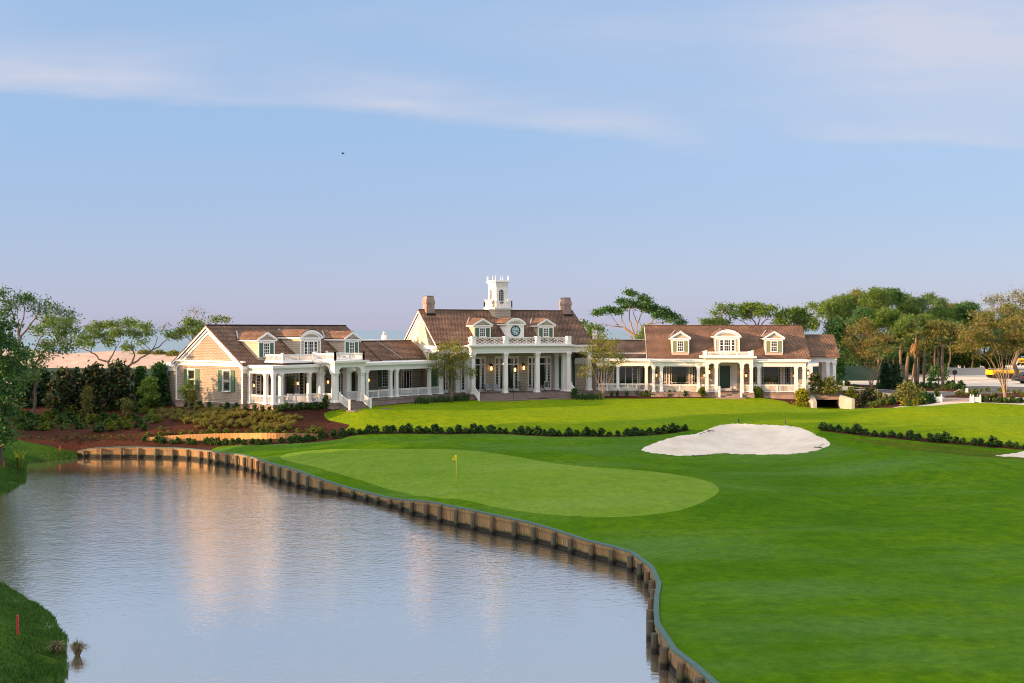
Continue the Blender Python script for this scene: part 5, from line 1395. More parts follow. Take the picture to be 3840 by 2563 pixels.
tree('live_oak', 'spreading flat topped oak with two low forking trunks before the sand dune', 'tree', (pxY(450, 1440, Y)[0], Y, 4.2), [(tp(Y, (420, 1452), (417, 1402), (408, 1358), (383, 1353), (356, 1334), (325, 1315), (291, 1303)), .36, .07), (tp(Y, (408, 1358), (425, 1322), (440, 1298)), .2, .07), (tp(Y, (478, 1452), (482, 1402), (493, 1366), (528, 1345), (566, 1318), (600, 1298), (630, 1270)), .40, .07), (tp(Y, (493, 1366), (505, 1335), (497, 1312), (490, 1285)), .22, .07), (tp(Y, (566, 1318), (585, 1290), (590, 1262)), .12, .05)],
     [cl(*q, Y) for q in [(335, 1238, 30, 14), (375, 1222, 38, 14), (425, 1216, 38, 14), (475, 1214, 38, 14), (525, 1222, 32, 14), (322, 1268, 34, 12), (385, 1255, 40, 14), (445, 1248, 40, 14), (505, 1250, 36, 14), (550, 1246, 26, 13), (350, 1292, 26, 10), (412, 1285, 34, 12), (478, 1300, 30, 13), (300, 1285, 20, 10), (530, 1282, 22, 10)]] + [cl(*q, Y, None, .12) for q in [(590, 1240, 24, 14), (615, 1225, 22, 14), (560, 1220, 24, 12), (630, 1250, 14, 14)]], 'oak', 'barkdark', .2, 1.15, twigs=1, sub=.42)
Y = 158.0
tree('live_oak', 'ragged oak with bare top twigs showing above the left gable roof', 'tree', (pxY(700, 1440, Y)[0], Y, 4.2), [(tp(Y, (700, 1452), (712, 1330), (722, 1265), (718, 1215), (738, 1170)), .3, .05), (tp(Y, (718, 1280), (690, 1258), (655, 1262)), .12, .04), (tp(Y, (720, 1250), (765, 1225), (810, 1205), (840, 1200)), .09, .03)],
     [cl(*q, Y) for q in [(705, 1200, 22, 10), (725, 1220, 34, 16), (735, 1245, 32, 18), (748, 1215, 24, 12), (692, 1248, 26, 13), (668, 1245, 24, 13), (645, 1256, 18, 11), (655, 1268, 24, 10), (810, 1198, 12, 9), (842, 1198, 12, 7)]] + [cl(*q, Y, None, .06) for q in [(735, 1165, 28, 20), (765, 1180, 22, 16), (780, 1205, 22, 14), (705, 1175, 14, 14), (855, 1205, 10, 8)]], 'oak', 'barktwig', .2, 1.0, twigs=2, sub=.4)

def bush(name, label, cat, x, ybase, w, h, mat, leaf=.16, dens=1.0, shape='egg', bark='barkdark', group=None, Y=None, stemh=0.0, bone=True):
    """rooted plant: photo foot point, width and height in photo pixels"""
    g = gpx(x, ybase) if Y is None else pxY(x, ybase, Y)
    k = g[1] / FOC; W, Hh = w * k / 2, h * k
    root = thing(name, label, cat, g, 0, group)
    n = int(min(60, max(14, W * Hh / .035))); A = []
    sd = min(.30, W * .26)
    m = MB(); m.tube([(g[0], g[1], g[2] - .1), (g[0], g[1], g[2] + Hh * .75)], [max(.03, W * .06), .015], 5, False)
    for i in range(n):
        t = RNG.random() ** (.75); a = RNG.random() * 2 * PI
        if shape == 'cone': r = W * (1.02 - t) ** .85 * 1.02
        elif shape == 'egg': r = W * math.sqrt(max(0, 1 - (2 * (t * .93 + .05) - .92) ** 2)) ** .8
        else: r = W * math.sqrt(max(.04, 1 - (t) ** 2.4))
        rr = r * RNG.random() ** .4; z = stemh * Hh + t * Hh * (1 - stemh)
        c = np.array((g[0] + rr * math.cos(a), g[1] + rr * math.sin(a), g[2] + max(.05, z - sd * .5)))
        if i < 14: m.tube([(g[0], g[1], g[2] + max(0, z * .5)), c], [.022, .008], 3, False)
        A.append(c + RNG.normal(size=(int(36 * dens), 3)) * sd * np.array((1, 1, .8)))
    m.build('trunk' if h > 60 else 'stem', M[bark], root)
    P = np.vstack(A); P = P[P[:, 2] > g[2] + .02]
    leaf_mesh('crown' if h > 60 else 'foliage', P, leaf, mat, root)
    return root

for a in [('magnolia_tree', 'broad bronze dark magnolia bush in the mulch, leftmost of the three', 240, 1541, 118, 150, 'magnolia', .24, 1.3, 'egg'),
          ('cypress_tree', 'narrow dark cypress between the two left magnolias', 287, 1525, 44, 142, 'conifer', .16, 1.5, 'cone'),
          ('magnolia_tree', 'round headed dark magnolia right of the narrow cypress', 350, 1545, 92, 172, 'magnolia', .24, 1.3, 'egg'),
          ('cypress_tree', 'small dark cypress tucked behind the round headed magnolia', 385, 1508, 34, 120, 'conifer', .16, 1.4, 'cone'),
          ('magnolia_tree', 'tall bronze magnolia with the widest pointed crown by the dune', 446, 1530, 100, 172, 'magnolia', .24, 1.3, 'egg'),
          ('holly_tree', 'dark green pointed holly right of the tall magnolia', 525, 1517, 62, 136, 'shrub', .18, 1.4, 'cone'),
          ('holly_tree', 'large dark holly against the beige corner of the house', 598, 1522, 88, 158, 'oakdark', .18, 1.5, 'cone'),
          ('cypress_tree', 'dark cypress behind the slender leaning oak', 166, 1520, 62, 130, 'conifer', .18, 1.4, 'cone'),
          ('cypress_tree', 'low dark cypress in shade left of the leaning oak', 92, 1530, 66, 110, 'conifer', .18, 1.3, 'egg')]:
    bush(a[0], a[1], 'tree', *a[2:10])

def sapling(name, label, x, yb, ytop, ycrown, w, mat, bark, leaf=.14, dens=1.0, nst=3):
    g = gpx(x, yb); Y = g[1]; k = Y / FOC
    st = []; z0 = Vector(g)
    for i in range(nst):
        dx = (i - (nst - 1) / 2) / max(1, nst) * w * .7
        st.append(([z0, Vector(pxY(x + dx * .15, (yb + ycrown) / 2, Y)), Vector(pxY(x + dx, (ycrown + ytop) / 2, Y + dx * .02))], .05, .015))
    cs = []
    for i in range(7):
        t = (i + .5) / 7; yy = ycrown + (ytop - ycrown) * t
        cs.append(cl(x + RNG.uniform(-.3, .3) * w * (1 - abs(t - .4)), yy, w * .26 * (1.2 - t * .5), abs(ycrown - ytop) * .13, Y, RNG.uniform(-.4, .4)))
    return tree(name, label, 'tree', g, st, cs, mat, bark, leaf, dens, sub=.2, limb=.03)
sapling('young_tree', 'young bright green tree with thin stem before the dark hollies', 556, 1540, 1418, 1512, 84, 'bright', 'barktwig', .17, 1.5, 1)
sapling('young_tree', 'bronze young tree on orange stems in front of the middle magnolia', 326, 1583, 1450, 1545, 58, 'oakolive', 'barkpale', .13, .8)
sapling('young_tree', 'thin sapling with a sparse olive top standing alone in the mulch', 474, 1586, 1498, 1550, 34, 'oakolive', 'barkpale', .12, .7, 1)
sapling('young_tree', 'vase shaped young tree in front of the left shuttered gable window', 708, 1531, 1428, 1500, 76, 'oak', 'barktwig', .12, .6, 5)
sapling('young_tree', 'very thin reddish sapling beside the vase shaped tree at the gable', 729, 1552, 1462, 1512, 34, 'crapewarm', 'barktwig', .11, .5, 1)

# ---- crape myrtles in front of the main house
def crape(label, x, yb, Y, fan, clumps, mat, dens=1.0, leaf=.15, bark='barkpale', r=.07, tw=2, sub=.36):
    g = pxY(x, yb, Y); st = []
    for (xa, ya, xb, yb2) in fan:
        st.append(([g, pxY(x + (xa - x) * .25, yb + (ya - yb) * .45, Y + RNG.uniform(-.3, .3)), pxY(xa, ya, Y + RNG.uniform(-.8, .8)), pxY(xb, yb2, Y + RNG.uniform(-1.2, 1.2))], r, .02))
    return tree('crape_myrtle', label, 'tree', g, st, [cl(*q, Y, RNG.uniform(-1, 1)) for q in clumps], mat, bark, leaf, dens, sub=sub, twigs=tw, limb=.035)
crape('airy green crape myrtle with many thin stems left of the portico', 1694, 1504, 134.5, [(1665, 1425, 1630, 1350), (1680, 1415, 1660, 1320), (1693, 1410, 1690, 1300), (1705, 1415, 1722, 1320), (1720, 1425, 1752, 1350), (1700, 1400, 1705, 1310), (1672, 1420, 1640, 1385)],
      [(1690, 1285, 28, 16), (1660, 1305, 32, 16), (1725, 1305, 32, 16), (1640, 1340, 32, 16), (1690, 1335, 38, 18), (1740, 1340, 32, 16), (1622, 1375, 22, 12), (1668, 1378, 34, 16), (1722, 1380, 34, 16), (1766, 1385, 18, 10), (1650, 1405, 28, 10), (1705, 1408, 28, 12), (1615, 1345, 14, 10), (1770, 1405, 14, 6)], 'crape', .62)
crape('golden lit crape myrtle with pale stems right of the portico', 2262, 1502, 138.0, [(2235, 1420, 2205, 1330), (2250, 1410, 2230, 1300), (2262, 1410, 2260, 1290), (2275, 1415, 2290, 1310), (2290, 1420, 2320, 1340), (2255, 1400, 2245, 1290), (2238, 1430, 2200, 1400)],
      [(2258, 1270, 28, 16), (2222, 1290, 32, 16), (2292, 1292, 32, 16), (2205, 1320, 26, 14), (2250, 1318, 36, 16), (2290, 1330, 30, 14), (2328, 1330, 20, 10), (2245, 1350, 32, 14), (2200, 1380, 22, 10), (2330, 1355, 26, 7), (2255, 1382, 24, 10), (2196, 1408, 20, 7), (2300, 1365, 18, 8)], 'crape', .7)

# ---- trees behind the house
Y = 172.0
tree('live_oak', 'windswept flat crowned oak with bare sinuous limbs between main block and right wing', 'tree', (pxY(2388, 1430, Y)[0], Y, 4.3), [(tp(Y, (2388, 1434), (2386, 1290), (2380, 1262), (2345, 1240), (2322, 1224), (2287, 1221), (2255, 1212)), .34, .05), (tp(Y, (2380, 1262), (2345, 1230), (2333, 1205), (2327, 1175)), .2, .07), (tp(Y, (2382, 1262), (2368, 1225), (2358, 1195), (2365, 1140), (2360, 1105)), .26, .05), (tp(Y, (2390, 1270), (2406, 1236), (2394, 1206), (2408, 1178), (2412, 1150)), .26, .06), (tp(Y, (2406, 1236), (2434, 1216), (2457, 1196), (2490, 1182)), .24, .07), (tp(Y, (2434, 1216), (2480, 1208), (2530, 1205)), .12, .04), (tp(Y, (2385, 1280), (2350, 1256), (2322, 1250)), .1, .03), (tp(Y, (2386, 1250), (2390, 1215), (2376, 1180), (2380, 1140)), .18, .05), (tp(Y, (2322, 1224), (2300, 1195), (2285, 1175)), .1, .04)],
     [cl(*q, Y) for q in [(2354, 1095, 9, 5), (2376, 1103, 18, 8), (2408, 1122, 28, 10), (2424, 1136, 20, 8), (2330, 1130, 18, 11), (2356, 1130, 16, 10), (2388, 1144, 28, 9), (2422, 1154, 32, 10), (2452, 1160, 32, 11), (2488, 1168, 32, 11), (2510, 1182, 30, 10), (2532, 1195, 22, 8), (2552, 1207, 14, 7), (2466, 1180, 28, 8), (2288, 1163, 28, 8), (2258, 1168, 22, 8), (2316, 1166, 24, 8), (2238, 1174, 16, 7), (2345, 1152, 20, 8)]] + [cl(*q, Y, None, .4) for q in [(2505, 1203, 28, 9), (2540, 1212, 16, 6)]], 'oakdark', 'barkpale', .21, 1.5, twigs=0, sub=.36, limb=.08)
Y = 165.0
tree('oak_tree', 'small green oak top peeking over the right slope of the main roof', 'tree', (pxY(2222, 1440, Y)[0], Y, 4.3), [(tp(Y, (2222, 1446), (2220, 1300), (2215, 1240)), .22, .08)], [cl(*q, Y) for q in [(2196, 1214, 16, 14), (2220, 1230, 24, 15), (2246, 1236, 18, 14), (2210, 1255, 24, 14), (2235, 1262, 22, 14)]], 'oak', 'barkdark', .2, 1.3)
tree('oak_tree', 'low green oak below the windswept oak beside the right wing roof', 'tree', (pxY(2420, 1440, 162)[0], 162, 4.3), [(tp(162, (2420, 1449), (2418, 1300), (2416, 1262)), .2, .08)], [cl(*q, 162) for q in [(2412, 1246, 18, 14), (2425, 1268, 20, 14), (2405, 1272, 16, 12), (2432, 1235, 10, 10)]], 'oak', 'barkdark', .2, 1.2)
Y = 178.0
tree('live_oak', 'thin topped oak with pale twigs above the left part of the right wing roof', 'tree', (pxY(2700, 1430, Y)[0], Y, 4.3), [(tp(Y, (2700, 1430), (2705, 1260), (2708, 1190), (2706, 1150)), .3, .06), (tp(Y, (2707, 1210), (2735, 1175), (2745, 1155)), .08, .03)],
     [cl(*q, Y) for q in [(2708, 1146, 24, 10), (2684, 1172, 22, 11), (2725, 1166, 14, 10), (2745, 1155, 9, 7), (2645, 1212, 26, 9), (2680, 1202, 44, 12), (2715, 1208, 34, 12), (2695, 1225, 46, 12)]], 'oak', 'barkpale', .21, 1.0, twigs=1)
tree('live_oak', 'broad dome shaped oak behind the ridge of the right wing', 'tree', (pxY(2830, 1430, Y)[0], Y, 4.3), [(tp(Y, (2835, 1430), (2840, 1250), (2830, 1205), (2800, 1180)), .34, .06), (tp(Y, (2842, 1250), (2860, 1210), (2885, 1185)), .2, .06), (tp(Y, (2840, 1230), (2850, 1195), (2850, 1165)), .18, .06), (tp(Y, (2838, 1240), (2800, 1215), (2770, 1200)), .14, .05)],
     [cl(*q, Y) for q in [(2785, 1152, 36, 9), (2832, 1147, 42, 9), (2882, 1158, 38, 10), (2770, 1170, 30, 11), (2815, 1168, 40, 11), (2862, 1172, 38, 10), (2915, 1178, 28, 13), (2750, 1186, 18, 10), (2800, 1188, 30, 9), (2925, 1200, 26, 12)]], 'oak', 'barkdark', .21, 1.35)
tree('oak_tree', 'bushy green oak meeting the right end of the wing ridge', 'tree', (pxY(2985, 1430, Y)[0], Y, 4.3), [(tp(Y, (2985, 1430), (2985, 1270), (2990, 1200)), .3, .1), (tp(Y, (2986, 1260), (2950, 1215)), .12, .05), (tp(Y, (2986, 1250), (3020, 1210)), .12, .05)],
     [cl(*q, Y) for q in [(2945, 1178, 26, 15), (2975, 1172, 30, 16), (3005, 1172, 32, 17), (3022, 1195, 30, 20), (2930, 1205, 34, 14), (2975, 1203, 40, 15), (3010, 1225, 36, 18), (3050, 1150, 14, 10), (3045, 1215, 30, 24)]], 'oak', 'barkdark', .21, 1.35)

FOREST = [  # x, top y, crown centre y, half width, half height, Y, foliage, label
 (3105, 1165, 46, 34, 195, 'oak', 'green oak just right of the carriage porch roof in the tree belt'),
 (3165, 1148, 48, 40, 200, 'oak', 'tall green oak at the left shoulder of the tree belt'),
 (3225, 1118, 42, 26, 205, 'oakolive', 'pale olive oak with bare twigs on the skyline of the tree belt'),
 (3285, 1122, 52, 36, 198, 'oak', 'large rounded oak at the highest point of the tree belt'),
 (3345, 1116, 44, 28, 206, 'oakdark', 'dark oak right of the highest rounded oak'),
 (3395, 1142, 46, 32, 214, 'pine', 'blue green pine crown sloping down the skyline'),
 (3448, 1148, 44, 26, 216, 'pine', 'second blue green pine behind the cabbage palm crown'),
 (3490, 1122, 26, 15, 228, 'pine', 'lone pine with a flat dark top standing above the far treeline'),
 (3530, 1140, 24, 15, 224, 'pine', 'small dark pine right of the lone flat topped pine'),
 (3575, 1165, 44, 22, 218, 'oakolive', 'olive tree under the lowest dip of the skyline'),
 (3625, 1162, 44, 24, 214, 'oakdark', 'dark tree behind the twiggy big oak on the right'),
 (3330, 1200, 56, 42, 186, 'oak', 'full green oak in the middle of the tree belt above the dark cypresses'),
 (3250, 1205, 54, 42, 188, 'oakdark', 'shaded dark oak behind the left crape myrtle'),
 (3140, 1250, 46, 54, 180, 'oakdark', 'deep shaded oak beside the carriage porch'),
 (3400, 1235, 50, 44, 182, 'oak', 'green oak surrounding the cabbage palm'),
 (3470, 1225, 48, 40, 190, 'oak', 'green oak filling the gap right of the cabbage palm'),
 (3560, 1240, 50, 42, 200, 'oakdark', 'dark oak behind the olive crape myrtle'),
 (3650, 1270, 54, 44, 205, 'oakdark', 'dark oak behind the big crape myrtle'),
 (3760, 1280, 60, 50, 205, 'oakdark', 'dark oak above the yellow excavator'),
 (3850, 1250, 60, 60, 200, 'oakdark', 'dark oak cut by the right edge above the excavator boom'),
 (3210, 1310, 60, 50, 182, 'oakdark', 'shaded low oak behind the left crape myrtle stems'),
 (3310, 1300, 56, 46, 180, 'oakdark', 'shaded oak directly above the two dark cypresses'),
 (3165, 1210, 56, 46, 204, 'oak', 'full crowned oak filling the belt behind the carriage porch'),
 (3270, 1165, 60, 44, 210, 'oak', 'broad oak just below the highest point of the tree belt'),
 (3420, 1190, 60, 46, 208, 'oak', 'leafy oak behind the top of the cabbage palm'),
 (3520, 1195, 60, 44, 212, 'oak', 'leafy oak below the lone flat topped pine'),
 (3610, 1210, 60, 46, 214, 'oak', 'leafy oak left of the big twiggy oak'),
 (3700, 1230, 64, 56, 214, 'oak', 'leafy oak behind the crown of the big crape myrtle'),
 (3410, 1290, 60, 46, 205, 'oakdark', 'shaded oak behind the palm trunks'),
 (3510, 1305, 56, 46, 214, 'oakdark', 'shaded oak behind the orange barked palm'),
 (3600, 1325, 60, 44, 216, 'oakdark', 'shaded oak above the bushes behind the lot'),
 (3800, 1200, 60, 50, 216, 'oak', 'tall leafy oak behind the twiggy oak')]
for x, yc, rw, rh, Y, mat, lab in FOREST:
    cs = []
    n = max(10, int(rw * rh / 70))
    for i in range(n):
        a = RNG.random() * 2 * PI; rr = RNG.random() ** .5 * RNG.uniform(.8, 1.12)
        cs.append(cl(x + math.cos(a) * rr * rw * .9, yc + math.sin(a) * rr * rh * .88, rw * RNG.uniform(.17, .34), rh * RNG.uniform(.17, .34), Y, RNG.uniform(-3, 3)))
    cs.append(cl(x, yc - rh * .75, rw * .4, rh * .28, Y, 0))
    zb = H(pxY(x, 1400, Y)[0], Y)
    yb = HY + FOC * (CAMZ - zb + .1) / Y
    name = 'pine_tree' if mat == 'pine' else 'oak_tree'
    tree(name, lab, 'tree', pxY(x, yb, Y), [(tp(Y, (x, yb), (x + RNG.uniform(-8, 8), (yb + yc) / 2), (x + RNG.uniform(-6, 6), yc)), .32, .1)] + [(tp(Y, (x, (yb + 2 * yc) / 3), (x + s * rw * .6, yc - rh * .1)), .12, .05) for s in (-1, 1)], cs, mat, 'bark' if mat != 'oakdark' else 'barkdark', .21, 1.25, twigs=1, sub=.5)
# undergrowth behind the sand lot
for x, yb, w, h, Y, lab in [(3375, 1398, 96, 84, 192, 'dark bushes in shade behind the straight dark trunked palm'), (3432, 1396, 90, 92, 194, 'dark bushes in shade behind the tall cabbage palm trunk'), (3330, 1400, 80, 80, 190, 'dark bushes in shade right of the rusty palm trunk'), (3250, 1392, 110, 70, 196, 'dark bushes behind the bronze crape myrtle stems'), (3170, 1398, 80, 80, 192, 'dark bushes behind the last carriage porch column')]:
    bush('bush', lab, 'bush', x, yb, w, h, 'oakdark', .26, 1.5, 'egg', Y=Y)
for x, yb, w, h, mat, lab in [(3560, 1380, 90, 60, 'shrub', 'dark bank of bushes behind the sand lot, left of the ivy covered ones'), (3640, 1380, 100, 66, 'oak', 'ivy green bushes behind the grey gravel heap'), (3720, 1380, 90, 60, 'shrub', 'dark bushes behind the excavator tail'), (3820, 1370, 110, 70, 'oakdark', 'dark bushes behind the excavator boom'), (3470, 1382, 80, 56, 'oakdark', 'dark bushes behind the middle palm trunks')]:
    bush('bush', lab, 'bush', x, yb, w, h, mat, .26, 1.6, 'egg', Y=214)

crape('bronze crape myrtle with many bare stems right of the carriage porch', 3268, 1468, 148, [(3235, 1390, 3200, 1290), (3250, 1380, 3230, 1270), (3265, 1370, 3255, 1250), (3278, 1370, 3290, 1270), (3295, 1385, 3330, 1280), (3245, 1400, 3190, 1320), (3285, 1380, 3310, 1330), (3258, 1360, 3245, 1230)],
      [(3240, 1215, 38, 18), (3205, 1246, 36, 20), (3258, 1248, 42, 20), (3185, 1285, 30, 18), (3233, 1292, 42, 20), (3282, 1285, 38, 20), (3310, 1262, 30, 18), (3205, 1320, 32, 14), (3251, 1332, 36, 18), (3268, 1370, 24, 14), (3340, 1270, 24, 18), (3330, 1310, 26, 12), (3180, 1340, 18, 10)], 'crapewarm', .62, .16, tw=3, r=.085)
crape('olive crape myrtle with grey trunk in the planted island', 3519, 1458, 158, [(3515, 1310, 3490, 1262), (3521, 1305, 3530, 1240), (3525, 1300, 3560, 1250)],
      [(3521, 1216, 38, 18), (3556, 1230, 38, 20), (3538, 1256, 38, 20), (3488, 1258, 34, 18), (3573, 1265, 34, 18), (3514, 1286, 36, 15), (3500, 1232, 30, 16), (3590, 1240, 28, 16), (3600, 1282, 30, 14), (3470, 1290, 24, 12)], 'oakolive', .8, .18, tw=2, r=.1, bark='bark')
crape('big golden crape myrtle with a sheaf of pale trunks beside the drive', 3770, 1502, 128, [(3715, 1350, 3650, 1280), (3735, 1345, 3700, 1250), (3755, 1340, 3745, 1230), (3775, 1340, 3790, 1240), (3795, 1350, 3830, 1260), (3725, 1360, 3670, 1310), (3745, 1330, 3720, 1270), (3785, 1345, 3810, 1290), (3700, 1352, 3620, 1300)],
      [(3696, 1255, 60, 24), (3749, 1222, 60, 24), (3784, 1262, 54, 24), (3643, 1270, 48, 22), (3605, 1292, 40, 18), (3665, 1300, 46, 18), (3724, 1292, 50, 22), (3766, 1314, 40, 18), (3819, 1256, 46, 28), (3626, 1244, 46, 20), (3590, 1316, 36, 12), (3696, 1208, 48, 20), (3812, 1210, 42, 24), (3803, 1305, 38, 18), (3850, 1290, 40, 24), (3655, 1330, 26, 10), (3720, 1330, 30, 10)], 'crapewarm', .62, .15, tw=2, r=.115)
Y = 172
tree('live_oak', 'big twiggy oak with grey bare crown at the top right', 'tree', (pxY(3815, 1440, Y)[0], Y, 4.6), [(tp(Y, (3806, 1428), (3812, 1330), (3825, 1290), (3800, 1210), (3770, 1150)), .6, .08), (tp(Y, (3815, 1330), (3850, 1290), (3900, 1270)), .4, .15), (tp(Y, (3808, 1240), (3835, 1170), (3830, 1110)), .2, .05), (tp(Y, (3803, 1230), (3745, 1180), (3715, 1130)), .18, .05)],
     [cl(*q, Y, None, .38) for q in [(3714, 1130, 34, 18), (3760, 1122, 40, 20), (3815, 1105, 34, 24), (3745, 1162, 46, 20), (3800, 1160, 44, 24), (3845, 1130, 36, 26), (3700, 1185, 40, 18), (3850, 1180, 40, 30), (3660, 1180, 30, 14)]], 'oakolive', 'bark', .22, 1.0, twigs=3, sub=.5)

# ---- palms
def palm(label, base, top, r, fronds=26, fl=1.5, dead=0, mat='palmleaf', bark='palmbark', name='palm_tree'):
    base, top = Vector(base), Vector(top)
    root = thing(name, label, 'palm', base)
    r *= .55
    m = MB(); pts = [base.lerp(top, i / 8) + Vector((.05 * math.sin(i), 0, 0)) for i in range(9)]
    m.tube(pts, [r * 1.15] + [r * (1 + .06 * (i % 2)) for i in range(7)] + [r * .9], 9); m.build('trunk', M[bark], root)
    V = []; D = []
    for i in range(fronds + dead):
        isd = i >= fronds
        a = RNG.random() * 2 * PI; el = R(RNG.uniform(-25, 75)) if not isd else R(RNG.uniform(-85, -60))
        d = Vector((math.cos(a) * math.cos(el), math.sin(a) * math.cos(el), math.sin(el)))
        st = top if not isd else top - Vector((0, 0, RNG.uniform(.2, .9)))
        pet = st + d * fl * .55
        side = d.cross(Vector((0, 0, 1))).normalized() if abs(d.z) < .98 else Vector((1, 0, 0))
        upv = side.cross(d)
        (D if isd else V).append([st - side * .02, st + side * .02, pet + side * .02, pet - side * .02])
        nl = 11
        for k in range(nl):
            t = (k / (nl - 1) - .5) * 2.5
            dr = (d * math.cos(t) + side * math.sin(t)).normalized()
            tip = pet + dr * fl * (.62 - .08 * abs(t)) + Vector((0, 0, -.22 * fl * (.5 + abs(t) * .4)))
            mid = pet + dr * fl * .32
            wv = dr.cross(upv).normalized() * .05 * fl
            (D if isd else V).append([pet, mid - wv, tip, mid + wv])
    quads('crown', np.array([[tuple(p) for p in q] for q in V]).reshape(-1, 3) - np.array(base), mat, root)
    if D: quads('dead_fronds', np.array([[tuple(p) for p in q] for q in D]).reshape(-1, 3) - np.array(base), 'palmdead', root)
    return root
def palmpx(label, x, yb, xt, yt, r, Y, **k):
    X = pxY(x, yb, Y)[0]; z = H(X, Y)
    return palm(label, (X, Y, z - .05), pxY(xt, yt, Y), r, **k)
palmpx('tall cabbage palm with a grey trunk and skirt of dead fronds in the island', 3431, 1439, 3437, 1240, .34, 158, fl=1.7, fronds=34)
tsk = palmpx('orange barked palm trunk with rough boots near the crape myrtle', 3535, 1464, 3535, 1292, .36, 153, fl=1.2, fronds=14)
for a in [('short dark palm with drooping crown between the tall palm and the grey trunk', 3463, 1443, 3466, 1330, .3, 157), ('leaning palm with bulging trunk left of the tall cabbage palm', 3396, 1432, 3408, 1318, .42, 164),
          ('straight dark trunked palm right of the taller dark cypress', 3381, 1436, 3376, 1300, .36, 163), ('thin leaning palm crossing behind the bulging palm', 3415, 1432, 3442, 1322, .28, 166), ('dark palm right behind the tall cabbage palm', 3440, 1432, 3448, 1312, .3, 165),
          ('slim sunlit palm trunk at the back of the lot, left of the pair', 3472, 1390, 3476, 1302, .24, 200), ('slim sunlit palm trunk at the back of the lot, centre', 3488, 1390, 3487, 1295, .24, 202), ('sunlit palm trunk at the back of the lot nearest the grey trunk', 3503, 1390, 3508, 1290, .28, 200),
          ('orange lit palm seen through the carriage porch', 3080, 1440, 3076, 1348, .42, 164), ('pale palm trunk right of the orange one in the carriage porch', 3104, 1440, 3100, 1352, .32, 168), ('rusty palm trunk left of the two dark cypresses', 3290, 1440, 3296, 1330, .3, 160), ('thin pale palm stem behind the bronze crape myrtle', 3350, 1420, 3352, 1290, .2, 180)]:
    palmpx(*a, fronds=18, fl=1.35, dead=0)
# skirt of dead fronds half way up the tall palm
t = [o for o in bpy.data.objects if o.get('label', '').startswith('tall cabbage palm')][0]
D = []
X0 = Vector(pxY(3432, 1292, 158))
for i in range(46):
    a = RNG.random() * 2 * PI; st = X0 + Vector((math.cos(a) * .3, math.sin(a) * .3, RNG.uniform(-.2, .3))); L = RNG.uniform(.8, 1.7)
    tip = st + Vector((math.cos(a) * .5, math.sin(a) * .5, -L)); w_ = Vector((-math.sin(a), math.cos(a), 0)) * .12
    D.append([st, st.lerp(tip, .5) - w_, tip, st.lerp(tip, .5) + w_])
quads('dead_fronds', np.array([[tuple(p) for p in q] for q in D]).reshape(-1, 3) - np.array(WLOC[t.name]), 'palmdead', t)
for a in [('cypress_tree', 'left of two dark cypresses by the road, slimmer one', 3319, 1459, 40, 96, 'conifer', .15, 1.6, 'cone'), ('cypress_tree', 'right of two dark cypresses by the road, wider one', 3358, 1460, 54, 94, 'conifer', .15, 1.6, 'cone'),
          ('young_tree', 'dark young tree beside the last carriage porch column', 3147, 1446, 50, 116, 'oakdark', .16, .9, 'cone'), ('young_tree', 'dark young tree in front of the gravel heap behind the orange palm', 3520, 1430, 66, 62, 'oakdark', .2, .6, 'round')]:
    bush(a[0], a[1], 'tree', *a[2:10])

# ---- shrubs: a few kinds, each built once and copied
def proto_bush(nm, w, h, mat, leaf, n, dens, part='foliage'):
    me_pts = []
    for i in range(n):
        a = RNG.random() * 2 * PI; t = RNG.random(); r = w / 2 * math.sqrt(max(.05, 1 - t ** 2.2)) * RNG.random() ** .45
        c = np.array((r * math.cos(a), r * math.sin(a), max(.06, t * h * .92)))
        me_pts.append(c + RNG.normal(size=(dens, 3)) * np.array((w, w, h)) * .085)
    P = np.vstack(me_pts); P[:, 2] = np.abs(P[:, 2])
    root = leaf_mesh(nm, P, leaf, mat)
    m = MB()
    for i in range(6):
        a = RNG.random() * 2 * PI; m.tube([(0, 0, -.05), (w * .3 * math.cos(a), w * .3 * math.sin(a), h * .7)], [.02, .008], 3, False)
    m.build('stem', M['barkdark'], root)
    return root
def proto_blades(nm, n, L, spread, wd, mat, arch=.5, straight=.3):
    V = []
    for i in range(n):
        a = RNG.random() * 2 * PI; l = L * RNG.uniform(.6, 1.1); s = spread * RNG.random() ** .7
        d = Vector((math.cos(a), math.sin(a), 0)); b0 = d * RNG.uniform(0, .12) * L
        p1 = b0 + d * s * l * .4 + Vector((0, 0, l * .62)); p2 = b0 + d * s * l + Vector((0, 0, l * (1 - arch * s)))
        sd = Vector((-d.y, d.x, 0)) * wd
        V.append([b0 - sd, b0 + sd, p1 + sd * .8, p1 - sd * .8]); V.append([p1 - sd * .8, p1 + sd * .8, p2 + sd * .1, p2 - sd * .1])
    rr = np.repeat(RNG.random(n), 2)
    return quads(nm, np.array([[tuple(p) for p in q] for q in V]).reshape(-1, 3), mat, None, rr)
USED = set()
def put(pr, g, s=1.0, label='', cat='shrub', group=None, sz=None):
    rz = RNG.random() * 6.28
    sc = (s * RNG.uniform(.92, 1.08), s * RNG.uniform(.92, 1.08), (sz or s) * RNG.uniform(.9, 1.1))
    if pr.name not in USED:
        USED.add(pr.name); o = pr; o.location = g; o.rotation_euler = (0, 0, rz); o.scale = sc
        o['label'] = label
        if group: o['group'] = group
    else: o = clone(pr, g, rz, sc, label, group)
    o['category'] = cat
    return o
HB = [proto_bush('hedge_shrub', .95, .78, 'shrub', .12, 26, 26) for i in range(6)]
def along(Q, step):
    d = np.r_[0, np.cumsum(np.linalg.norm(np.diff(Q, axis=0), axis=1))]
    t = np.arange(.3, d[-1], step); return np.c_[np.interp(t, d, Q[:, 0]), np.interp(t, d, Q[:, 1])]
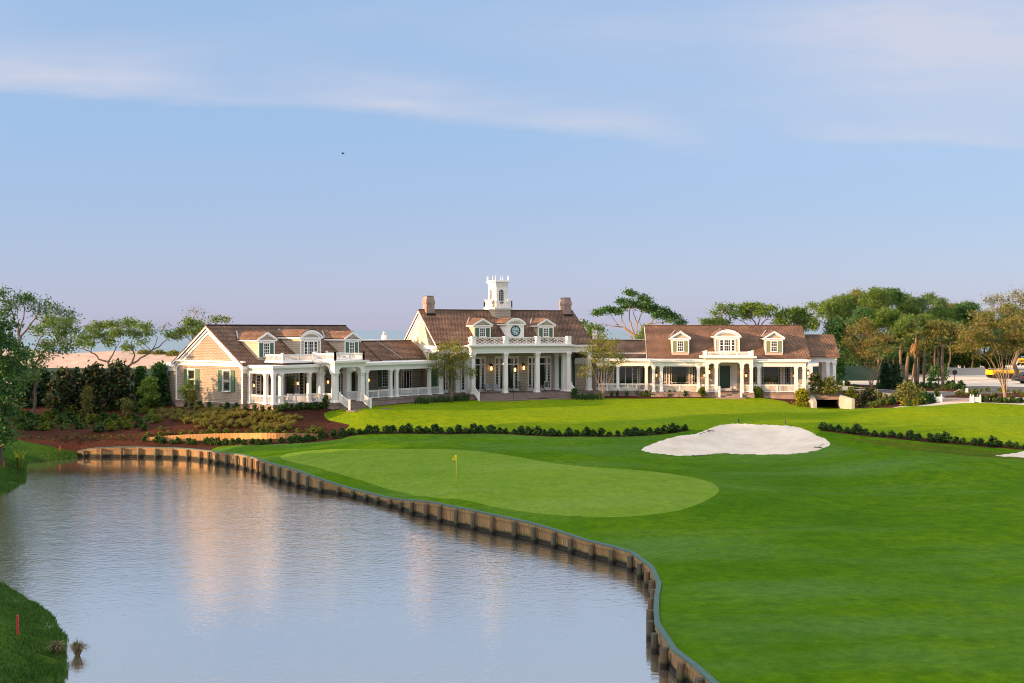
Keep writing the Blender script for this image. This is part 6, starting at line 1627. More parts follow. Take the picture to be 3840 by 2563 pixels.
def hedge(Q, lab, grp, ends):
    P = along(Q, .76)
    for i, (x, y) in enumerate(P):
        x += RNG.uniform(-.12, .12); y += RNG.uniform(-.2, .2) + .25
        l = ends[0] if i == 0 else ends[1] if i == len(P) - 1 else lab
        put(HB[int(RNG.integers(6))], (x, y, H(x, y) - .03), RNG.uniform(.55, 1.05), l, 'shrub', None if i in (0, len(P) - 1) and l != lab else grp)
hedge(LINE_H1, 'dark green shrub in the long hedge row between upper and lower lawn', 'shrubs of the long hedge', ('leftmost dark shrub of the long hedge next to the wooden fence', 'last shrub of the long hedge just left of the white bunker'))
hedge(LINE_H2, 'dark green shrub in the hedge row right of the white bunker', 'shrubs of the right hedge', ('first and roundest shrub of the right hedge beside the bunker', 'last hedge shrub at the right edge of the picture'))
z1 = lambda x, y: (x / 2.61, 1450 + y / 2.61); z2 = lambda x, y: (700 + x / 2.61, 1450 + y / 2.61); z3 = lambda x, y: (x / 2.614, 1050 + y / 2.614)
FB = [proto_bush('flowering_shrub', .85, .6, 'shrublime', .1, 20, 20) for i in range(3)]
for q in [z1(*p) for p in [(1415, 540), (1540, 545), (1590, 560), (1680, 565), (1740, 560), (1860, 560), (1900, 570), (2020, 565), (2070, 560), (2130, 570), (2210, 565), (2280, 570)]] + [z2(*p) for p in [(10, 565), (70, 570), (190, 560), (240, 570), (300, 570), (380, 570), (450, 570), (510, 555), (560, 570), (640, 565), (700, 570), (750, 565), (820, 560), (930, 550), (1010, 555), (1060, 540), (1110, 545), (1180, 535), (1240, 528), (1310, 515), (1360, 500), (1440, 505), (1440, 460), (1520, 455), (1590, 465)]]:
    put(HB[int(RNG.integers(4))], gpx(*q), RNG.uniform(.5, .78), 'dark green shrub planted below the low wooden fence', 'shrub', 'shrubs below the wooden fence')
for q in [z1(*p) for p in [(1450, 485), (1570, 430), (1570, 487), (1655, 475), (1780, 478), (1880, 478), (1985, 472), (2070, 455), (2120, 470), (2215, 467), (2320, 465)]] + [z2(*p) for p in [(50, 475), (155, 470), (240, 455), (295, 470), (385, 467), (490, 467), (595, 467), (690, 458), (735, 467), (790, 450), (850, 467), (890, 448), (965, 470), (1010, 425), (1090, 460), (1195, 470), (1240, 430), (1300, 458)]]:
    put(FB[int(RNG.integers(3))], gpx(*q), RNG.uniform(.6, .95), 'small yellow green shrub in the row just above the wooden fence', 'shrub', 'shrubs above the wooden fence')
# mulch slope, left: mixed low shrubs
MS = [proto_bush('low_shrub', 1.05, .75, 'shrublime', .11, 24, 22), proto_bush('low_shrub', 1.05, .8, 'shrub', .12, 24, 22), proto_bush('low_shrub', 1.0, .62, 'oak', .1, 22, 20)]
for i, p in enumerate([(210, 1330), (365, 1395), (360, 1432), (460, 1355), (540, 1340), (500, 1450), (570, 1385), (645, 1345), (665, 1430), (715, 1310), (725, 1400), (835, 1455), (935, 1395), (965, 1485), (1065, 1430), (1180, 1450), (1365, 1435), (1060, 1270), (1110, 1270), (1200, 1265), (1380, 1255), (1470, 1262), (1570, 1265), (1290, 1262), (140, 1420), (210, 1410), (160, 1350), (1530, 1400), (280, 1360), (310, 1420), (430, 1400), (610, 1410), (780, 1390), (880, 1410), (1010, 1380), (1130, 1375), (1250, 1400), (1310, 1370), (1440, 1380), (1090, 1470), (760, 1460), (620, 1470), (440, 1470), (300, 1470), (200, 1460), (1240, 1455), (1420, 1470), (1500, 1330), (1420, 1310), (1340, 1310)]):
    put(MS[i % 3], gpx(*z3(*p)), RNG.uniform(.75, 1.2), 'low rounded shrub scattered on the brown mulch left of the house', 'shrub', 'low shrubs on the left mulch')
SP = [proto_blades('sprout', 16, .5, .6, .022, 'reed') for i in range(2)]
for p in [(300, 510), (375, 520), (430, 518), (520, 530), (555, 500), (595, 535), (650, 508), (690, 530), (740, 498), (785, 530), (835, 508), (880, 532), (930, 508), (955, 532), (1005, 500), (1045, 528), (1085, 508), (1130, 528), (1180, 503), (1215, 525), (1265, 498), (1300, 528), (1365, 500), (230, 520), (180, 500)]:
    put(SP[int(RNG.integers(2))], gpx(*z1(*p)), RNG.uniform(.8, 1.15), 'small grassy sprout in the rows on dark mulch above the pond wall', 'plant', 'grassy sprouts')
GR = [proto_blades('grass_clump', 110, .8, 1.05, .016, 'grassblade', .7) for i in range(3)]
cnt = 0
for row, yy in enumerate([1545, 1553, 1562, 1572, 1583, 1594, 1606]):
    x0, x1 = [(640, 900), (560, 1080), (600, 1130), (560, 1135), (640, 1120), (690, 1100), (740, 1080)][row]
    x = x0 + RNG.uniform(0, 20)
    while x < x1:
        yj = yy + RNG.uniform(-4, 4) + (6 if x > 930 else 0)
        put(GR[cnt % 3], gpx(x, yj), RNG.uniform(.7, 1.15), 'yellowish tuft of fountain grass on the mulch slope below the left wing', 'grass clump', 'fountain grass on the slope'); cnt += 1
        x += RNG.uniform(21, 38)
# foundation planting
FP = [proto_bush('foundation_shrub', .62, .62, 'shrub', .1, 18, 18) for i in range(2)]
c2 = lambda x, y: (560 + x / 3.485, 1150 + y / 3.485); c3 = lambda x, y: (1050 + x / 3.485, 1150 + y / 3.485); c6 = lambda x, y: (2250 + x / 3.484, 1080 + y / 3.484); c7 = lambda x, y: (2650 + x / 3.267, 1080 + y / 3.267)
def fplant(P, lab, grp, s=1.0):
    for q in P: put(FP[int(RNG.integers(2))], gpx(*q), s * RNG.uniform(.8, 1.2), lab, 'shrub', grp)
fplant([c2(*p) for p in [(440, 1300), (490, 1312), (560, 1315), (665, 1318), (790, 1335), (930, 1340), (1015, 1345), (1130, 1350), (1255, 1362), (1385, 1370), (1480, 1385), (1575, 1390)]], 'small dark shrub along the brick foot of the left gable wall', 'shrubs along the gable wall')
fplant([c2(*p) for p in [(1670, 1375), (1740, 1370), (1790, 1360), (1860, 1360), (1930, 1355), (1985, 1345), (2050, 1340), (2110, 1345), (2170, 1345)]] + [c3(*p) for p in [(405, 1335), (475, 1330), (535, 1330)]], 'small dark shrub along the left porch in front of the railing', 'shrubs along the left porch')
fplant([c3(*p) for p in [(1255, 1275), (1310, 1270), (1360, 1265), (1415, 1262), (1465, 1260), (1520, 1255), (1570, 1248), (1620, 1243), (1680, 1238), (1740, 1232)]], 'small dark shrub along the connecting porch right of the left steps', 'shrubs along the connecting porch')
fplant([c6(*p) for p in [(540, 1415), (612, 1420), (678, 1422), (752, 1420), (822, 1420), (903, 1420), (967, 1418), (1042, 1420), (1115, 1422), (1190, 1420), (1253, 1420)]], 'small shrub along the brick foot of the right porch, left of its steps', 'shrubs left of the right steps')
fplant([c7(*p) for p in [(720, 1345), (790, 1340), (863, 1345), (935, 1350), (1003, 1355), (1075, 1362)]], 'small shrub along the brick foot of the right porch, right of its steps', 'shrubs right of the right steps')
for a in [('tall dark shrub in front of the narrow arch of the left pavilion', 1221, 1532, 26, 44, 'shrub'), ('tall dark shrub right of the left entrance steps', 1394, 1518, 26, 42, 'shrub'), ('dark shrub at the left end of the wide portico steps', 1773, 1498, 28, 40, 'shrub'), ('dark shrub at the right end of the wide portico steps', 2154, 1496, 26, 38, 'shrub'),
          ('green shrub left of the right wing entrance steps', 2633, 1492, 28, 38, 'shrublime'), ('large shrub right of the right wing entrance steps', 2843, 1492, 36, 40, 'shrublime'), ('tall yellow green shrub at the right corner of the right porch', 3007, 1524, 52, 62, 'shrubyellow'),
          ('yellow shrub beside the right wall of the cart tunnel', 3187, 1520, 42, 60, 'shrubyellow'), ('bronze magnolia bush in the bed right of the tunnel', 3262, 1518, 54, 62, 'magnolia'), ('large olive bush in the bed before the road', 3405, 1512, 84, 72, 'oakolive'), ('dark rounded bush right of the large olive bush', 3463, 1515, 44, 46, 'shrub'), ('dark conical bush beside the left planter', 3493, 1512, 24, 34, 'conifer'),
          ('brown leaved tall bush above the tunnel by the right wing', 3057, 1474, 42, 70, 'magnolia'), ('wide olive bush above the tunnel in front of the carriage columns', 3115, 1474, 66, 56, 'oakolive'), ('sparse bush between the two bushes above the tunnel', 3085, 1474, 34, 40, 'oakolive')]:
    bush('large_shrub', a[0], 'shrub', a[1], a[2], a[3], a[4], a[5], .13, 1.1, 'round' if a[4] < 66 else 'egg', Y=133.2 if 'above the tunnel' in a[0] else None)
SPK = [proto_blades('spiky_plant', 40, 1.15, .75, .03, 'reed', .35) for i in range(2)]
for q in [c3(*p) for p in [(1770, 1235), (1850, 1225), (1970, 1215)]] + [c6(*p) for p in [(150, 1425), (225, 1420), (350, 1420), (485, 1410)]] + [(3325, 1520), (3300, 1524), (3345, 1516)]:
    put(SPK[int(RNG.integers(2))], gpx(*q), RNG.uniform(.85, 1.2), 'spiky dark green plant with long blades in a house bed', 'plant', 'spiky plants by the house')
BL = [proto_blades('liriope_clump', 34, .75, .45, .024, 'reed', .3) for i in range(2)]
for x in list(np.arange(1560, 1765, 9)) + list(np.arange(2158, 2262, 9)):
    for k in (0, 1):
        put(BL[int(RNG.integers(2))], gpx(x + RNG.uniform(-4, 4), (1516 if x < 1610 else 1510 if x < 1700 else 1506 if x < 1900 else 1500) - 5 * k), RNG.uniform(.7, 1.15), 'upright grassy clump in the bed below the portico side railings', 'plant', 'grassy clumps by the portico')
RS = [proto_bush('bed_shrub', .9, .7, 'shrublime', .12, 20, 20), proto_bush('bed_shrub', .9, .75, 'shrub', .12, 20, 20), proto_bush('bed_shrub', .8, .7, 'shrubyellow', .11, 18, 18)]
c8 = lambda x, y: (3100 + x / 2.851, 1050 + y / 2.851)
for i, p in enumerate([(365, 1365), (260, 1375), (320, 1290), (470, 1370), (590, 1345), (640, 1345), (700, 1330), (770, 1315), (940, 1345), (1010, 1335), (1050, 1330), (630, 1275), (560, 1265), (700, 1275), (760, 1300), (830, 1345), (520, 1368), (890, 1350), (410, 1300), (550, 1330)]):
    put(RS[[1, 2, 0, 1, 0, 0, 1][i % 7]], gpx(*c8(*p)), RNG.uniform(.7, 1.15), 'low shrub in the bed between the cart tunnel and the drive', 'shrub', 'shrubs right of the tunnel')
for i, p in enumerate([(1170, 1305), (1195, 1302), (1610, 1308), (1710, 1308), (1800, 1312), (1840, 1312), (1920, 1318), (1990, 1315), (2040, 1318), (1660, 1300), (1870, 1305), (2070, 1310)]):
    put(RS[1], gpx(*c8(*p)), RNG.uniform(.55, .85), 'round green shrub along the edge of the concrete path by the planters', 'shrub', 'shrubs along the path')
for i, p in enumerate([(1400, 1235), (1450, 1235), (1500, 1240), (1540, 1228), (1600, 1210), (1660, 1198), (1720, 1195), (1850, 1200), (1940, 1205), (2000, 1210), (2060, 1215), (2090, 1240), (1560, 1205), (1520, 1195)]):
    put(RS[0], gpx(*c8(*p)), RNG.uniform(.45, .75), 'tiny shrub on the orange mulch island by the asphalt', 'shrub', 'shrubs on the mulch island')
for i, p in enumerate([(1020, 1150), (1060, 1160), (1100, 1150), (1140, 1165), (1160, 1145), (1270, 1170), (1310, 1165), (1340, 1170), (1380, 1160), (1410, 1165), (1300, 1135), (1350, 1125), (1440, 1130), (1470, 1185), (560, 1145), (590, 1150), (640, 1155), (690, 1155), (960, 1140), (880, 1130), (150, 1130), (220, 1140), (300, 1150), (330, 1160)]):
    put(RS[1], gpx(*c8(*p)), RNG.uniform(.6, 1.1), 'green shrub among the palms between the sand lot and the road', 'shrub', 'shrubs under the palms')
FPM = [proto_blades('dwarf_palmetto', 30, 1.2, .8, .05, 'palmleaf', .5)]
for p in [(1660, 1290), (1760, 1290), (1800, 1285), (1980, 1295), (1720, 1292)]:
    put(FPM[0], gpx(*c8(*p)), RNG.uniform(.7, 1.0), 'spiky palmetto around the foot of the big crape myrtle', 'plant', 'palmettos by the crape myrtle')

# ---- pond edge plants
o = proto_blades('iris_clump', 70, 1.9, .35, .035, 'iris', .25); o.location = px(74, 1762, .1); tag(o, 'bright yellow green iris clump standing at the left pond edge', 'plant')
o = proto_blades('reed_clump', 200, .7, .85, .018, 'drygrass', .8); o.location = px(290, 2462, -.02); tag(o, 'brown and green reed clump standing in the pond', 'plant')
o = proto_blades('reed_clump', 180, .62, .85, .018, 'drygrass', .7); o.location = px(215, 2452, .02); tag(o, 'straw coloured reed clump at the grass shore beside the brown one', 'plant')
V = []
def shoregrass(P, n, L, inset):
    P = np.asarray(P); d = np.r_[0, np.cumsum(np.linalg.norm(np.diff(P, axis=0), axis=1))]
    t = RNG.random(n) * d[-1]; x = np.interp(t, d, P[:, 0]); y = np.interp(t, d, P[:, 1])
    t2 = np.minimum(t + .3, d[-1]); tx_ = np.interp(t2, d, P[:, 0]) - x; ty_ = np.interp(t2, d, P[:, 1]) - y
    k = np.hypot(tx_, ty_) + 1e-6; off = RNG.uniform(-.12, inset, n) * RNG.random(n)
    clump = .5 + .5 * np.sin(t * 1.7) * np.sin(t * .63 + 1)
    x = x + ty_ / k * off; y = y - tx_ / k * off
    z = np.maximum(0, height(np.c_[x, y])) - .02; l = L * RNG.uniform(.4, 1.0, n) * (.5 + .7 * clump) * np.clip(1.3 - off / max(inset, .1), .45, 1); a = RNG.random(n) * 6.28; w_ = .022
    tip = np.c_[x + np.cos(a) * l * .5, y + np.sin(a) * l * .5, z + l]
    V.append(np.stack([np.c_[x - w_, y, z], np.c_[x + w_, y, z], tip, tip], 1).reshape(-1, 3))
shoregrass(np.array([p[:2] for p in SHORE_N[14:]]), 16000, .24, 2.6)
shoregrass(np.array([p[:2] for p in SHORE_N[:11]]), 9000, .34, 2.4)
o = quads('shore_grass', np.vstack(V), 'bankgrass'); tag(o, 'ragged green grass fringe along the pond shore', 'grass', kind='stuff')

for q in [(545, 1334, 60, 16, 232), (600, 1338, 60, 18, 232), (655, 1342, 60, 20, 230), (330, 1404, 40, 12, 200), (230, 1400, 50, 14, 202), (420, 1392, 34, 8, 210)]:
    bush('dune_scrub', 'low grey green scrub on the sand dune at the far left', 'shrub', q[0], q[1], q[2], q[3], 'oakolive', .22, 1.0, 'round', Y=q[4], group='scrub on the dune')
# ---- tall trees out of frame on the left whose shade falls over the green
def shade_tree(proto, x, y, s, lab):
    o = put(proto, (x, y, H(max(-110, x), y) - .2), s, lab, 'tree', 'trees beyond the left edge'); return o
cs = []
for i in range(34):
    a = RNG.random() * 6.28; rr = RNG.random() ** .5 * 5.5; z = RNG.uniform(2.5, 17.5); k = 1 if z < 12 else max(.3, (18.5 - z) / 6.5)
    cs.append((math.cos(a) * rr * k, math.sin(a) * rr * k, z, 2.0, 2.0, 1.6))
ST = tree('oak_tree', 'tall dense oak in the grove left of the pond', 'tree', (0, 0, 0), [([(0, 0, -.3), (.2, 0, 6), (0, .2, 15)], .5, .12)], cs, 'oakdark', 'barkdark', .7, .55, sub=.9, limb=.15)
for i, (x, y, s) in enumerate(SHADE):
    shade_tree(ST, x, y, s, 'tall dense oak in the grove left of the pond')

# unseen pines added beyond the left edge: high crowns shade the upper lawn
cs = []
for i in range(22):
    a = RNG.random() * 6.28; rr = RNG.random() ** .5 * 3.6; z = RNG.uniform(15.0, 24.5)
    cs.append((math.cos(a) * rr, math.sin(a) * rr, z, 1.6, 1.6, 1.1))
PT = tree('pine_tree', 'unseen tall pine with a high crown added beyond the left edge for shade', 'tree', (0, 0, 0), [([(0, 0, -.3), (.1, 0, 8), (0, .2, 16), (0, 0, 24)], .4, .1)], cs, 'pine', 'bark', .6, .5, sub=.8, limb=.12)
for x, y, s_ in SHADE_PINES:
    put(PT, (x, y, H(max(-110, x), y) - .2), s_, 'unseen tall pine with a high crown added beyond the left edge for shade', 'tree', 'added shade pines beyond the left edge')
# ------------------------------------------------------------------ pond wall
def m_planks(name, c1, c2, gap, moss, wet):
    m, nt, b = newmat(name)
    v = uvs(nt)
    t = N(nt, 'ShaderNodeTexBrick'); t.offset = 0.0; nt.links.new(v, t.inputs['Vector'])
    t.inputs['Color1'].default_value = rgba(c1); t.inputs['Color2'].default_value = rgba(c2); t.inputs['Mortar'].default_value = rgba(gap)
    for k, x in (('Scale', 1.0), ('Brick Width', .2), ('Row Height', 4.0), ('Mortar Size', .012), ('Mortar Smooth', .2), ('Bias', 0)): t.inputs[k].default_value = x
    st = N(nt, 'ShaderNodeMapping'); st.inputs['Scale'].default_value = (7.0, .8, 1.0); nt.links.new(v, st.inputs['Vector'])
    col = mixc(nt, ramp(nt, noise(nt, st.outputs[0], 1.2, 5, .65), [(.4, 0.), (.7, .7)]), t.outputs['Color'], tuple(x * .38 for x in c1))
    col = mixc(nt, ramp(nt, noise(nt, pos(nt), .5, 3), [(.45, 0.), (.7, .45)]), col, (.24, .105, .045))
    sx = N(nt, 'ShaderNodeSeparateXYZ'); nt.links.new(pos(nt), sx.inputs[0])
    nz = N(nt, 'ShaderNodeMath', operation='MULTIPLY_ADD'); nt.links.new(noise(nt, pos(nt), 1.6, 4), nz.inputs[0]); nz.inputs[1].default_value = -.5; nt.links.new(sx.outputs[2], nz.inputs[2])
    col = mixc(nt, ramp(nt, nz.outputs[0], [(0.0, .9), (.12, .0)]), col, moss)
    col = mixc(nt, ramp(nt, sx.outputs[2], [(.20, 1.0), (.30, 0.)]), col, wet)
    nt.links.new(col, b.inputs['Base Color']); b.inputs['Roughness'].default_value = .9
    bump(nt, b, noise(nt, st.outputs[0], 3.0, 4), .5, .03)
    return m
M['planks'] = m_planks('wall_planks', (.29, .195, .085), (.215, .145, .068), (.03, .02, .015), (.05, .065, .02), (.012, .012, .01))
M['pile'] = m_planks('timber_piles', (.085, .078, .052), (.062, .06, .042), (.05, .04, .03), (.045, .075, .015), (.012, .012, .01))
M['cap'] = m_plain('weathered_cap', (.07, .13, .125), .7, .3, 2.2, .4, spec=.15, bscale=14)
M['fence'] = m_brick('cedar_fence', (.52, .30, .12), (.44, .25, .10), (.14, .075, .035), .14, 3.0, .012, bmp=.4, offset=0.0, var=.2)
def polyline_strip(mb, P, zt, zb, off0, off1):
    """wall between two offsets of the path; zt, zb functions of index"""
    n = len(P); T = [(Vector(P[min(i + 1, n - 1)][:2]) - Vector(P[max(i - 1, 0)][:2])).normalized() for i in range(n)]
    Nv = [Vector((-t.y, t.x)) for t in T]
    for i in range(n - 1):
        q = []
        for z in (zb, zt):
            for (k, off) in ((i, off0), (i + 1, off0), (i + 1, off1), (i, off1)):
                p = Vector(P[k][:2]) + Nv[k] * off; q.append((p.x, p.y, z(k)))
        mb.hexa(q)
wallp = [(b[0], b[1], b[2]) for b in BULK]
WALL = thing('pond_retaining_wall', 'long curving timber retaining wall between the pond and the golf green', 'retaining wall', (BULK[0][0], BULK[0][1], 0))
# path direction runs left -> right bottom; water side is on its right (negative normal)
mb = MB(); polyline_strip(mb, wallp, lambda i: wallp[i][2] - .06, lambda i: -1.0, -.02, .05); mb.build('plank_facing', M['planks'], WALL)
mb = MB(); polyline_strip(mb, wallp, lambda i: wallp[i][2] - .065, lambda i: wallp[i][2] - .25, -.09, -.023); mb.build('rail_board', M['planks'], WALL)
mb = MB(); polyline_strip(mb, wallp, lambda i: .17, lambda i: .02, -.09, -.023); mb.build('lower_rail_board', M['planks'], WALL)
mb = MB(); polyline_strip(mb, wallp, lambda i: wallp[i][2] + .015, lambda i: wallp[i][2] - .058, -.12, .10); mb.build('cap_board', M['cap'], WALL)
Wp = np.array([b for b in wallp]); dd = np.r_[0, np.cumsum(np.linalg.norm(np.diff(Wp[:, :2], axis=0), axis=1))]
t = .9
while t < dd[-1] - 1:
    x, y, zc = [float(np.interp(t, dd, Wp[:, k])) for k in range(3)]
    x2, y2 = float(np.interp(t + .3, dd, Wp[:, 0])), float(np.interp(t + .3, dd, Wp[:, 1])); k = math.hypot(x2 - x, y2 - y)
    nx, ny = (y2 - y) / k, -(x2 - x) / k
    r = .15 * random.uniform(.9, 1.1); c = Vector((x + nx * .25, y + ny * .25, 0)); ln = random.uniform(-.03, .03)
    mb = MB(); mb.tube([c + Vector((0, 0, -1)), c + Vector((ln, 0, (zc - .1) * .5)), c + Vector((ln * 1.5, 0, zc - .1 - random.random() * .06))], [r, r, r * .95], 10)
    mb.build('pile', M['pile'], WALL)
    t += 1.83 * random.uniform(.93, 1.07)
# low wooden fence on the mulch
FP_ = [gpx(*p) for p in [(548, 1655), (620, 1654), (700, 1654), (800, 1653), (900, 1651), (1000, 1648), (1100, 1643), (1195, 1636)]]
Q = smooth_poly(FP_, .7, closed=False); ft = np.interp(np.linspace(0, 1, len(Q)), [0, .1, .4, .7, 1], [-.12, .22, .50, .52, .35])
Q3 = [(x, y, H(x, y)) for x, y in Q]
ztop = [pxY(0, np.interp((x / y) * FOC + CX, [548, 620, 700, 800, 900, 1000, 1100, 1200], [1642, 1635, 1630, 1626.5, 1624.5, 1624, 1625, 1628]), y)[2] for x, y in Q]
fe = thing('low_wooden_fence', 'low curved fence of warm brown boards holding the mulch slope', 'fence', Q3[0])
mb = MB(); polyline_strip(mb, Q3, lambda i: ztop[i], lambda i: Q3[i][2] - .4, -.03, .03); mb.build('board_panel', M['fence'], fe)
mb = MB()
for i in range(2, len(Q3), 4): mb.bar((Q3[i][0], Q3[i][1] + .1, Q3[i][2] - .3), (Q3[i][0], Q3[i][1] + .1, ztop[i] - .05), .09)
mb.build('post', M['fence'], fe)

# ------------------------------------------------------------------ golf things
g = gpx(1710.7, 1824.6)
fl = thing('flagstick', 'yellow flagstick with small yellow flag standing on the green', 'flag', g)
mb = MB(); mb.tube([(g[0], g[1], g[2] - .05), (g[0], g[1], g[2] + 2.14)], .019, 8); mb.build('pole', M['poleyellow'], fl)
vs = MB(); n = 8; ps = []
for i in range(n + 1):
    t = i / n; x = g[0] - .01 - .25 * t; y = g[1] + .05 * math.sin(t * 5); h = .34 * (1 - t * .35); zt_ = g[2] + 2.13 - .10 * t
    ps.append((x, y, zt_ - .24 * t * t * .5, zt_ - h - .05 * t))
for i in range(n):
    a, b2 = ps[i], ps[i + 1]
    vs.hexa([(a[0], a[1], a[3]), (b2[0], b2[1], b2[3]), (b2[0], b2[1] + .006, b2[3]), (a[0], a[1] + .006, a[3]), (a[0], a[1], a[2]), (b2[0], b2[1], b2[2]), (b2[0], b2[1] + .006, b2[2]), (a[0], a[1] + .006, a[2])])
fo = vs.build('flag', M['flagyellow'], fl)
em = MB(); c = Vector((g[0] - .11, g[1] - .02, g[2] + 1.93))
for i in range(9):
    a, b2 = R(40 + 28 * i), R(40 + 28 * (i + 1)); r0 = .075 - .004 * i
    em.bar(c + Vector((r0 * math.cos(a), -.012, r0 * math.sin(a))), c + Vector((r0 * math.cos(b2), -.012, r0 * math.sin(b2))), .01, .022)
em.build('emblem', M['black'], fo)
mb = MB(); mb.lathe([(.054, .0), (.054, .012)], (g[0], g[1], g[2] - .006), 14); mb.build('cup_rim', M['dark'], fl)
def rake(lab, hx, hy, tx_, ty_, hw, mat='blackwood'):
    a = Vector(gpx(hx, hy)); b2 = Vector(gpx(tx_, ty_)); a.z += .06; b2.z += .05
    r = thing('bunker_rake', lab, 'rake', a)
    d = (b2 - a).normalized(); s = Vector((-d.y, d.x, 0))
    mb = MB(); mb.tube([a, b2], .022, 6); mb.build('handle', M[mat], r)
    mb = MB(); mb.bar(a - s * hw, a + s * hw, .07, .06)
    for i in range(13): q = a + s * hw * (i / 6 - 1); mb.bar(q, q - Vector((0, 0, .07)), .015)
    mb.build('rake_head', M[mat], r)
rake('black rake lying on the upper left of the bunker sand', 2300 + 956 / 2.61, 1450 + 440 / 2.61, 2300 + 838 / 2.61, 1450 + 470 / 2.61, .38)
rake('black rake lying at the right end of the bunker', 2300 + 2003 / 2.61, 1450 + 602 / 2.61, 2300 + 2058 / 2.61, 1450 + 566 / 2.61, .38)
M['greenpaint'] = m_plain('green_paint', (.02, .12, .08), .4, .1, 3)
rake('green handled rake on the grass at the front lip of the bunker', 2300 + 790 / 2.61, 1450 + 684 / 2.61, 2300 + 945 / 2.61, 1450 + 675 / 2.61, .3, 'greenpaint')
def stake(name, lab, x, yb, h, mat, w=.09):
    q = gpx(x, yb); mb = MB(); mb.taper(W0, q[0], q[1], w / 2, w / 2, q[2] - .1, q[2] + h); mb.taper(W0, q[0], q[1], w / 2 * .98, w / 4, q[2] + h, q[2] + h + .03)
    o = mb.build(name, M[mat]); tag(o, lab, 'stake')
M['darkpost'] = m_plain('dark_post', (.035, .055, .055), .6, .15, 4); M['brownpost'] = m_plain('brown_post', (.12, .085, .065), .7, .15, 4)
stake('marker_post', 'short dark post on the lawn above the bunker, left of two', 2770, 1584, .34, 'darkpost', .11)
stake('marker_post', 'short brownish post on the lawn above the bunker, right of two', 2945, 1588.5, .34, 'brownpost', .11)
stake('red_stake', 'red hazard stake on the grass bank at the bottom left', 66, 2381, .72, 'redstake', .075)
stake('red_stake', 'red hazard stake in the rough grass before the timber wall', 225, 1691, .42, 'redstake', .09)
stake('red_stake', 'small red hazard stake on the grass mound at the left edge', 14, 1755, .5, 'redstake', .08)

# ------------------------------------------------------------------ porch furniture
def chair_proto(kind):
    white = 'blackwood' if kind == 'black' else 'whitewood'
    r = empty('rocking_chair' if kind != 'arm' else 'armchair')
    mb = MB()
    if kind == 'arm':
        mb.box(W0, -.33, .33, -.33, .33, .28, .36)
        mb.build('seat_frame', M[white], r)
        for sx in (-1, 1):
            for sy in (-1, 1): m = MB(); m.box(W0, *sorted((sx * .34, sx * .28)), *sorted((sy * .33, sy * .27)), 0, .6); m.build('leg', M[white], r)
            m = MB(); m.box(W0, *sorted((sx * .36, sx * .27)), -.36, .34, .602, .65); m.build('armrest', M[white], r)
        m = MB(); m.box(W0, -.27, .27, .26, .33, .37, .88); m.build('backrest', M[white], r)
        m = MB(); m.box(W0, -.27, .27, -.34, .25, .362, .50); m.build('seat_cushion', M['bluecushion'], r)
        m = MB(); m.hexa([W0.p(-.26, .08, .505), W0.p(.26, .08, .505), W0.p(.26, .25, .505), W0.p(-.26, .25, .505), W0.p(-.28, .16, .95), W0.p(.28, .16, .95), W0.p(.28, .255, .95), W0.p(-.28, .255, .95)]); m.build('back_cushion', M['bluecushion'], r)
    else:
        mb.box(W0, -.27, .27, -.26, .26, .40, .44); mb.build('seat', M[white], r)
        for sx in (-1, 1):
            for sy in (-1, 1): m = MB(); m.bar((sx * .26, sy * .24, .07), (sx * .26, sy * .25, .66 if sy < 0 else .5), .04); m.build('leg', M[white], r)
            m = MB(); P = [(sx * .26, -.5 + i * .1, .035 + (i * .1 - .45) ** 2 * .25) for i in range(11)]
            for a, b2 in zip(P[:-1], P[1:]): m.bar(a, b2, .035, .05)
            m.build('rocker', M[white], r)
            m = MB(); m.box(W0, *sorted((sx * .31, sx * .22)), -.32, .26, .66, .69); m.build('armrest', M[white], r)
        m = MB()
        for sx in (-1, 1): m.bar((sx * .25, .25, .44), (sx * .24, .42, 1.16), .045)
        for i in range(7): x = -.18 + .06 * i; m.bar((x, .27, .48), (x, .41, 1.08), .025, .02)
        m.bar((-.24, .42, 1.12), (.24, .42, 1.12), .03, .1); m.bar((-.24, .28, .5), (.24, .28, .5), .03, .06)
        m.build('backrest', M[white], r)
        if kind == 'white':
            m = MB(); m.box(W0, -.24, .24, -.25, .22, .442, .50); m.build('seat_cushion', M['tealcushion'], r)
            m = MB(); m.hexa([W0.p(-.22, .20, .51), W0.p(.22, .20, .51), W0.p(.22, .255, .51), W0.p(-.22, .255, .51), W0.p(-.22, .32, 1.05), W0.p(.22, .32, 1.05), W0.p(.22, .385, 1.05), W0.p(-.22, .385, 1.05)]); m.build('back_cushion', M['tealcushion'], r)
    return r
CH = {k: chair_proto(k) for k in ('arm', 'black', 'white')}
used = set()
def chair(k, F, u, v, deg, lab, grp=None):
    p = F.p(u, v, FZ + .002); rz = F.a + R(deg)
    if k not in used: used.add(k); o = CH[k]; o.location = p; o.rotation_euler = (0, 0, rz); o['label'] = lab
    else: o = clone(CH[k], p, rz, 1.0, lab)
    o['category'] = 'chair'
    if grp: o['group'] = grp
chair('arm', FM, -3.05, 3.0, 8, 'left white armchair with pale blue cushions on the portico', 'blue cushioned armchairs')
chair('arm', FM, -2.0, 2.9, -6, 'right white armchair with pale blue cushions next to a portico column', 'blue cushioned armchairs')
chair('black', FM, -.15, 2.7, 20, 'black rocking chair just right of the left middle column', 'black rocking chairs')
chair('black', FM, .85, 2.6, -25, 'black rocking chair under the hanging lantern, right of its twin', 'black rocking chairs')
chair('white', FM, 2.6, 2.9, 60, 'white rocker with grey cushions facing sideways left of the right middle column', 'white rocking chairs')
chair('white', FM, 3.9, 3.0, 20, 'white rocker with grey cushions right of the right middle column', 'white rocking chairs')
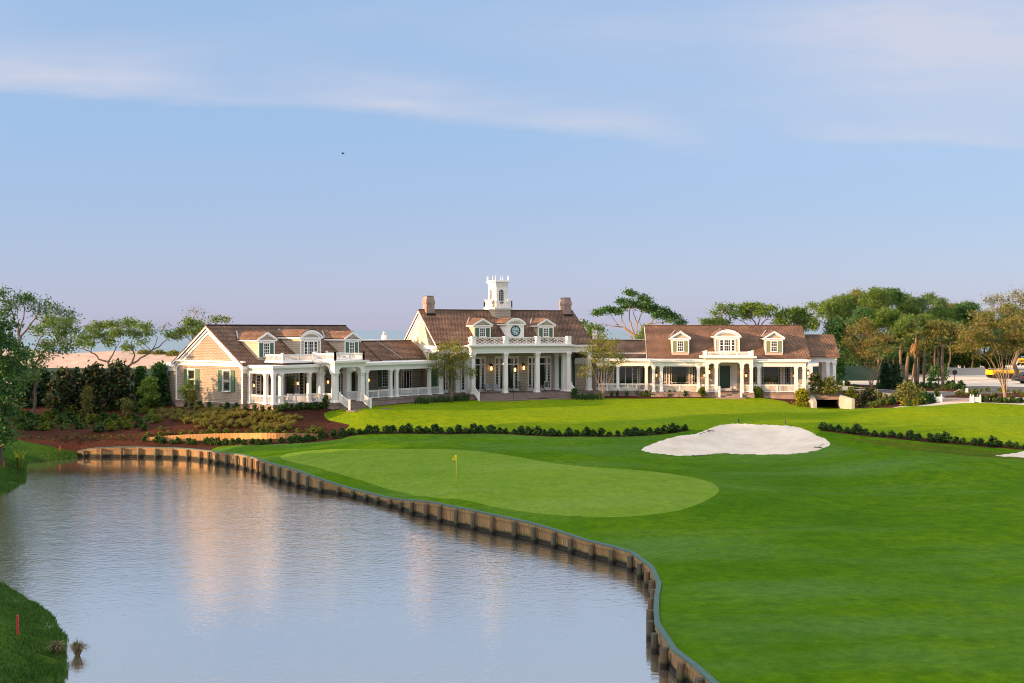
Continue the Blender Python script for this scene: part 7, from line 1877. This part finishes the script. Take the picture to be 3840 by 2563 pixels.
chair('white', FM, 4.75, 2.7, -30, 'white rocker with grey cushions nearest the green shutters', 'white rocking chairs')
chair('white', FL, 9.2, -3.6, -10, 'white rocker with grey cushion in the arched entrance of the left wing', None)
chair('black', FL, 2.1, -1.6, 30, 'dark rocker at the corner of the left porch', None); chair('black', FL, 3.0, -1.5, -10, 'dark rocker left of the blue armchairs on the left porch', None)
chair('arm', FL, 3.8, -2.5, 180, 'blue backed armchair behind the left porch railing, left of two', None); chair('arm', FL, 4.8, -2.5, 180, 'blue backed armchair behind the left porch railing, right of two', None)
# round side table and hanging lantern
q = FM.p(-4.6, 2.4, FZ); mb = MB(); mb.lathe([(.22, 0), (.05, .08), (.04, .6), (.32, .66), (.32, .7)], q, 12); o = mb.build('side_table', M['black']); tag(o, 'small black round table left of the blue armchairs on the portico', 'table')
hl = thing('hanging_lantern', 'black lantern with glowing flame hanging on a chain inside the portico', 'lantern', FM.p(.1, 1.9, 7.2))
mb = MB(); c = FM.p(.1, 1.9, 7.2); mb.tube([c + Vector((0, 0, .5)), c + Vector((0, 0, 1.995))], .018, 5); mb.build('chain', M['black'], hl)
mb = MB(); mb.lathe([(.24, .22), (.16, .34), (.05, .5)], c, 6); mb.lathe([(.15, -.36), (.18, -.3)], c, 6)
for k in range(6): t = PI / 3 * k; mb.bar(c + Vector((.16 * math.cos(t), .16 * math.sin(t), -.31)), c + Vector((.23 * math.cos(t), .23 * math.sin(t), .23)), .02)
mb.build('lantern_frame', M['black'], hl)
mb = MB(); mb.lathe([(.05, -.26), (.13, -.2), (.14, .1), (.05, .2)], c, 8); mb.build('lamp_flame', M['flame'], hl)

# ------------------------------------------------------------------ cart tunnel
TY = 133.6
TN = thing('cart_tunnel', 'brick headed cart tunnel with pale concrete side walls under the terrace', 'tunnel', pxY(3098, 1530, TY))
x0, x1 = pxY(3052, 1500, TY)[0], pxY(3143, 1500, TY)[0]; zt1, zt2 = pxY(0, 1499.5, TY)[2], pxY(0, 1474.5, TY)[2]
mb = MB(); mb.box(W0, x0 - .75, x1 + .35, TY, TY + .4, zt1, zt2 - .24); mb.build('header_wall', M['brick'], TN)
mb = MB(); mb.box(W0, x0 - .8, x1 + .4, TY - .05, TY + .45, zt2 - .238, zt2); mb.build('coping', M['brickedge'], TN)
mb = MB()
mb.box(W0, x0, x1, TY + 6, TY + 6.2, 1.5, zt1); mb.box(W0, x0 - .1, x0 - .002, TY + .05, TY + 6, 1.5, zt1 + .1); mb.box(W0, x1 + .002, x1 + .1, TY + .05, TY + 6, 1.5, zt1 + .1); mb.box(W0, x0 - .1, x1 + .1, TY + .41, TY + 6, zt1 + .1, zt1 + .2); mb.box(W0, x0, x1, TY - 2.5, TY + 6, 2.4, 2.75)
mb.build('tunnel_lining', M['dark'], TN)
mb = MB(); a = pxY(3036, 1481, TY - .2); 
mb.hexa([(x0 - .45, TY - 1.4, 2), (x0 - .02, TY - 1.4, 2), (x0 - .02, TY - .06, 2), (x0 - .7, TY - .06, 2), (x0 - .45, TY - 1.4, zt2 - .95), (x0 - .02, TY - 1.4, zt2 - .95), (x0 - .02, TY - .06, zt2 - .25), (x0 - .7, TY - .06, zt2 - .25)]); mb.build('side_wall', M['concrete'], TN)
mb = MB(); mb.hexa([(x1 + .05, TY - .06, 2), (x1 + .9, TY - 2.2, 2), (x1 + 1.25, TY - 2.2, 2), (x1 + .4, TY - .06, 2), (x1 + .05, TY - .06, zt2 - .2), (x1 + .9, TY - 2.2, zt2 - .55), (x1 + 1.25, TY - 2.2, zt2 - .55), (x1 + .4, TY - .06, zt2 - .2)]); mb.build('side_wall', M['concrete'], TN)
# raised earth behind the header
def fterr(x, y): return zt2 - .12 + .02 * math.sin(x * 2) - max(0, (y - TY - 3.5)) * .12
heap('planted_terrace', x0 - 1.0, x1 + .9, TY + .42, TY + 5.2, fterr, bpy.data.materials['pine_mulch'], 16, 12)
# green handrail
hrl = thing('path_handrail', 'pale green tube handrail sloping down beside the tunnel', 'handrail', pxY(3180, 1470, 139)); mb = MB()
pp = tp(139, (3140, 1446), (3200, 1452), (3248, 1457), (3291, 1461), (3291, 1480))
mb.tube(pp, .045, 6)
pp2 = [Vector(p) - Vector((0, 0, .42)) for p in pp[:4]]; mb.tube(pp2, .03, 6)
for p in pp[:4] + [Vector(pxY(3185, 1450.5, 139)), Vector(pxY(3225, 1455, 139)), Vector(pxY(3237, 1456, 139))]: p = Vector(p); mb.tube([p, p - Vector((0, 0, .95))], .03, 6)
mb.build('rails', M['greenrail'], hrl)

# ------------------------------------------------------------------ things by the drive
def planter(x, yb, lab, labp):
    g = gpx(x, yb); w = .38; h = .66
    r = thing('planter_box', lab, 'planter', g)
    m = MB(); m.box(W0, g[0] - w, g[0] + w, g[1] - w, g[1] + w, g[2] + .05, g[2] + h * .8)
    m.box(W0, g[0] - w - .03, g[0] + w + .03, g[1] - w - .03, g[1] + w + .03, g[2] + h * .8, g[2] + h * .88); m.build('box', M['white'], r)
    for sx in (-1, 1):
        for sy in (-1, 1):
            m = MB(); c = (g[0] + sx * w, g[1] + sy * w, g[2] - .05); m.taper(W0, c[0], c[1], .07, .07, g[2] - .05, g[2] + h)
            m.lathe([(.03, h + .05), (.08, h + .12), (.07, h + .2), (.02, h + .24)], c, 8); m.build('corner_post', M['white'], r)
    m = MB(); m.bar((g[0] - w + .1, g[1] - w - .012, g[2] + .12), (g[0] + w - .1, g[1] - w - .012, g[2] + h * .74), .02, .06); m.bar((g[0] + w - .1, g[1] - w - .03, g[2] + .12), (g[0] - w + .1, g[1] - w - .03, g[2] + h * .74), .015, .06); m.build('cross_trim', M['white'], r)
    A = []
    for i in range(26):
        t = RNG.random(); a = RNG.random() * 6.28; rr = .36 * (1.05 - t) ** .7 * RNG.random() ** .3
        A.append(np.array((g[0] + rr * math.cos(a), g[1] + rr * math.sin(a), g[2] + .6 + t * .75)) + RNG.normal(size=(24, 3)) * .07)
    pl = thing('clipped_shrub', labp, 'shrub', (g[0], g[1], g[2] + .55)); leaf_mesh('foliage', np.vstack(A), .1, 'shrub', pl)
    m = MB(); m.tube([(g[0], g[1], g[2] + .45), (g[0], g[1], g[2] + 1.1)], .03, 6); m.build('stem', M['barkdark'], pl)
planter(3513, 1508, 'white square planter box on the paving, left of two', 'conical dark shrub growing in the left white planter'); planter(3658, 1509, 'white square planter box beside the crape myrtle bed, right of two', 'conical dark shrub growing in the right white planter')
q = pxY(3580, 1440, 162); z = H(q[0], q[1])
sg = thing('road_sign', 'round dark sign seen from behind on a thin post by the sand lot', 'sign', (q[0], q[1], z))
m = MB(); m.tube([(q[0], q[1], z - .1), (q[0], q[1], pxY(0, 1400, 162)[2])], .045, 8); m.build('post', M['black'], sg)
zc = pxY(0, 1397, 162)[2]; m = MB(); F_ = Frame(q[0], q[1] - .05, 0); n = 20; m.prism([(.34 * math.cos(2 * PI * i / n), zc + .34 * math.sin(2 * PI * i / n)) for i in range(n)], F_, -.02, .02); m.build('sign_plate', M['black'], sg)
q = gpx(3626, 1472); mb = MB(); mb.box(W0, q[0] - .12, q[0] + .12, q[1] - .1, q[1] + .1, q[2] - .1, q[2] + .42); mb.taper(W0, q[0], q[1], .14, .10, q[2] + .42, q[2] + .47); o = mb.build('utility_post', M['white']); tag(o, 'small white utility post at the edge of the asphalt', 'post')

# gravel and soil heaps, far track
def mound(name, xa, xb, yt, Y, dep, mat, lab=None):
    X0, X1 = pxY(xa, 0, Y)[0], pxY(xb, 0, Y)[0]; zt_ = pxY(0, yt, Y)[2]
    def f(x, y):
        u = (x - X0) / (X1 - X0); v = (y - (Y - dep)) / (2 * dep); z0 = H(x, y)
        e = max(0, min(1, u * 7)) * max(0, min(1, (1 - u) * 7)) * max(0, math.sin(PI * min(1, max(0, v)))) ** .6
        return z0 - .15 + (zt_ - z0 + .15) * e * (1 + .06 * math.sin(x * 1.3) + .05 * math.sin(x * 3.1 + y))
    heap(name, X0, X1, Y - dep, Y + dep, f, M[mat], 50, 16)
mound('gravel_mound', 3520, 3700, 1381, 196, 7, 'dirtgrey'); mound('soil_mound', 3380, 3545, 1384, 198, 6, 'dirtred'); mound('soil_mound', 3680, 3900, 1398, 190, 5, 'dirtred')
# screens
def screen(lab, pts, h, mat='screen'):
    r = thing('screen_fence', lab, 'fence', pts[0]); m = MB()
    polyline_strip(m, pts, lambda i: pts[i][2] + h, lambda i: pts[i][2] - .1, -.02, .02); m.build('mesh_panel', M[mat], r)
    for p in pts[::2]:
        m = MB(); m.tube([(p[0], p[1] + .08, p[2] - .2), (p[0], p[1] + .08, p[2] + h + .05)], .04, 6); m.build('post', M['metal'], r)
L_ = [(x, 176.0, H(x, 176)) for x in np.arange(-76, -48.9, 3.0)]; screen('dark green mesh fence behind the magnolias in front of the dune', L_, 1.9)
L_ = [(x, 172 + (x - 46) * .2, H(x, 172)) for x in np.arange(44, 62, 3.0)]; screen('dark green mesh fence behind the carriage porch', L_, 2.2)
L_ = [(x, 140.0 + .05 * x, H(x, 138)) for x in np.arange(-58, -40, 3.0)]; screen('dark green mesh fence in shade behind the leaning oak', L_, 1.9)

# ------------------------------------------------------------------ excavator (tail towards us)
EY = 178.0; ex = lambda x, y, dy=0.0: Vector(pxY(x, y, EY + dy))
EX = thing('excavator', 'yellow tracked excavator working behind the big crape myrtle', 'excavator', (ex(3765, 0).x, EY, 4.6))
zg = H(ex(3765, 0).x, EY)
m = MB(); X0, X1 = ex(3708, 0).x, ex(3750, 0).x; zt_, zb_ = ex(0, 1387).z, ex(0, 1407).z
m.prism([(X0, zb_ + .05), (X1, zb_), (X1, zt_ - .0), (X0 + .9, zt_ - .1), (X0 + .05, zt_ - .02)], W0, EY - 1.3, EY + 1.3); cw = m.build('counterweight', M['yellow'], EX)
m = MB(); X2 = ex(3812, 0).x; m.box(W0, X1 + .01, X2, EY - 1.25, EY + 1.25, zb_, zb_ + .75); m.box(W0, X1 + .01, X1 + 1.6, EY - 1.2, EY + 1.2, zb_ + .752, zt_ - .05); m.build('body', M['yellow'], EX)
m = MB(); c0, c1 = ex(3786, 0).x, ex(3811, 0).x; zc0, zc1 = zb_ + .752, ex(0, 1378).z
m.prism([(c0, zc0), (c1, zc0), (c1 - .05, zc1 - .5), (c1 - .25, zc1), (c0, zc1)], W0, EY - 1.25, EY - .3); cab = m.build('cab', M['metal'], EX)
m = MB(); m.prism([(c0 + .1, zc0 + .15), (c1 - .1, zc0 + .15), (c1 - .15, zc1 - .5), (c1 - .32, zc1 - .12), (c0 + .1, zc1 - .12)], W0, EY - 1.27, EY - 1.252); m.build('cab_window', M['glass'], cab)
for s in (-1, 1):
    m = MB(); n = 20; L2 = 1.75; r_ = .38; xc = ex(3765, 0).x; pts = [(xc - L2 - r_ * math.sin(PI * i / 10), zg + .42 + r_ * math.cos(PI * i / 10)) for i in range(11)] + [(xc + L2 + r_ * math.sin(PI * i / 10), zg + .42 - r_ * math.cos(PI * i / 10)) for i in range(11)]
    m.prism(pts, W0, EY + s * 1.15 - .3, EY + s * 1.15 + .3); m.build('track', M['rubber'], EX)
m = MB(); m.box(W0, ex(3745, 0).x, ex(3790, 0).x, EY - .8, EY + .8, zg + .75, zb_ - .003); m.build('turntable', M['dark'], EX)
def slab(pts, mat, nm, y0, y1):
    m = MB(); m.prism(pts, W0, y0, y1); return m.build(nm, M[mat], EX)
P2 = lambda *q: [(ex(x, 0).x, ex(0, y).z) for x, y in q]
bm_ = slab(P2((3789, 1395), (3799, 1395), (3808, 1366), (3818, 1362), (3850, 1360), (3900, 1372), (3902, 1364), (3850, 1343), (3822, 1345), (3806, 1352)), 'yellow', 'boom', EY - .25, EY + .25)
slab(P2((3893, 1366), (3903, 1364), (3925, 1410), (3917, 1414)), 'yellow', 'stick', EY - .2, EY + .2)
slab(P2((3905, 1408), (3927, 1408), (3922, 1432), (3900, 1436), (3890, 1424)), 'metal', 'bucket', EY - .5, EY + .5)
m = MB(); m.tube([ex(3798, 1390, -.4), ex(3812, 1362, -.4)], .07, 8); m.tube([ex(3806, 1376, -.4), ex(3820, 1350, -.4)], .1, 8); m.build('boom_cylinder', M['metal'], EX)
def lettering(txt, p0, size, y, parent, mat, vertical=0):
    cu = bpy.data.curves.new('lettering', 'FONT'); cu.body = txt; cu.size = size; cu.extrude = .004; cu.offset = size * .02
    o = bpy.data.objects.new('lettering', cu); COL.objects.link(o); bpy.context.view_layer.update()
    me = bpy.data.meshes.new_from_object(o.evaluated_get(bpy.context.evaluated_depsgraph_get())); bpy.data.objects.remove(o)
    co = np.empty(len(me.vertices) * 3); me.vertices.foreach_get('co', co); co = co.reshape(-1, 3)
    org = WLOC[parent.name]; V = np.c_[co[:, 0] + p0[0] - org.x, np.full(len(co), y) - co[:, 2] - org.y, co[:, 1] + p0[1] - org.z]
    me.vertices.foreach_set('co', V.ravel()); me.materials.clear(); me.materials.append(M[mat])
    q = bpy.data.objects.new('lettering', me); COL.objects.link(q); q.parent = parent; WLOC[q.name] = org.copy()
lettering('KOMATSU', (X0 + .17, (zt_ + zb_) / 2 - .08), .33, EY - 1.31, cw, 'black')
lettering('KOMATSU', (ex(3826, 0).x, ex(0, 1358).z), .46, EY - .27, bm_, 'black')

# ------------------------------------------------------------------ grey suv at the right edge
SY = 163.0; sx0 = pxY(3818, 0, SY)[0]; szg = H(sx0 + 2, SY)
SV = thing('parked_suv', 'dark grey suv cut off by the right edge of the picture', 'car', (sx0 + 2.3, SY, szg))
prof = [(0.05, .38), (0, .75), (.08, 1.02), (.45, 1.08), (.72, 1.55), (.95, 1.66), (2.6, 1.70), (3.1, 1.6), (3.75, 1.1), (4.6, .98), (4.75, .7), (4.7, .35)]
m = MB(); m.prism([(sx0 + a, szg + b2) for a, b2 in prof], W0, SY - .9, SY + .9); body = m.build('body', M['cargrey'], SV)
m = MB(); m.prism([(sx0 + .72, szg + 1.14), (sx0 + 1.0, szg + 1.56), (sx0 + 2.55, szg + 1.6), (sx0 + 3.05, szg + 1.5), (sx0 + 3.5, szg + 1.14)], W0, SY - .915, SY - .903); m.build('side_window', M['glass'], SV)
m = MB(); m.hexa([(sx0 + .30, SY - .75, szg + 1.12), (sx0 + .36, SY - .75, szg + 1.12), (sx0 + .36, SY + .75, szg + 1.12), (sx0 + .30, SY + .75, szg + 1.12), (sx0 + .64, SY - .68, szg + 1.55), (sx0 + .7, SY - .68, szg + 1.55), (sx0 + .7, SY + .68, szg + 1.55), (sx0 + .64, SY + .68, szg + 1.55)]); m.build('rear_window', M['glass'], SV)
m = MB(); m.box(W0, sx0 - .01, sx0 + .42, SY - .925, SY - .8, szg + .88, szg + .99); m.build('tail_light', M['taillight'], SV)
m = MB(); m.box(W0, sx0 - .04, sx0 + .3, SY - .88, SY + .88, szg + .36, szg + .62); m.build('bumper', M['rubber'], SV)
for a in (.95, 3.75):
    for s in (-1, 1):
        n = 22; m = MB(); m.prism([(sx0 + a + .37 * math.cos(2 * PI * i / n), szg + .37 + .37 * math.sin(2 * PI * i / n)) for i in range(n)], W0, *sorted((SY + s * .72, SY + s * .94))); wh = m.build('wheel', M['rubber'], SV)
        m = MB(); m.prism([(sx0 + a + .24 * math.cos(2 * PI * i / n), szg + .37 + .24 * math.sin(2 * PI * i / n)) for i in range(n)], W0, *sorted((SY + s * .945, SY + s * .955))); m.build('rim', M['metal'], wh)

# ------------------------------------------------------------------ birds
def bird(lab, c, s, fly):
    c = Vector(c); m = MB()
    m.tube([c + Vector((-.5, 0, 0)) * s, c + Vector((-.2, 0, .03)) * s, c + Vector((.2, 0, .04)) * s, c + Vector((.42, 0, .06)) * s, c + Vector((.55, 0, .05)) * s], [.02 * s, .11 * s, .13 * s, .08 * s, .015 * s], 7)
    if fly:
        for sg in (-1, 1):
            q = [Vector((.2, .08 * sg, .06)), Vector((-.15, .08 * sg, .05)), Vector((-.25, .6 * sg, .35)), Vector((.2, .5 * sg, .38))]; q2 = [Vector((.2, .5 * sg, .38)), Vector((-.25, .6 * sg, .35)), Vector((-.35, 1.1 * sg, .1)), Vector((-.05, .95 * sg, .2))]
            for qq in (q, q2): m.hexa([c + x * s for x in qq] + [c + (x + Vector((0, 0, .02))) * s for x in qq])
    else:
        m.hexa([c + Vector(x) * s for x in [(-.5, -.06, 0), (-.3, -.08, 0), (-.3, .08, 0), (-.5, .06, 0), (-.75, -.05, -.12), (-.4, -.06, .06), (-.4, .06, .06), (-.75, .05, -.12)]])
        for sg in (-.05, .05): m.tube([c + Vector((0, sg, -.02)) * s, c + Vector((.02, sg, -.24)) * s], .015 * s, 4)
    o = m.build('bird', M['bird']); tag(o, lab, 'bird')
bird('small dark bird flying alone in the open sky', pxY(1286, 578, 120), .34, True)
bird('black bird perched on a bare limb of the windswept oak', pxY(2313, 1219, 171.6), .42, False)
SKY_LOW = (2.45, 2.52, 3.75); SKY_MID = (1.66, 2.50, 4.2); SKY_TOP = (1.8, 2.75, 4.3); SKY_CLOUD = (3.2, 3.35, 4.0)
SKY_HIGH = (3.3, 3.5, 3.9)
SKY_MIX = 0.75
SKY_FILL_GLOW = (7.5, 6.3, 5.0); SKY_FILL_ZENITH = (3.6, 3.5, 3.4)
SKY_STRENGTH = 0.085; SUN_STRENGTH = 4.7; SUN_COLOR = (1.0, 0.57, 0.29); EXPOSURE = 1.22
# ------------------------------------------------------------------ camera, sky, sun
cam = bpy.data.cameras.new('camera'); co = bpy.data.objects.new('camera', cam); COL.objects.link(co)
co.location = (0, 0, CAMZ); co.rotation_euler = (R(90), 0, 0)
cam.sensor_width = 36.0; cam.lens = 36.0 * FOC / 3840.0
cam.shift_y = -(2563 / 2 - HY) / 3840.0
cam.clip_end = 200000; cam.clip_start = 0.5
SC.camera = co

SUN_EL = 11.5
SUN_AZ = (-0.93, -0.36)   # towards the sun
w = bpy.data.worlds.new('World'); SC.world = w; w.use_nodes = True
nt = w.node_tree
bg = nt.nodes['Background']
sky = N(nt, 'ShaderNodeTexSky', sky_type='NISHITA', sun_disc=False)
sky.sun_elevation = R(SUN_EL); sky.sun_rotation = math.atan2(SUN_AZ[0], SUN_AZ[1]); sky.altitude = 0; sky.air_density = 1.0; sky.dust_density = 0.6; sky.ozone_density = 2.0
tc = N(nt, 'ShaderNodeTexCoord'); sx = N(nt, 'ShaderNodeSeparateXYZ'); nt.links.new(tc.outputs['Generated'], sx.inputs[0])
def mth(op, a, b=None, c=None, clamp=False):
    n = N(nt, 'ShaderNodeMath', operation=op, use_clamp=clamp)
    for i, v in enumerate((a, b, c)):
        if v is None: continue
        if hasattr(v, 'is_output'): nt.links.new(v, n.inputs[i])
        else: n.inputs[i].default_value = v
    return n.outputs[0]
ay = mth('MAXIMUM', mth('ABSOLUTE', sx.outputs[1]), 0.05)
tx = mth('DIVIDE', sx.outputs[0], ay); tz = mth('DIVIDE', sx.outputs[2], ay)
cv = N(nt, 'ShaderNodeCombineXYZ'); nt.links.new(tx, cv.inputs[0]); nt.links.new(mth('MULTIPLY', tz, 5.0), cv.inputs[1])
n1 = noise(nt, cv.outputs[0], 3.2, 7, 0.6); n2 = noise(nt, cv.outputs[0], 9.0, 6, 0.6)
wob = mth('MULTIPLY', mth('SUBTRACT', n1, 0.5), 0.045)
def streak(x0, y0, x1, y1, up, dn, soft, amt):
    """cirrus band between two sky directions: sharp lower side, soft upper side"""
    X0, Z0, X1, Z1 = (x0 - CX) / FOC, (HY - y0) / FOC, (x1 - CX) / FOC, (HY - y1) / FOC
    k = (Z1 - Z0) / (X1 - X0)
    line = mth('ADD', mth('MULTIPLY_ADD', tx, k, Z0 - k * X0), wob)
    d = mth('SUBTRACT', tz, line)
    a = mth('SUBTRACT', 1.0, mth('DIVIDE', mth('MAXIMUM', d, 0.0), up / FOC), clamp=True)
    b = mth('SUBTRACT', 1.0, mth('DIVIDE', mth('MAXIMUM', mth('MULTIPLY', d, -1.0), 0.0), dn / FOC), clamp=True)
    ex = mth('MULTIPLY', mth('DIVIDE', mth('SUBTRACT', tx, X0 - soft / FOC), soft / FOC, clamp=True), mth('DIVIDE', mth('SUBTRACT', X1 + soft / FOC, tx), soft / FOC, clamp=True))
    e = mth('MULTIPLY', mth('MULTIPLY', mth('MULTIPLY', a, a), b), mth('SMOOTH_MIN', ex, 1.0, 0.1))
    return mth('MULTIPLY', e, mth('MULTIPLY', mth('ADD', n2, mth('MULTIPLY', n1, 0.8)), amt))
tot = None
for s in [(-150, 300, 420, 300, 240, 70, 420, 0.70), (-300, 120, 800, 200, 330, 200, 700, 0.18), (300, 350, 1500, 385, 230, 34, 500, 0.36), (1450, 378, 2350, 490, 190, 55, 480, 0.58), (2700, 380, 3900, 430, 360, 330, 800, 0.22),
          (3150, 500, 3750, 545, 130, 40, 300, 0.40), (3450, 140, 4500, 180, 600, 420, 800, 0.95), (2300, 120, 3500, 90, 260, 300, 800, 0.24), (1500, 60, 2600, 60, 200, 200, 700, 0.16)]:
    q = streak(*s); tot = q if tot is None else mth('ADD', tot, q)
tot = mth('MINIMUM', tot, 0.9)
hs = N(nt, 'ShaderNodeHueSaturation'); hs.inputs['Saturation'].default_value = 0.82
nt.links.new(sky.outputs[0], hs.inputs['Color'])
SKYC = hs.outputs[0]
# pale band low over the sea, soft blue higher up
e = mth('DIVIDE', tz, 0.30, clamp=True)
tint = mixc(nt, mth('SMOOTH_MIN', mth('DIVIDE', tz, 0.17, clamp=True), 1.0, 0.2), SKY_LOW, SKY_MID)
tint = mixc(nt, e, tint, SKY_TOP)
tint = mixc(nt, mth('DIVIDE', mth('SUBTRACT', tz, 0.28), 0.10, clamp=True), tint, SKY_HIGH)
up = mth('SMOOTH_MIN', mth('MAXIMUM', sx.outputs[2], 0.0), 1.0, 0.1)
base = mixc(nt, SKY_MIX, SKYC, tint)
fin = mixc(nt, tot, base, SKY_CLOUD)
# added sky fill lifting the shade: glow round the low sun, brightened unseen zenith
sdir = Vector((SUN_AZ[0], SUN_AZ[1], 0)).normalized() * math.cos(R(SUN_EL)) + Vector((0, 0, math.sin(R(SUN_EL))))
dp = N(nt, 'ShaderNodeVectorMath', operation='DOT_PRODUCT'); nt.links.new(tc.outputs['Generated'], dp.inputs[0]); dp.inputs[1].default_value = sdir
gl_ = mth('POWER', mth('DIVIDE', mth('SUBTRACT', dp.outputs['Value'], 0.06), 0.94, clamp=True), 1.3)
ze = mth('SMOOTH_MIN', mth('DIVIDE', mth('SUBTRACT', sx.outputs[2], 0.42), 0.4, clamp=True), 1.0, 0.1)
def addc(a, fac, col):
    m = N(nt, 'ShaderNodeMix', data_type='RGBA', blend_type='ADD'); nt.links.new(fac, m.inputs[0]); nt.links.new(a, m.inputs[6]); m.inputs[7].default_value = rgba(col); return m.outputs[2]
fin = addc(addc(fin, gl_, SKY_FILL_GLOW), ze, SKY_FILL_ZENITH)
nt.links.new(fin, bg.inputs['Color']); bg.inputs['Strength'].default_value = SKY_STRENGTH

sl = bpy.data.lights.new('sun', 'SUN'); so = bpy.data.objects.new('sun', sl); COL.objects.link(so)
d = Vector((SUN_AZ[0], SUN_AZ[1], 0)).normalized() * math.cos(R(SUN_EL)) + Vector((0, 0, math.sin(R(SUN_EL))))
so.rotation_euler = d.to_track_quat('Z', 'Y').to_euler()
sl.energy = SUN_STRENGTH; sl.angle = R(0.5); sl.color = SUN_COLOR
SC.view_settings.view_transform = 'Standard'; SC.view_settings.look = 'None'; SC.view_settings.gamma = 1.0
SC.view_settings.use_curve_mapping = False
SC.view_settings.exposure = EXPOSURE
SC.cycles.filter_width = 1.0
SC.cycles.max_bounces = 6; SC.cycles.transparent_max_bounces = 4; SC.cycles.diffuse_bounces = 3
SC.cycles.sample_clamp_indirect = 8
